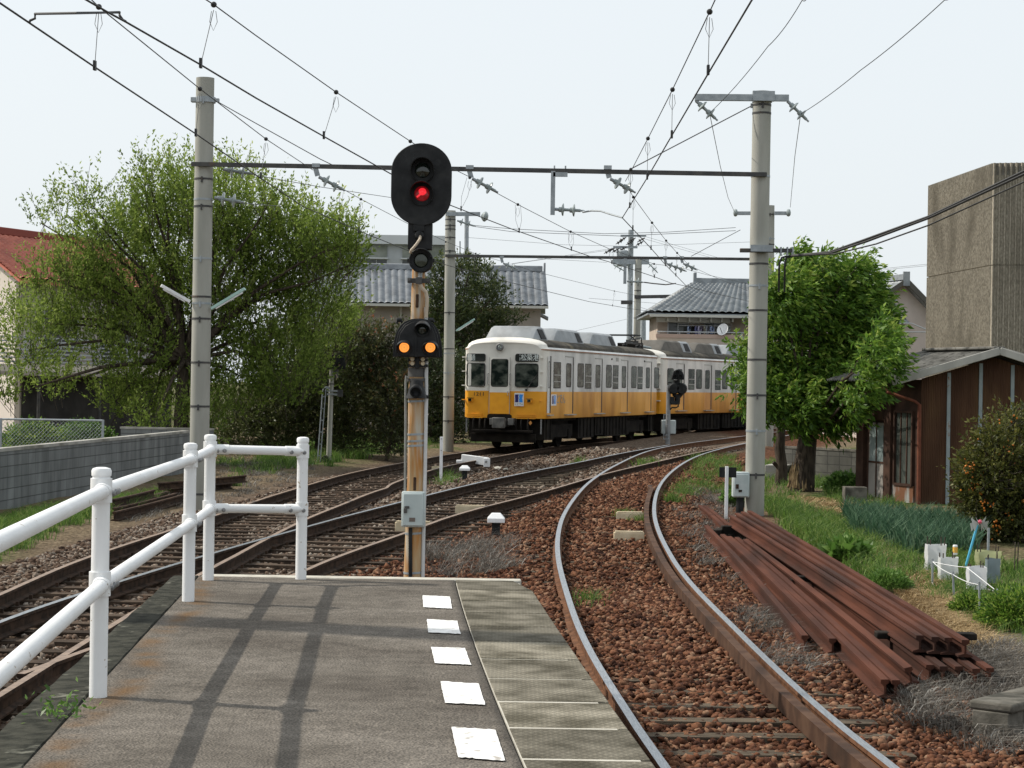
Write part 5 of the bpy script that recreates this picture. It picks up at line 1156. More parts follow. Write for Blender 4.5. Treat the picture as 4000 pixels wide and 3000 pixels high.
M['stone_panel'] = pmat('pebble_panel', (.16, .175, .15), (.28, .295, .26), .9, .9, c3=(.12, .14, .14), s3=.8, t3=(.58, .66))
M['shade_void'] = pmat('shaded_interior', (.035, .034, .033), (.055, .052, .05), 2, .9)
M['alu'] = pmat('aluminium_frame', (.42, .44, .45), None, rough=.4, metal=.4)
M['house_glass'] = pmat('house_glass', (.025, .03, .032), (.07, .08, .08), .8, .12)
M['gutter'] = pmat('pale_gutter', (.46, .46, .42), None, rough=.5)
M['tower'] = pmat('ribbed_concrete', (.235, .212, .172), (.39, .352, .285), 26, .95, bump=.012, bscale=22, c3=(.18, .16, .125), s3=.9, t3=(.5, .75), stretch=(1, 1, .5))
def tiles(name, a, b, c, d, parent, mat, pitch=.29, course=.26, h=.055, step=.03):
    """pantile slope: eave a-b, ridge d-c"""
    a, b, c, d = map(Vector, (a, b, c, d)); nrm = (b - a).cross(d - a).normalized(); nrm = nrm if nrm.z > 0 else -nrm
    L, Hh = max((b - a).length, (c - d).length), max((d - a).length, (c - b).length); nu_, nv = max(1, round(L / pitch)), max(1, round(Hh / course)); k = 6
    us = np.linspace(0, 1, nu_ * k + 1); prof = np.array([abs(math.sin(math.pi * (i % k) / k)) ** .8 for i in range(len(us))])
    vs = []; lift = []
    for j in range(nv): vs += [j / nv, (j + .97) / nv]; lift += [step, 0]
    V = np.zeros((len(vs), len(us), 3)); A_, B_, C_, D_, N_ = map(np.array, (a, b, c, d, nrm))
    for j, v in enumerate(vs):
        p = A_ + (D_ - A_) * v; q = B_ + (C_ - B_) * v; V[j] = p + (q - p) * us[:, None] + N_ * ((prof * h)[:, None] * (.8 if lift[j] == 0 else 1.0) + lift[j])
    I = np.arange(len(vs) * len(us)).reshape(len(vs), len(us)); Q = np.stack([I[:-1, :-1].ravel(), I[:-1, 1:].ravel(), I[1:, 1:].ravel(), I[1:, :-1].ravel()], 1)
    return npobj(name, V.reshape(-1, 3), Q, mat, parent)
def slab(m, P, th, mi=0):
    """planar polygon thickened downwards"""
    P = [Vector(p) for p in P]; n = len(P); Q = [p - Vector((0, 0, th)) for p in P]
    return m.add(P + Q, [list(range(n)), list(range(2 * n - 1, n - 1, -1))] + [(i, n + i, n + (i + 1) % n, (i + 1) % n) for i in range(n)], mi)
def wallq(m, p, q, z0, z1, th=.15, mi=0):
    """upright wall between plan points p and q (z given), thickness behind"""
    p, q = Vector((p[0], p[1], 0)), Vector((q[0], q[1], 0)); d = (q - p).normalized(); nn_ = Vector((d.y, -d.x, 0))
    if nn_.dot(-p) < 0: nn_ = -nn_
    V = []
    for o in (0, -th):
        for e, z in ((p, z0), (q, z0), (q, z1), (p, z1)): V.append(e + nn_ * o + Vector((0, 0, z)))
    return m.add(V, [(0, 1, 2, 3), (7, 6, 5, 4), (0, 4, 5, 1), (1, 5, 6, 2), (2, 6, 7, 3), (3, 7, 4, 0)], mi)
def hwindow(par, p, q, z0, z1, out=.03, div=1, name='window', gl='house_glass'):
    p, q = Vector((p[0], p[1], 0)), Vector((q[0], q[1], 0)); d = (q - p).normalized(); nn_ = Vector((d.y, -d.x, 0)); nn_ = nn_ if nn_.dot(-p) > 0 else -nn_
    m = MB(); w = .05; L = (q - p).length
    def bx(a, b, za, zb_, o0, o1, mm, mi=0):
        V = [p + d * s + nn_ * o + Vector((0, 0, z)) for z in (za, zb_) for o in (o0, o1) for s in (a, b)]
        mm.add(V, [(0, 2, 3, 1), (4, 5, 7, 6), (0, 1, 5, 4), (2, 6, 7, 3), (0, 4, 6, 2), (1, 3, 7, 5)], mi)
    bx(0, L, z0 - w, z0, -.02, out, m); bx(0, L, z1, z1 + w, -.02, out, m); bx(-w, 0, z0 - w, z1 + w, -.02, out, m); bx(L, L + w, z0 - w, z1 + w, -.02, out, m)
    for k in range(1, div): bx(L * k / div - w / 2, L * k / div + w / 2, z0, z1, -.01, out - .008, m)
    f = obj(name, m, 'alu', par, smooth=False); g = MB(); bx(0, L, z0, z1, -.02, .006, g); obj('pane', g, gl, f, smooth=False); return f

# grey tiled long house behind the tree
Yh = 94.0
ho = thing('tiled_house', 'long grey tiled house behind the tree left of the train', 'house', G(0, Yh)); ez = un(1750, 1190, Y=Yh).z
e0, e1 = un(1290, 1183, Y=Yh), un(2142, 1197, Y=Yh); e1.z = e0.z = ez; r0, r1 = un(1290, 1050, Y=Yh + 4.2), un(2131, 1058, Y=Yh + 4.2); r0.z = r1.z = un(1750, 1058, Y=Yh + 4.2).z
tiles('roof', e0, e1, r1, r0, ho, 'tile_grey', .33, .25, .075, .035)
b0, b1 = e0 + Vector((0, 8.4, 0)), e1 + Vector((0, 8.4, 0)); m = MB(); slab(m, [b0, r0, r1, b1], .08); slab(m, [e0 - Vector((0, 0, .03)), e1 - Vector((0, 0, .03)), r1 - Vector((0, 0, .06)), r0 - Vector((0, 0, .06))], .06); obj('roof_back', m, 'tile_grey2', ho)
m = MB().bar(r0 + Vector((0, 0, .16)), r1 + Vector((-.15, 0, .16)), .3, .3); m.bar(r1 + Vector((-.1, 0, .1)), r1 + Vector((0, 0, .1)), .3, .75); obj('ridge', m, 'tile_grey', ho, bevel=.04)
m = MB().bar(e0 + Vector((0, -.1, -.06)), e1 + Vector((0, -.1, -.06)), .12, .12); obj('gutter', m, 'gutter', ho)
wx0, wx1 = e0.x + .3, un(2111, 1300, Y=Yh + .8).x; zf = float(zg(0, Yh)) - .3
m = MB().box(wx0, wx1, Yh + .8, Yh + 7.6, zf, ez - .05); m.add([Vector((wx1, Yh + .8, ez - .05)), Vector((wx1, Yh + 7.6, ez - .05)), Vector((wx1, Yh + 4.2, r0.z - .2))], [(0, 1, 2)]); obj('wall', m, 'stucco_grey', ho, smooth=False)
a, b = un(2111, 1222, Y=Yh + .9), un(2142, 1238, Y=Yh + .9); m = MB(); slab(m, [a, Vector((b.x, Yh + .9, b.z)), Vector((b.x, Yh + 3, b.z)), Vector((a.x, Yh + 3, a.z))], .12); obj('porch_roof', m, 'tile_grey2', ho)
obj('downpipe', MB().tube([un(1566, 1185, Y=Yh + .7), un(1566, 1195, Y=Yh + .7), un(1563, 1330, Y=Yh + .7)], .05, 8), 'gutter', ho)
hwindow(ho, un(2010, 1, Y=Yh + .79)[:2], un(2060, 1, Y=Yh + .79)[:2], un(0, 1262, Y=Yh).z - .3, un(0, 1232, Y=Yh).z - .3, div=2)

# pale institutional block farther behind
Yb = 150.0
bo_ = thing('office_building', 'flat roofed pale building with pebble panels behind the tiled house', 'building', G(-8, Yb)); zz = lambda y, Y=Yb, x=1550: un(x, y, Y=Y).z; xx = lambda x, Y=Yb: un(x, 1000, Y=Y).x; zf = float(zg(0, Yb)) - .3
m = MB().box(xx(1180), xx(1740), Yb, Yb + 14, zf, zz(955)); obj('wall', m, 'grey_wall', bo_, smooth=False)
m = MB().box(xx(1175), xx(1744), Yb - .5, Yb + 14, zz(955), zz(920)); obj('parapet', m, 'white_wall', bo_, smooth=False)
m = MB().box(xx(1744), xx(1852), Yb + .3, Yb + 12, zf, zz(984)); obj('side_wing', m, 'white_wall', bo_, smooth=False)
for x0, x1 in ((1346, 1512), (1572, 1738), (1190, 1300)):
    obj('panel', MB().box(xx(x0), xx(x1), Yb - .12, Yb, zz(1008), zz(960)), 'stone_panel', bo_, smooth=False)
    obj('ledge', MB().box(xx(x0) - .1, xx(x1) + .1, Yb - .5, Yb, zz(1013), zz(1008.5)), 'white_wall', bo_, smooth=False)
    hwindow(bo_, (xx(x0), Yb - .01), (xx(x1), Yb - .01), zz(1060), zz(1015), div=4)

# house with the balcony and laundry
Yr = 92.0
rh = thing('balcony_house', 'grey tiled house with laundry on its balcony behind the second car', 'house', G(9, Yr)); zf = float(zg(9, Yr)) - .3
e0, e1 = un(2530, 1226, Y=Yr), un(3085, 1226, Y=Yr); e0.z = e1.z = un(2800, 1224, Y=Yr).z; r0, r1 = un(2712, 1106, Y=Yr + 4), un(3000, 1106, Y=Yr + 4); r0.z = r1.z = un(2850, 1108, Y=Yr + 4).z
tiles('roof', e0, e1, r1, r0, rh, 'tile_grey2', .33, .30, .06, .055)
bk0, bk1 = e0 + Vector((0, 8, 0)), e1 + Vector((0, 8, 0)); tiles('roof', bk0, e0, r0, r0 + Vector((0, .01, 0)), rh, 'tile_grey2', .33, .30, .06, .055)
m = MB(); slab(m, [bk0, r0, r1, bk1], .06); slab(m, [e1, bk1, r1], .06); slab(m, [e0 - Vector((0, 0, .03)), e1 - Vector((0, 0, .03)), bk1 - Vector((0, 0, .03)), bk0 - Vector((0, 0, .03))], .08); obj('roof_back', m, 'tile_grey2', rh)
m = MB().bar(r0 + Vector((0, 0, .12)), r1 + Vector((0, 0, .12)), .3, .26); m.bar(r0 + Vector((-.05, 0, .2)), r0 + Vector((.1, 0, .2)), .32, .62); obj('ridge', m, 'tile_grey2', rh, bevel=.03)
obj('gutter', MB().bar(e0 + Vector((.1, -.1, -.14)), e1 + Vector((0, -.1, -.14)), .14, .12), 'gutter', rh)
X0, X1 = un(2573, 1250, Y=Yr + .9).x, un(3060, 1250, Y=Yr + .9).x
obj('wall', MB().box(X0, X1, Yr + 1.6, Yr + 7.2, zf, e0.z - .1), 'stucco', rh, smooth=False)
m = MB(); m.box(X0 - .1, un(2880, 1, Y=Yr).x, Yr + .75, Yr + .9, e0.z - .42, e0.z - .2)
for k in range(9): x = X0 + .35 + k * .5; m.box(x, x + .07, Yr + .3, Yr + .9, e0.z - .38, e0.z - .2)
obj('fascia', m, 'gutter', rh, smooth=False)
bx0, bx1 = un(2566, 1330, Y=Yr).x, un(2898, 1330, Y=Yr).x
bz1 = un(2700, 1314, Y=Yr).z; bal = MB().box(bx0, bx1, Yr, Yr + .15, zf, bz1 - .08); bal.box(bx0, bx0 + .15, Yr + .15, Yr + 1.6, zf, bz1 - .08); bal.box(bx1 - .15, bx1, Yr + .15, Yr + 1.6, zf, bz1 - .08); bal.box(bx0 + .15, bx1 - .15, Yr + .15, Yr + 1.6, bz1 - 1.2, bz1 - 1.0)
bo2 = obj('balcony', bal, 'stucco', rh, smooth=False); m = MB().box(bx0 - .04, bx1 + .04, Yr - .04, Yr + .2, bz1 - .08, bz1 + .1); obj('coping', m, pmat('pink_coping', (.40, .30, .25), None, rough=.9), bo2, smooth=False)
m = MB(); zr_ = un(2700, 1297, Y=Yr + .1).z; m.tube([Vector((bx0, Yr + .1, zr_)), Vector((bx1 + .6, Yr + .1, zr_))], .03, 8)
for x in np.linspace(bx0 + .1, bx1, 5): m.tube([Vector((x, Yr + .1, bz1)), Vector((x, Yr + .1, zr_))], .02, 6)
obj('balcony_rail', m, 'alu', bo2)
for x0, x1, y0 in ((2631, 2706, 1254), (2775, 2848, 1256)): hwindow(rh, un(x0, 1, Y=Yr + 1.59)[:2], un(x1, 1, Y=Yr + 1.59)[:2], bz1 - .9, un(2700, y0, Y=Yr + 1.6).z, div=2)
m = MB()
for y, zo in ((Yr + .55, 0), (Yr + .9, .1)): m.tube([Vector((un(2670, 1, Y=y).x, y, un(2700, 1270, Y=Yr).z + zo)), Vector((un(2880, 1, Y=y).x, y, un(2700, 1270, Y=Yr).z + zo))], .02, 6)
obj('clothes_pole', m, 'alu', rh)
for px, w, h, colr, lab in ((2711, .09, .42, (.45, .55, .75), 'pale blue garment hanging leftmost on the balcony pole'), (2725, .15, .40, (.03, .03, .035), 'black garment hanging beside the pale blue one'), (2740, .11, .42, (.22, .22, .42), 'indigo garment on the balcony pole'), (2752, .15, .44, (.55, .52, .68), 'lilac garment on the balcony pole'), (2764, .1, .44, (.16, .13, .17), 'dark plum garment beside the lilac one'), (2772, .09, .44, (.68, .66, .55), 'ivory garment on the balcony pole'), (2783, .13, .46, (.35, .36, .40), 'grey garment on the balcony pole'), (2801, .12, .38, (.40, .48, .70), 'blue shirt hanging left of the dish'), (2846, .16, .42, (.66, .64, .72), 'white vest hanging right of the dish'), (2866, .12, .3, (.42, .47, .44), 'small greenish garment hanging rightmost on the balcony pole')):
    y = Yr + .55; x = un(px, 1, Y=y).x; zt = un(2700, 1271, Y=Yr).z; m = MB(); V = []
    for i in range(7):
        for j in range(4): V.append(Vector((x + (i / 6 - .5) * 2 * w * (.75 + .25 * j / 3), y + .03 * math.sin(i * 2.1 + j * .6), zt - j / 3 * h)))
    m.add(V, [(j * 7 + i, j * 7 + i + 1, (j + 1) * 7 + i + 1, (j + 1) * 7 + i) for j in range(3) for i in range(6)]); o = obj('hanging_garment', m, pmat('cloth_' + str(px), colr, None, rough=.9)); s_ = o.modifiers.new('thick', 'SOLIDIFY'); s_.thickness = .02; tag(o, lab, 'laundry', 'laundry on the balcony')
sdh = thing('satellite_dish', 'white satellite dish on the balcony rail', 'satellite dish', un(2826, 1292, Y=Yr - .1)); m = MB(); c = un(2826, 1290, Y=Yr - .15); ax = Vector((-.55, -.75, .35)).normalized(); m.lathe([(.01, -.02), (.15, 0), (.24, .05), (.29, .10), (.285, .105), (.15, .02), (.01, .0)], c, ax, 24, cap=False); obj('dish', m, 'white', sdh); obj('feed_arm', MB().tube([c + ax * .02 + Vector((0, 0, -.25)), c + ax * .36], .015, 6), 'dark_steel', sdh); obj('mount', MB().tube([c - ax * .02, c + Vector((.02, .15, -.1)), c + Vector((.02, .2, -.35))], .02, 6), 'alu', sdh)

# pinkish gable house left of the tower
Yg = 78.0
gh = thing('gable_house', 'pinkish gabled house between the round tree and the concrete tower', 'house', G(15, Yg)); zf = float(zg(15, Yg)) - .3
ap, le, re = un(3532, 1112, Y=Yg), un(3428, 1182, Y=Yg), un(3652, 1236, Y=Yg + .2)
gd = Vector((re.x - le.x, .6, 0)).normalized(); bk = Vector((-.25, 1, 0)).normalized() * 7
P = [Vector((le.x, Yg, zf)), Vector((re.x, Yg + .2, zf)), re, ap, le]; m = MB().add(P + [p + bk for p in P], [(0, 1, 2, 3, 4), (9, 8, 7, 6, 5), (0, 4, 9, 5), (1, 6, 7, 2), (4, 3, 8, 9), (3, 2, 7, 8)]); obj('wall', m, 'pink_wall', gh, smooth=False)
ov = Vector((0, -.45, 0)); up = Vector((0, 0, .14)); sl = (le - ap).normalized() * .5; sr = (re - ap).normalized() * .5
tiles('roof', le + sl + ov + up, le + sl + bk + up, ap + bk + up, ap + ov + up, gh, 'tile_grey2', .3, .26, .06, .03)
m = MB(); slab(m, [re + sr + ov + up, re + sr + bk + up, ap + bk + up, ap + ov + up], .1); obj('roof_back', m, 'tile_grey2', gh); m = MB().bar(ap + ov + up, le + sl + ov + up, .06, .16); m.bar(ap + ov + up, re + sr + ov + up, .06, .2); obj('bargeboard', m, pmat('dark_barge', (.10, .095, .085), None, rough=.8), gh)
obj('ridge', MB().bar(ap + ov + up * 2, ap + bk + up * 2, .28, .22), 'tile_grey2', gh); obj('ridge_end', MB().bar(ap + ov + up * 1.5 + Vector((0, -.05, 0)), ap + ov + up * 1.5 + Vector((0, .1, 0)), .25, .55), 'tile_grey2', gh)
hwindow(gh, un(3507, 1, Y=Yg - .01)[:2], un(3516, 1, Y=Yg - .01)[:2], un(3510, 1215, Y=Yg).z, un(3510, 1174, Y=Yg).z)
w = hwindow(gh, un(3490, 1, Y=Yg - .01)[:2], un(3530, 1, Y=Yg - .01)[:2], un(3510, 1322, Y=Yg).z, un(3510, 1264, Y=Yg).z, div=2)
a, b = un(3478, 1258, Y=Yg), un(3540, 1258, Y=Yg); m = MB(); slab(m, [a + Vector((0, -.6, -.02)), b + Vector((0, -.6, -.02)), b + Vector((0, 0, .14)), a + Vector((0, 0, .14))], .05); obj('window_hood', m, 'tile_grey2', gh)
m = MB(); m.tube([un(3450, 1297, Y=Yg - .7), un(3640, 1297, Y=Yg - .7)], .025, 6); m.tube([un(3490, 1280, Y=Yg - .7), un(3520, 1263, Y=Yg - .7), un(3560, 1263, Y=Yg - .7), un(3640, 1296, Y=Yg - .7)], .025, 6); obj('balcony_rail', m, 'alu', gh)
chm = thing('chimney', 'brown chimney stack peeping above the round tree', 'chimney', G(un(3305, 1, Y=118).x, 118)); f = un(3304, 1700, Y=118); t = un(3304, 1023, Y=118); f.z = 0; m = MB().tube([f, t - Vector((0, 0, .25))], .2, 16); m.tube([t - Vector((0, 0, .25)), t], .22, 16); obj('stack', m, pmat('chimney_brown', (.12, .085, .07), (.16, .12, .10), 4, .9), chm)

# ribbed concrete tower
tw = thing('concrete_tower', 'tall ribbed concrete block standing behind the rusty shed', 'tower', G(12.5, 52)); zf = float(zg(12, 52)) - .3
C0, CL, CR = un(3880, 637, Y=52), un(3629, 731, Y=58), un(4230, 622, Y=51.4)
def ribwall(p, q, zt0, zt1, pitch, amp, n0):
    p, q = Vector((p.x, p.y, 0)), Vector((q.x, q.y, 0)); L = (q - p).length; d = (q - p) / L; nn_ = Vector((d.y, -d.x, 0)); nn_ = nn_ if nn_.dot(-p) > 0 else -nn_
    k = int(L / pitch) * 6; V = []
    zs = [zf, n0 - .012, n0 - .011, n0 + .011, n0 + .012, None]
    for i in range(k + 1):
        s = i / k; ph = (i % 6) / 6; o = amp * max(0, math.sin(ph * 2 * math.pi)) ** .6
        for j, z in enumerate(zs): V.append(p + d * L * s + nn_ * (o if j not in (2, 3) else -.025) + Vector((0, 0, (zt0 + (zt1 - zt0) * s) if z is None else z)))
    nz = len(zs); return MB().add(V, [(i * nz + j, (i + 1) * nz + j, (i + 1) * nz + j + 1, i * nz + j + 1) for i in range(k) for j in range(nz - 1)])
jz = un(3880, 1036, Y=52).z; ztop = C0.z
obj('wall', ribwall(CL, C0, ztop, ztop, .085, .035, jz), 'tower', tw, ang=60); obj('wall', ribwall(C0, CR, ztop, ztop, .135, .075, jz), 'tower', tw, ang=60)
bkv = Vector((CL.x - C0.x, CL.y - C0.y, 0)); m = MB(); slab(m, [Vector((C0.x, C0.y, ztop - .01)), Vector((CR.x, CR.y, ztop - .01)), Vector((CR.x + bkv.x, CR.y + bkv.y, ztop - .01)), Vector((CL.x, CL.y, ztop - .01))], .3); obj('roof', m, 'conc', tw)

# red roofed house on the left
rd = thing('red_roofed_house', 'cream house with red tiled roof half hidden by the leafy tree', 'house', G(-15, 62)); zf = float(zg(-15, 62)) - .35
E0, E1 = un(78, 1089, Y=62), un(700, 1105, Y=70); R0, R1 = un(-150, 900, Y=66), un(430, 930, Y=74); E1.z = E0.z; R1.z = R0.z
EL = R0 * 2 - E0; EL.z = E0.z
tiles('roof', E0, E1, R1, R0, rd, 'tile_red', .30, .27, .06, .03); m = MB(); slab(m, [EL, R0, R1, R1 * 2 - E1 - Vector((0, 0, 2 * (R1.z - E1.z)))], .08); slab(m, [E0 - Vector((0, 0, .04)), E1 - Vector((0, 0, .04)), R1 - Vector((0, 0, .05)), R0 - Vector((0, 0, .05))], .08); obj('roof_back', m, 'tile_red', rd)
obj('ridge', MB().bar(R0 + Vector((0, 0, .14)), R1 + Vector((0, 0, .14)), .28, .26), pmat('dark_red_ridge', (.22, .065, .05), None, rough=.7), rd, bevel=.03)
dv = (E1 - E0).normalized(); iv = Vector((R0.x - E0.x, R0.y - E0.y, 0)).normalized()
w0, w1 = E0 + iv * .45 + dv * .35, E1 + iv * .45; wL = EL - iv * .45 + dv * .35; wR = R0 + dv * .35
m = MB(); P = [Vector((wL.x, wL.y, zf)), Vector((w0.x, w0.y, zf)), Vector((w0.x, w0.y, E0.z + .15)), Vector((wR.x, wR.y, R0.z - .12)), Vector((wL.x, wL.y, E0.z + .15))]; m.add(P, [(0, 1, 2, 3, 4)]); obj('gable_wall', m, 'cream_wall', rd, smooth=False)
m = MB(); wallq(m, w0[:2], w1[:2], zf, E0.z + .1, .2); obj('wall', m, 'stucco_grey', rd, smooth=False)  # grey instead of the gable's cream: shade put into the wall colour
z0, z1 = un(60, 1466, Y=61).z, un(60, 1422, Y=61).z; o1 = -iv * 1.1
A_, B_ = w0 + o1, w1 + o1; m = MB(); wallq(m, (A_ - dv * 4)[:2], B_[:2], z0, z1, .12); slab(m, [Vector((A_.x - dv.x * 4, A_.y - dv.y * 4, z0 + .12)), Vector((B_.x, B_.y, z0 + .12)), Vector((w1.x, w1.y, z0 + .12)), Vector((w0.x - dv.x * 4, w0.y - dv.y * 4, z0 + .12))], .12); bl = obj('balcony', m, 'cream_wall', rd, smooth=False)
m = MB()
for k in range(7): z = z1 + .08 + k * .125; m.bar(Vector((A_.x, A_.y, z)) - dv * 4, Vector((B_.x, B_.y, z)), .03, .05)
for s in np.linspace(-4, (B_ - A_).length, 8): p = A_ + dv * s; m.bar(Vector((p.x, p.y, z1)), Vector((p.x, p.y, z1 + .9)), .05, .05)
obj('balcony_rail', m, 'grey_wall', bl, smooth=False)
m = MB(); wallq(m, (w0 - iv * .02 + dv * .1)[:2], (w1 - iv * .02)[:2], zf + .01, z0 - .02, .05); obj('carport_shade', m, 'shade_void', rd, smooth=False)  # dark sheet over the wall, painted as the shade inside the carport
for s in (.25, 3.4, 6.6): p = A_ + dv * s; obj('carport_post', MB().tube([Vector((p.x, p.y, zf)), Vector((p.x, p.y, z0))], .05, 10), 'dark_steel', rd)
for s in (1.2, 4.2): p, q = w0 + dv * s - iv * .01, w0 + dv * (s + 1.7) - iv * .01; hwindow(rd, p[:2], q[:2], z1 + .2, z1 + 1.75, div=2)

# rusty corrugated shed
M['corr'] = pmat('rusty_corrugated_iron', (.062, .032, .020), (.105, .056, .033), 2.0, .75, c3=(.14, .085, .04), s3=1.5, t3=(.52, .72), stretch=(1, 1, .22))
M['shed_side'] = pmat('flaking_rust_paint', (.26, .27, .26), (.15, .07, .04), 2.8, .8, stretch=(1.5, 1.5, .35), lo=.45, hi=.55)
M['shed_shade'] = pmat('shaded_rust_panel', (.035, .021, .016), (.065, .036, .026), 3, .85)  # rust colour darkened to paint the tree shade on the side wall
M['bluegrey'] = pmat('pale_blue_batten', (.22, .26, .27), (.28, .32, .33), 4, .7, c3=(.2, .12, .08), s3=8, t3=(.6, .7))
M['slate'] = pmat('cement_sheet_roof', (.11, .108, .10), (.19, .185, .17), 3, .95, bump=.01, c3=(.06, .058, .052), s3=7, t3=(.55, .66))
Ks = 39.6
K = un(3592, 1985, Y=Ks); zf = float(zg(K.x, Ks)) - .3; bd = Vector((-.30, .954, 0)); gx_ = Vector((1, 0, 0)); shd = thing('tin_shed', 'rusty corrugated shed with cement sheet roof behind the citrus bush', 'shed', Vector((K.x, Ks, zf)))
pk = un(3905, 1375, Y=Ks - .4); ev = un(3483, 1498, Y=Ks - .4); WK = 3.25
slope = (pk.z - ev.z) / (pk.x - ev.x); 
def roofz(dx): return ev.z + slope * (dx - (ev.x - K.x)) if dx < pk.x - K.x else pk.z - slope * (dx - (pk.x - K.x))
nr = 560; V = []
for i in range(nr + 1):
    dx = WK * i / nr; o = -.009 * math.sin(i * 2 * math.pi / 6); 
    for z in (zf, zf + .8, zf + 1.6, roofz(dx) - .1): V.append(Vector((K.x + dx, Ks + o, z)))
obj('front_wall', MB().add(V, [(i * 4 + j, (i + 1) * 4 + j, (i + 1) * 4 + j + 1, i * 4 + j + 1) for i in range(nr) for j in range(3)]), 'corr', shd, ang=60)
for px in (3703, 3827, 3951):
    x = un(px, 1700, Y=Ks).x; obj('batten', MB().box(x - .035, x + .035, Ks - .035, Ks - .012, zf, roofz(x - K.x) - .14), 'bluegrey', shd, smooth=False)
def side(s, z, o=0): return Vector((K.x, Ks, 0)) + bd * s + Vector((-.954, -.30, 0)) * o + Vector((0, 0, z))
def spx(px): k = (px - 2000) / FPX; return (k * Ks - K.x) / (bd.x - k * bd.y)
zev = roofz(0); LS = spx(3363)
def sbox(m, s0, s1, z0, z1, o0, o1, mi=0):
    V = [side(s, z, o) for z in (z0, z1) for o in (o0, o1) for s in (s0, s1)]; return m.add(V, [(0, 2, 3, 1), (4, 5, 7, 6), (0, 1, 5, 4), (2, 6, 7, 3), (0, 4, 6, 2), (1, 3, 7, 5)], mi)
zs = lambda y: un(3500, y, Y=Ks + .8).z
m = MB(); sbox(m, 0.0, LS, zf, zev - .12, -.1, 0); obj('side_wall', m, 'shed_shade', shd, smooth=False)
m = MB(); sbox(m, spx(3578), spx(3492), zf, zs(1893), 0, .03); obj('lower_panel', m, 'shed_side', shd, smooth=False)
wm = MB(); s0, s1 = spx(3576), spx(3502); za, zb2 = zs(1886), zs(1612)
for a, b, c, d in ((s0, s1, za - .05, za), (s0, s1, zb2, zb2 + .05), (s0, s0 + .05, za, zb2), (s1 - .05, s1, za, zb2)): sbox(wm, a, b, c, d, 0, .06)
wo = obj('window', wm, 'shed_shade', shd, smooth=False); g = MB(); sbox(g, s0 + .05, s1 - .05, za, zb2, .0, .012); obj('pane', g, pmat('dusty_shed_glass', (.03, .036, .032), (.07, .078, .07), 2.5, .25, stretch=(2, 2, .4)), wo, smooth=False)
g = MB(); 
for t in (.36, .68): s = s0 + (s1 - s0) * t; sbox(g, s - .015, s + .015, za, zb2, .012, .03)
obj('mullion', g, 'shed_shade', wo, smooth=False)
s0, s1 = spx(3466), spx(3405); za, zb2 = zs(1962), zs(1655); d_ = MB(); sbox(d_, s0, s1, za, zb2, 0, .04); do = obj('door', d_, pmat('grey_brown_door', (.20, .185, .17), (.26, .24, .22), 3, .8), shd, smooth=False)
g = MB(); zm = za + (zb2 - za) * .5
for t0, t1 in ((.08, .46), (.54, .92)): sbox(g, s0 + (s1 - s0) * t0, s0 + (s1 - s0) * t1, zm, zb2 - .06, .04, .047)
obj('pane', g, pmat('grey_door_glass', (.15, .19, .19), (.22, .26, .26), 3, .3), do, smooth=False)
g = MB(); sbox(g, s0 + (s1 - s0) * .47, s0 + (s1 - s0) * .53, za, zb2, .04, .056); sbox(g, s0, s1, zm - .04, zm, .04, .056); obj('stile', g, 'shed_shade', do, smooth=False)
for a, b in ((3390, 3363), (3496, 3470)): m = MB(); sbox(m, spx(a), spx(b), zf, zev - .14, 0, .09); obj('corner_post', m, 'shed_shade', shd, smooth=False)
m = MB(); sbox(m, spx(3470), spx(3400), zs(1645), zs(1520), .0, .1); obj('head_panel', m, 'shed_shade', shd, smooth=False)
# roof: corrugated cement sheets, thick fascia
oh = .55; V = []; nS = 40
def roofgrid(sg):
    V = []; n = 150
    for i in range(n + 1):
        s = -.4 + (LS + .55) * i / n; o = .022 * math.sin(i * math.pi / 2)
        for j in range(7):
            t = j / 6; x = (pk.x - K.x) + sg * t * (pk.x - ev.x); z = pk.z - slope * t * (pk.x - ev.x) + .06 + o + (.012 if j % 2 else 0); V.append(Vector((K.x + x, Ks, 0)) + bd * s + Vector((0, 0, z)))
    return MB().add(V, [(i * 7 + j, (i + 1) * 7 + j, (i + 1) * 7 + j + 1, i * 7 + j + 1) for i in range(n) for j in range(6)])
for sg in (-1, 1): obj('roof', roofgrid(sg), 'slate', shd, ang=60)
m = MB().bar(Vector((pk.x, pk.y, pk.z + .08)), Vector((pk.x, pk.y, pk.z + .08)) + bd * (LS + .3), .26, .06); obj('ridge_cap', m, 'slate', shd, bevel=.02)
m = MB(); e2 = Vector((2 * pk.x - ev.x, ev.y, ev.z))
for e in (ev, e2): m.bar(Vector((pk.x, Ks - .42, pk.z + .02)), Vector((e.x, Ks - .42, e.z + .02)), .05, .15)
obj('bargeboard', m, 'conc', shd, bevel=.01)
dp = MB(); dp.tube([un(3446, 1478, Y=Ks + .6), un(3452, 1500, Y=Ks + .4), un(3455, 1518, Y=Ks + .3), un(3470, 1532, Y=Ks + .1), un(3575, 1568, Y=Ks - .12), un(3592, 1582, Y=Ks - .12), un(3590, 1780, Y=Ks - .12), un(3588, 1975, Y=Ks - .12)], [.05, .045, .034, .030, .030, .038, .042, .042], 12); obj('downpipe', dp, pmat('rusty_downpipe', (.12, .042, .028), (.17, .062, .036), 6, .75), shd)

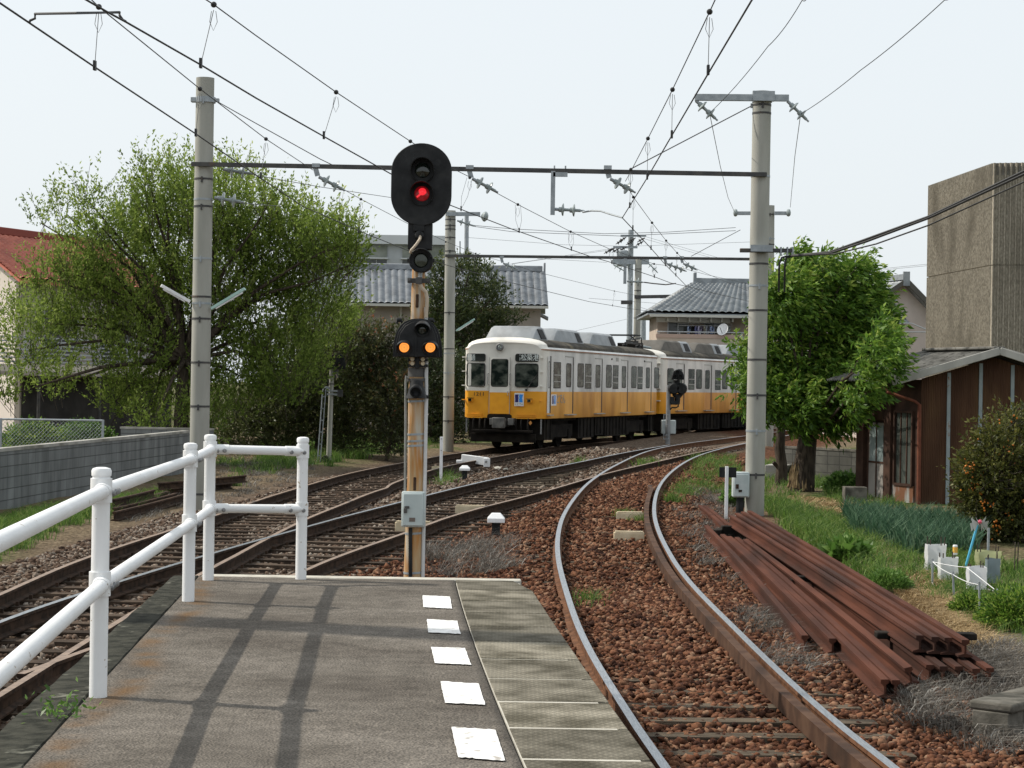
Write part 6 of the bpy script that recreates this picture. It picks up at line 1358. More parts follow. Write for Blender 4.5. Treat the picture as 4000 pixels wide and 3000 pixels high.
# ------------------------------------------------------------------ walls and fences
def blockmat(name, a, b, mort, bw=.40, bh=.20):
    m, n, l, bs = nt(name); bs.inputs["Roughness"].default_value = .95
    tc = n.new("ShaderNodeTexCoord"); sp_x = n.new("ShaderNodeSeparateXYZ"); cb_ = n.new("ShaderNodeCombineXYZ"); l.new(tc.outputs["Object"], sp_x.inputs[0]); l.new(sp_x.outputs[0], cb_.inputs[0]); l.new(sp_x.outputs[2], cb_.inputs[1])
    br = n.new("ShaderNodeTexBrick"); br.offset = 0; br.inputs["Scale"].default_value = 1; br.inputs["Brick Width"].default_value = bw; br.inputs["Row Height"].default_value = bh; br.inputs["Mortar Size"].default_value = .009; br.inputs["Mortar Smooth"].default_value = .2
    br.inputs["Color1"].default_value = c4(a); br.inputs["Color2"].default_value = c4(b); br.inputs["Mortar"].default_value = c4(mort); l.new(cb_.outputs[0], br.inputs[0])
    nz = n.new("ShaderNodeTexNoise"); nz.inputs["Scale"].default_value = 1.6; nz.inputs["Detail"].default_value = 8; mp = n.new("ShaderNodeMapping"); mp.inputs[3].default_value = (1.5, 1, .5); l.new(tc.outputs["Object"], mp.inputs[0]); l.new(mp.outputs[0], nz.inputs[0])
    mr = n.new("ShaderNodeMapRange"); mr.inputs[1].default_value = .3; mr.inputs[2].default_value = .7; mr.inputs[3].default_value = .65; mr.inputs[4].default_value = 1.3; l.new(nz.outputs[0], mr.inputs[0])
    sc = n.new("ShaderNodeVectorMath"); sc.operation = 'SCALE'; l.new(br.outputs[0], sc.inputs[0]); l.new(mr.outputs[0], sc.inputs["Scale"]); l.new(sc.outputs[0], bs.inputs["Base Color"])
    bp = n.new("ShaderNodeBump"); bp.inputs["Distance"].default_value = .01; bp.invert = True; l.new(br.outputs["Fac"], bp.inputs["Height"]); l.new(bp.outputs[0], bs.inputs["Normal"]); return m
M['block'] = blockmat('concrete_block', (.145, .155, .155), (.175, .185, .185), (.08, .084, .082)); M['block2'] = blockmat('old_concrete_block', (.065, .064, .055), (.095, .092, .08), (.035, .034, .03))
def blockwall(name, label, p, q, zb_, zt, mat, coping=.05, th=.15):
    p, q = Vector((p[0], p[1], 0)), Vector((q[0], q[1], 0)); L = (q - p).length; a = math.atan2((q - p).y, (q - p).x)
    t = thing(name, label, 'wall', (p.x, p.y, 0)); t.rotation_euler = (0, 0, a)
    for nm, z0, z1, e, mt in (('blocks', zb_, zt - coping, 0, mat), ('coping', zt - coping, zt, .015, 'conc' if mat == 'block' else 'old_conc')):
        m = MB().box(-e, L + e, -th / 2 - e, th / 2 + e, z0, z1); me = bpy.data.meshes.new(nm); me.from_pydata(m.v, [], m.f); me.materials.append(M[mt]); o = bpy.data.objects.new(nm, me); COL.objects.link(o); o.parent = t
    return t
zw = 1.13
p, q = un(0, 1753, Y=35.2), un(726, 1682, Y=49.2); d = (p - q).normalized()
blockwall('block_wall', 'long grey block wall along the left behind the white railing', (p + d * 9)[:2], q[:2], -.4, zw, 'block', .06)
p, q = un(475, 1664, Y=50.5), un(832, 1677, Y=50.2); blockwall('block_wall', 'short end wall of blocks behind the left concrete pole', p[:2], q[:2], -.3, un(650, 1670, Y=50.3).z, 'block', .05)
p, q = un(3060, 1750, Y=49), un(3420, 1752, Y=46.5); blockwall('block_wall', 'low mossy block wall behind the round tree trunk', p[:2], q[:2], -.2, un(3250, 1752, Y=47.5).z, 'block2', .05)
Yc = 45.0; cf = thing('chain_link_fence', 'grey chain link fence panel above the left block wall', 'fence', un(200, 1700, Y=Yc)); xa_, xb_ = un(-60, 1, Y=Yc).x, un(428, 1, Y=Yc).x; zt_, zb_ = un(200, 1640, Y=Yc).z, un(200, 1760, Y=Yc).z - .3
for x in (xb_, un(27, 1, Y=Yc).x): obj('post', MB().tube([Vector((x, Yc, zb_ - .6)), Vector((x, Yc, zt_ + .02))], .03 if x == xb_ else .045, 12), 'galv', cf)
obj('top_rail', MB().tube([Vector((xa_, Yc, zt_)), Vector((xb_, Yc, zt_))], .024, 10), 'galv', cf)
m = MB(); h = zt_ - zb_; k = xa_ - h
while k < xb_:
    for sgn in (1, -1):
        x0, x1 = (k, k + h) if sgn > 0 else (k + h, k); z0_, z1_ = zb_, zt_
        pts = []
        for t in (0, 1): pts.append((x0 + (x1 - x0) * t, z0_ + (z1_ - z0_) * t))
        (ax_, az_), (bx_, bz_) = pts
        lo, hi = 0.0, 1.0
        for t_, xv in ((0, xa_), (1, xb_)):
            if bx_ != ax_:
                tt = (xv - ax_) / (bx_ - ax_)
                if (bx_ > ax_) == (t_ == 0): lo = max(lo, tt)
                else: hi = min(hi, tt)
        if hi > lo: m.tube([Vector((ax_ + (bx_ - ax_) * lo, Yc + .004 * sgn, az_ + (bz_ - az_) * lo)), Vector((ax_ + (bx_ - ax_) * hi, Yc + .004 * sgn, az_ + (bz_ - az_) * hi))], .0035, 3, cap=False)
    k += .085
obj('mesh', m, 'galv', cf)
#@@PART6
# ------------------------------------------------------------------ foliage
D2 = 4000 / 2212
def leaves(name, C, A, size, wid, mat, parent=None, rnd=None, fold=.25):
    """one kite-shaped leaf per row: C base points, A leaf axes"""
    n = len(C); A = A / (np.linalg.norm(A, axis=1)[:, None] + 1e-9); R = RN.normal(size=(n, 3)); B = np.cross(A, R); B /= (np.linalg.norm(B, axis=1)[:, None] + 1e-9); N = np.cross(A, B)
    s = size[:, None]; w = s * wid
    V = np.stack([C, C + A * s * .45 + B * w * .5 + N * w * fold, C + A * s, C + A * s * .45 - B * w * .5 + N * w * fold], 1)
    Fc = np.arange(n * 4).reshape(n, 4)
    return npobj(name, V.reshape(-1, 3), Fc, mat, parent, rnd=np.repeat(RN.uniform(0, 1, n) if rnd is None else rnd, 4))
def unit(n):
    v = RN.normal(size=(n, 3)); return v / np.linalg.norm(v, axis=1)[:, None]
def tree(name, label, cat, clumps, Y, foot, fork, mat, nl, lsize, wid, spray=.6, per=12, updir=.7, out=.5, droop=0.0, wind=(0, 0, 0), dth=1.6, r0=.16, twigs=True, group=None, bias=.0, limb=.06, flat=1.0):
    """clumps in 2212-wide photo px (x, y, r) at depth Y (+ own jitter); sprays of leaves fill each clump"""
    t = thing(name, label, cat, foot, group); sc = FPX / Y
    K = []
    for c in clumps:
        x, y, r = c[:3]; dy = c[3] if len(c) > 3 else RN.uniform(-dth, dth); p = un(x * D2, y * D2, Y=Y + dy); K.append((np.array(p), r * D2 / sc))
    tot = sum(k[1] ** 2 for k in K); fk = np.array(fork); tw = MB(); LC, LA, LR = [], [], []
    tr = MB(); tr.tube([Vector(foot) + Vector((0, 0, -.25)), Vector(foot).lerp(Vector(fork), .5) + Vector((random.uniform(-.06, .06), 0, 0)), Vector(fork)], [r0 * 1.25, r0 * .95, r0 * .8], 14)
    for p, r in K:
        mid = fk * .5 + p * .5 + np.array([0, 0, .18 * np.linalg.norm(p - fk) * .5]) + RN.normal(size=3) * .12; e = p + RN.normal(size=3) * .15 * r
        tr.tube([Vector(fk), Vector(fk * .75 + mid * .25 + RN.normal(size=3) * .05), Vector(mid), Vector(mid * .45 + e * .55 + RN.normal(size=3) * .06), Vector(e)], [limb * 1.3, limb * 1.05, limb * .75, limb * .5, limb * .25], 7)
    for p, r in K:
        ns = max(6, int(nl / per * r * r / tot)); u = unit(ns); rad = r * RN.uniform(.15, 1, ns) ** .45; P0 = p + u * rad[:, None] * np.array([1, 1, flat]); o = u * out + np.array([0, 0, updir]) + np.array(wind) + RN.normal(size=(ns, 3)) * .24; o /= np.linalg.norm(o, axis=1)[:, None]
        ln = spray * RN.uniform(.45, 1.25, ns)
        if twigs:
            for i in range(0, ns, 5): q = P0[i] - o[i] * ln[i] * .5; tw.tube([Vector(q), Vector(P0[i] + o[i] * ln[i] * .9)], [.009, .004], 3, cap=False)
        tt = RN.uniform(0, 1, (ns, per)); C = P0[:, None] + o[:, None] * (ln[:, None] * tt)[..., None] + RN.normal(size=(ns, per, 3)) * .022
        A = o[:, None] * .75 + unit(ns * per).reshape(ns, per, 3) * .7 + np.array([0, 0, -droop]) + np.array(wind) * .8
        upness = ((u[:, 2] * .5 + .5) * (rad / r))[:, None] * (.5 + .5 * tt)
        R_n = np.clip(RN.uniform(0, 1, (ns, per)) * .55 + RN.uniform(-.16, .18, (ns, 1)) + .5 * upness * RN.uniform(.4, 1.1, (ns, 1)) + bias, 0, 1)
        LC.append(C.reshape(-1, 3)); LA.append(A.reshape(-1, 3)); LR.append(R_n.ravel())
    C, A, R_n = np.concatenate(LC), np.concatenate(LA), np.concatenate(LR)
    obj('trunk', tr, 'bark', t)
    if twigs and tw.v: obj('twigs', tw, 'twig', t)
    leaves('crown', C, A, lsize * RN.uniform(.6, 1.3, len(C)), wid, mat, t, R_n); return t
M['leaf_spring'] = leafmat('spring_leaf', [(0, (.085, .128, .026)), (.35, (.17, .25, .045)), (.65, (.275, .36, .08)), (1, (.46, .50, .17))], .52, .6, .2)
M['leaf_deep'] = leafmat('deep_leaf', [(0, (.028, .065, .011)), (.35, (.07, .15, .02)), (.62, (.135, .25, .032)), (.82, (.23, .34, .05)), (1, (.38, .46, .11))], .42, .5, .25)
M['leaf_olive'] = leafmat('olive_leaf', [(0, (.022, .038, .012)), (.45, (.05, .075, .022)), (.8, (.10, .125, .038)), (1, (.20, .20, .07))], .35)
M['leaf_shrub'] = leafmat('mixed_shrub_leaf', [(0, (.042, .060, .018)), (.5, (.092, .118, .035)), (.78, (.165, .185, .06)), (.90, (.25, .24, .095)), (.97, (.24, .14, .06)), (1, (.34, .13, .07))], .35)
M['leaf_rusty'] = leafmat('rusty_shrub_leaf', [(0, (.03, .042, .014)), (.55, (.075, .085, .03)), (.76, (.14, .11, .045)), (.84, (.26, .10, .05)), (1, (.42, .17, .09))], .35)
M['leaf_citrus'] = leafmat('citrus_leaf', [(0, (.03, .04, .011)), (.5, (.095, .105, .024)), (.85, (.20, .19, .045)), (1, (.32, .28, .08))], .35, .5, .3)
M['leaf_bright'] = leafmat('bright_weed_leaf', [(0, (.05, .11, .02)), (.5, (.10, .21, .035)), (1, (.22, .34, .09))], .4)
YT = 53.0
fT = G(un(712, 1690, Y=YT).x, YT); fkT = un(722, 1400, Y=YT)
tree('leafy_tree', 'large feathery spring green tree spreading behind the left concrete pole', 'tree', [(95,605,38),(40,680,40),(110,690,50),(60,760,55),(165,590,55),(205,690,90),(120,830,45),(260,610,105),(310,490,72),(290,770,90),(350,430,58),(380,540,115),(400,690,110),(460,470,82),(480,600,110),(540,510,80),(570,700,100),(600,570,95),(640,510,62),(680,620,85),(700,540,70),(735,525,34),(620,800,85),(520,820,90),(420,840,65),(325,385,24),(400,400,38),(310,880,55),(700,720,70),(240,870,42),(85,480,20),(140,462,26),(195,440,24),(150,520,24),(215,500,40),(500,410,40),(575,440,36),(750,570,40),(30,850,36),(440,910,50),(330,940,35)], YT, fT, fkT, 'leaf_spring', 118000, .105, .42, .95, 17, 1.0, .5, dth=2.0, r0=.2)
# upright twigs over the crown top
YS_ = 60.0
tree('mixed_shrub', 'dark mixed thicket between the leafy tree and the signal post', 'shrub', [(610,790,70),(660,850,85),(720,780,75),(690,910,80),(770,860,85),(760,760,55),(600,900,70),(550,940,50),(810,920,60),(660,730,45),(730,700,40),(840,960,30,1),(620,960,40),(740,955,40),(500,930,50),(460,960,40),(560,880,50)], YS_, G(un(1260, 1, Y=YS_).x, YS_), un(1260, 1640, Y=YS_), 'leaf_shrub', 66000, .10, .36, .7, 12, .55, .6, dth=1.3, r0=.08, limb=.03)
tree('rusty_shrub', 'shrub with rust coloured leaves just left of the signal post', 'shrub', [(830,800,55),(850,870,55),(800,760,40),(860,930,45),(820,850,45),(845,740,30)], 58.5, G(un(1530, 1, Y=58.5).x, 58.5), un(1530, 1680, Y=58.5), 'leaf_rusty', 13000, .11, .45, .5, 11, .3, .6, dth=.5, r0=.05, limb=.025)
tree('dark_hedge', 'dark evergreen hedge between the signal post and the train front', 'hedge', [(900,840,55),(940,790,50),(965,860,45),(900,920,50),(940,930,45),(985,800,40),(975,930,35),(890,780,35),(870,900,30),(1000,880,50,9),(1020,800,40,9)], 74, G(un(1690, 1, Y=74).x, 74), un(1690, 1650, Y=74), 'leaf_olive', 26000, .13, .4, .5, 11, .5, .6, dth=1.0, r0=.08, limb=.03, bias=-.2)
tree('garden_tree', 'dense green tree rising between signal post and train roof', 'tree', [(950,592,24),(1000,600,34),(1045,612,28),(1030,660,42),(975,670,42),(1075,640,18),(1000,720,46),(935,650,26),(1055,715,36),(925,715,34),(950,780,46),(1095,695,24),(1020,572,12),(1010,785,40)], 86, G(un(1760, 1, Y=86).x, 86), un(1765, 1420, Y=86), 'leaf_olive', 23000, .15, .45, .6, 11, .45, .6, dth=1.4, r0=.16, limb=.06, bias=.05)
YK = 43.0
fK = G(un(3157, 1, Y=YK).x, YK, -.2)
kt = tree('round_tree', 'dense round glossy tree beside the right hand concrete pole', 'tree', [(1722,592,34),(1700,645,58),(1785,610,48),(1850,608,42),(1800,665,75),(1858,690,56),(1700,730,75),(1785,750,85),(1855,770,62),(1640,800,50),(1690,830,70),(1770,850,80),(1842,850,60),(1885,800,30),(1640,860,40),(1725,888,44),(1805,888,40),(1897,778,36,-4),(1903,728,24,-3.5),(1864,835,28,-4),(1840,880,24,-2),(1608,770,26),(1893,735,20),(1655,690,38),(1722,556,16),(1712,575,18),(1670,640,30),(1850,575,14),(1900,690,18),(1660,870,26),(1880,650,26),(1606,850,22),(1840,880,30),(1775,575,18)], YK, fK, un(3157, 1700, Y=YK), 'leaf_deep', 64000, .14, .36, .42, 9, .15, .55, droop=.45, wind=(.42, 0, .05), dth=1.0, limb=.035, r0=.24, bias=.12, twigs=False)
m = MB()
for i in range(70):
    a = random.uniform(0, 6.28); r = .2 + random.uniform(0, .1); p = fK + Vector((math.cos(a) * r, math.sin(a) * r, random.uniform(.0, .12))); q = fK + Vector((math.cos(a) * .19, math.sin(a) * .19, random.uniform(.35, .65))); m.tube([p, p.lerp(q, .6) + Vector((random.uniform(-.04, .04), 0, 0)), q], [.018, .014, .006], 4)
tag(obj('straw_wrap', m, 'straw'), 'straw bundled round the foot of the round tree', 'straw')
YJ = 45.5; f2 = G(un(3078, 1, Y=YJ).x, YJ, -.2); st = thing('tree_stump', 'dark pruned trunk left of the round tree trunk', 'tree trunk', f2); obj('trunk', MB().tube([f2 + Vector((0, 0, -.2)), f2 + Vector((.03, 0, .4)), f2 + Vector((-.03, 0, .8)), f2 + Vector((.0, 0, 1.35))], [.16, .13, .12, .10], 12), 'bark', st)
obj('branch_stub', MB().tube([f2 + Vector((0, 0, .35)), f2 + Vector((-.18, -.05, .5))], [.06, .04], 8), 'bark', st)
obj('crown', MB().tube([f2 + Vector((0, 0, 1.3)), f2 + Vector((.2, .1, 1.9)), f2 + Vector((.3, .2, 2.4))], [.07, .05, .02], 8), 'bark', st)
YC = 31.5
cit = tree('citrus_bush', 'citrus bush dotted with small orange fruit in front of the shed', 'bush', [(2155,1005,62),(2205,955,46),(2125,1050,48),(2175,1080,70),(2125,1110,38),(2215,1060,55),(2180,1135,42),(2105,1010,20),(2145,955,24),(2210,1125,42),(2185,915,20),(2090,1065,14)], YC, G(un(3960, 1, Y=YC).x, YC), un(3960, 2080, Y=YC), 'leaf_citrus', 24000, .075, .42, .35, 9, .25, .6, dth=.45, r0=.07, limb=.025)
M['fruit'] = pmat('orange_fruit', (.70, .24, .025), (.55, .16, .015), 8, .4, rnd=0)
fm = MB(); fm.lathe([(.003, -.017), (.012, -.014), (.0175, 0), (.012, .014), (.003, .017)], (0, 0, 0), (0, 0, 1), 10); fme = bpy.data.meshes.new('fruit'); fme.from_pydata(fm.v, [], fm.f); fme.materials.append(M['fruit']); fme.polygons.foreach_set('use_smooth', [True] * len(fme.polygons))
cc = [(2155,1005,70),(2205,955,54),(2125,1050,56),(2175,1080,78),(2125,1110,44),(2105,1010,26),(2145,955,30),(2185,915,24),(2090,1065,18),(2180,1135,46)]
wts = np.array([c[2] ** 2 for c in cc], float); fr_pts = []
while len(fr_pts) < 165:
    x, y, r = cc[RN.choice(len(cc), p=wts / wts.sum())]; a = RN.uniform(0, 6.28); q = r * RN.uniform(.1, 1) ** .5; y0 = YC - RN.uniform(.25, .7)
    for _ in range(RN.integers(1, 7)): fr_pts.append(un((x + q * math.cos(a) + RN.normal() * 6) * D2, (y + q * math.sin(a) + RN.normal() * 7) * D2, Y=y0 + RN.normal() * .05))
off = WLOC[cit.name]
for p in fr_pts[:98]:
    o = bpy.data.objects.new('fruit', fme); COL.objects.link(o); o.parent = cit; o.location = p - off; s = random.uniform(.8, 1.25); o.scale = (s, s, s)
m = MB()
for p in fr_pts[98:]: m.lathe([(.003, -.015), (.011, -.012), (.015, 0), (.011, .012), (.003, .015)], p, (0, 0, 1), 8)
tag(obj('fruits', m, 'fruit', cit), kind='stuff')
def bush(label, px, py, r, mat, n, ls, wid=.5, name='garden_plant', cat='plant', off_=-.16, sy=.8):
    b = ug(px, py, off_); t = thing(name, label, cat, b); sc = FPX / b.y; rr = r / sc; k = n // 10; u = unit(k); u[:, 2] = np.abs(u[:, 2]) * sy; P = np.array(b) + u * rr * RN.uniform(.3, 1, (k, 1)) ** .5
    C = P[:, None] + RN.normal(size=(k, 10, 3)) * rr * .09; A = u[:, None] + unit(k * 10).reshape(k, 10, 3) * .8 + np.array([0, 0, .2]); leaves('foliage', C.reshape(-1, 3), A.reshape(-1, 3), ls * RN.uniform(.6, 1.3, k * 10), wid, mat, t)
    m = MB()
    for i in range(5): a = i * 1.26; m.tube([b, b + Vector((math.cos(a) * rr * .5, math.sin(a) * rr * .5, rr * .5))], [.012, .005], 5)
    obj('stem', m, 'twig', t); return t
bush('bright leafy mound by the low block wall', 3300, 1915, 75, 'leaf_bright', 4000, .10)
bush('large leaved weed clump at the foot of the right pole', 2885, 1965, 62, 'leaf_bright', 1600, .12, .6)
bush('broad leaved cabbage plant by the stacked rails', 3312, 2185, 52, 'leaf_bright', 380, .24, .5)
bush('bushy green plant at the right edge behind the rope', 3985, 2440, 165, 'leaf_deep', 9000, .05, .4)
bush('low feathery plant left of the white bags', 3470, 2300, 85, 'leaf_bright', 5000, .05, .25)
bush('low feathery plant inside the rope enclosure', 3790, 2390, 75, 'leaf_deep', 4000, .05, .3)
bush('green plant behind the chain link fence', 330, 1745, 120, 'leaf_bright', 5000, .10, name='garden_plant', off_=.2)
bush('second green plant behind the chain link fence', 130, 1760, 130, 'leaf_deep', 5000, .10, off_=.2)
# distant tree masses closing the view between and behind the houses
def mass(name, label, spots, mat, n, ls):
    L, A = [], []
    for x0, x1, y0, y1, Y in spots:
        k = n // len(spots); X = RN.uniform(x0, x1, k); yy = y1 + (y0 - y1) * RN.uniform(0, 1, k) ** 1.2 * (.75 + .25 * np.sin(X / 37.0) * np.cos(X / 91.0))
        Yj = Y + RN.uniform(-2, 2, k); P = np.stack([(X - 2000) * Yj / FPX, Yj, HC - (yy - 1500 - (X - 2000) * .0157) * Yj / FPX], 1); L.append(P); A.append(unit(k))
    P, A = np.concatenate(L), np.concatenate(A); o = leaves(name, P, A, ls * RN.uniform(.7, 1.4, len(P)), .7, mat); return tag(o, label, 'foliage', kind='stuff')
mass('far_hedges', 'far dark hedges and trees behind the houses and train', [(1120, 1780, 1330, 1580, 84), (3090, 3480, 1560, 1720, 88)], 'leaf_olive', 16000, .28)

# ------------------------------------------------------------------ grass, dry weeds, leeks
def inpoly(poly, n):
    poly = np.array(poly, float); x0, y0 = poly.min(0); x1, y1 = poly.max(0); out = []
    while len(out) < n:
        P = np.stack([RN.uniform(x0, x1, n * 2), RN.uniform(y0, y1, n * 2)], 1); k = np.zeros(len(P), bool); j = len(poly) - 1
        for i in range(len(poly)):
            c = (poly[i, 1] > P[:, 1]) != (poly[j, 1] > P[:, 1]); xx_ = (poly[j, 0] - poly[i, 0]) * (P[:, 1] - poly[i, 1]) / (poly[j, 1] - poly[i, 1] + 1e-9) + poly[i, 0]; k ^= c & (P[:, 0] < xx_); j = i
        out.extend(P[k].tolist())
    return np.array(out[:n])
def blades(name, label, patches, mat, cat='grass', bend=.5, lean=.35):
    """patches: (world-plan polygon from photo px, count, height, width, clumpiness)"""
    Vs, Rs = [], []
    for poly, n, h, w, cl in patches:
        W2 = [ug(x, y, -.18)[:2] for x, y in poly]; P = inpoly(W2, n)
        if cl:
            c = inpoly(W2, max(3, n // cl)); P = c[RN.integers(0, len(c), n)] + RN.normal(size=(n, 2)) * .09
            k = clear_rails(P[:, 0], P[:, 1], .06); P = P[k]; n = len(P)
        z = gheight(P[:, 0], P[:, 1]); B = np.stack([P[:, 0], P[:, 1], z - .02], 1); hh = h * RN.uniform(.35, 1.2, n); a = RN.uniform(0, 2 * np.pi, n); d = np.stack([np.cos(a), np.sin(a), 0 * a], 1); sd_ = np.stack([-np.sin(a + 1), np.cos(a + 1), 0 * a], 1); ww = (w * RN.uniform(.6, 1.3, n))[:, None]; ln = (lean * RN.uniform(.1, 1.6, n) * hh)[:, None]; bd_ = (bend * RN.uniform(0, 1.4, n) * hh)[:, None]; up = np.stack([0 * a, 0 * a, hh], 1)
        m1 = B + up * .55 + d * ln * .5; tip = B + up * (1 - .25 * bend) + d * (ln + bd_)
        Vs.append(np.stack([B - sd_ * ww * .5, B + sd_ * ww * .5, m1 + sd_ * ww * .42, tip, m1 - sd_ * ww * .42], 1)); Rs.append(np.repeat(RN.uniform(0, 1, n), 5))
    V = np.concatenate(Vs); n = len(V); I = np.arange(n * 5).reshape(n, 5); o = npobj(name, V.reshape(-1, 3), I, mat, rnd=np.concatenate(Rs), n=5); return tag(o, label, cat, kind='stuff')
M['grass_g'] = leafmat('green_grass_blade', [(0, (.045, .095, .016)), (.5, (.095, .19, .03)), (.85, (.18, .28, .06)), (1, (.30, .34, .12))], .4)
M['grass_d'] = leafmat('dry_grass_blade', [(0, (.07, .062, .052)), (.5, (.145, .13, .112)), (.85, (.26, .245, .22)), (1, (.42, .40, .37))], .2, .85, .1)
M['grass_s'] = leafmat('straw_blade', [(0, (.20, .13, .058)), (.5, (.38, .27, .135)), (1, (.56, .43, .25))], .2, .7, .2)
M['leek'] = leafmat('leek_blade', [(0, (.025, .065, .032)), (.5, (.052, .118, .064)), (.85, (.10, .18, .105)), (1, (.19, .28, .17))], .3, .4, .4)
blades('grass', 'green grass growing along the right bank and beside the left tracks', [
 ([(2690,1790),(2870,1790),(2905,1960),(2790,1950),(2700,1870)], 3000, .26, .014, 30), ([(2955,1935),(3120,1985),(3430,2090),(3500,2350),(3330,2220),(3100,2080)], 8500, .27, .014, 25), ([(2950,1800),(3110,1800),(3110,1990),(2960,1960)], 2600, .22, .014, 20),
 ([(3440,2150),(3700,2120),(4060,2230),(4060,2520),(3850,2440),(3620,2330)], 8000, .20, .012, 40), ([(3090,1840),(3380,1830),(3560,1990),(3300,2000)], 5000, .2, .014, 30),
 ([(1000,1740),(1560,1690),(1560,1765),(1300,1825),(1010,1850)], 12000, .34, .018, 40), ([(-60,2050),(360,1985),(640,1925),(560,1985),(250,2070),(-60,2200)], 9000, .24, .012, 50),
 ([(850,1770),(1150,1740),(1250,1810),(900,1920)], 2600, .22, .014, 30), ([(1500,1700),(1760,1690),(1740,1760),(1530,1775)], 2500, .3, .018, 30),
 ([(2490,1808),(2560,1800),(2570,1830),(2500,1838)], 260, .26, .02, 40), ([(2430,2010),(2500,2008),(2505,2045),(2420,2045)], 420, .2, .012, 60), ([(2610,1940),(2680,1920),(2680,1975),(2620,1985)], 320, .3, .012, 50), ([(2230,1800),(2280,1798),(2285,1830),(2240,1830)], 120, .24, .02, 30),
 ([(1700,1850),(1800,1840),(1800,1890),(1700,1900)], 420, .26, .014, 30), ([(2650,1880),(2800,1900),(2780,1960),(2640,1940)], 800, .22, .012, 40), ([(2260,2350),(2340,2330),(2350,2420),(2280,2440)], 130, .22, .01, 40), ([(170,2880),(330,2720),(345,2740),(200,2900)], 0, .1, .01, 0)][:-1], 'grass_g')
blades('dry_weeds', 'grey dry weeds lying along the right side of the tracks', [
 ([(1660,2120),(1990,2110),(2010,2240),(1660,2250)], 2200, .30, .008, 60), ([(2620,1990),(2850,2030),(3050,2260),(2900,2330),(2700,2180)], 3200, .18, .008, 60), ([(2700,1900),(2830,1930),(2860,2050),(2720,2020)], 1800, .2, .009, 50),
 ([(3480,2740),(3760,2640),(3980,2600),(4080,2900),(3900,2980),(3600,2860)], 4800, .22, .009, 70), ([(3720,2560),(3950,2530),(3990,2640),(3760,2700)], 3500, .26, .008, 60), ([(3000,2540),(3200,2560),(3150,2640),(2960,2620)], 1300, .14, .007, 40), ([(2880,2380),(3060,2430),(3080,2520),(2930,2470)], 1500, .16, .007, 50),
 ([(850,1790),(1100,1760),(1250,1850),(900,1960)], 4500, .16, .012, 40), ([(500,1960),(760,1900),(900,1950),(520,2040)], 2600, .14, .01, 40)], 'grass_d', bend=1.1, lean=1.0)
blades('straw', 'yellow straw scattered beside the stacked rails and round the trees', [
 ([(3540,2310),(3640,2330),(3830,2480),(4010,2600),(3960,2640),(3800,2560),(3620,2430)], 6500, .16, .010, 60), ([(3010,1935),(3300,1945),(3330,2010),(3050,1990)], 3200, .12, .016, 40), ([(3330,2090),(3440,2110),(3480,2200),(3350,2170)], 1600, .14, .012, 30), ([(3150,2010),(3300,2040),(3330,2090),(3180,2080)], 1200, .12, .012, 30), ([(3480,2230),(3640,2250),(3760,2360),(3600,2380)], 2200, .14, .011, 40), ([(840,1760),(1010,1745),(1040,1800),(850,1820)], 2000, .12, .016, 30)], 'grass_s', 'straw', bend=1.3, lean=1.4)
blades('leek_bed', 'bed of blue green leeks in front of the rusty shed', [([(3290,2030),(3600,2065),(3820,2085),(3820,2175),(3560,2165),(3330,2100)], 6000, .46, .028, 0)], 'leek', 'leeks', bend=.3, lean=.22)
#@@PART7
# ------------------------------------------------------------------ stored rails
def stored(label, a, b, off, mat='pile_rust', group='stored rails beside the platform track', roll=0, name='stored_rail'):
    p, q = ug(*a, off), ug(*b, off); L = (q - p).length; c, s = math.cos(roll), math.sin(roll); prof = [(x * c - (y + .076) * s, x * s + (y + .076) * c - .076) for x, y in RAIL]
    P = [p.lerp(q, t) + Vector((.03 * math.sin(t * 3.1), 0, 0)) for t in np.linspace(0, 1, 8)]
    return tag(obj(name, MB().sweep(prof, P), mat, ang=40), label, 'rail', group)
bl = [((3145,2482),(2758,2051)), ((3253,2494),(2822,2086)), ((3458,2654),(2848,2094)), ((3500,2657),(2878,2098)), ((3556,2606),(2915,2105)), ((3633,2597),(2955,2108)), ((3687,2603),(2995,2112)), ((3747,2603),(3035,2115)), ((3814,2612),(3075,2118)), ((3868,2609),(3110,2120))]
on = ['first', 'second', 'third', 'fourth', 'fifth', 'sixth', 'seventh', 'eighth', 'ninth', 'tenth']
for i, (a, b) in enumerate(bl): stored('rusty rail, %s from the track in the bottom layer of the stack' % on[i], a, b, -.015 + (.05 if i in (4,) else 0), roll=.25 if i == 4 else random.uniform(-.04, .04))
for i, (a, b) in enumerate([((3594,2482),(2852,2010)), ((3654,2488),(2878,2003)), ((3705,2491),(2902,1998)), ((3772,2500),(2926,1994))]): stored('rusty rail, %s from the track in the top layer of the stack' % on[i], a, b, .165)
for i, (a, b) in enumerate([((2848,2078),(2733,1972)), ((2868,2072),(2752,1974))]): stored('short rusty rail half buried in weeds, %s from the track' % on[i], a, b, -.06)
M['timber'] = pmat('tarred_timber', (.010, .009, .008), (.028, .023, .019), 6, .9, bump=.01)
for i, (x0, x1, y, lab) in enumerate(((2818, 2990, 2062, 'black tarred timber under the far end of the top rails'), (3090, 3330, 2260, 'black tarred timber under the middle of the top rails'), (3420, 3800, 2480, 'black tarred timber under the near end of the top rails'))):
    p, q = ug(x0, y, .0), ug(x1, y, .0); c = (p + q) / 2; q.y = p.y; zt = float(zg(c.x, p.y)) - .01
    tag(obj('timber', MB().box(p.x, q.x, p.y - .08, p.y + .08, zt - .02, zt + .045) if i else MB().box(p.x, q.x, p.y - .1, p.y + .1, zt - .15, zt + .045), 'timber', bevel=.012), lab, 'timber', 'timbers in the rail stack')
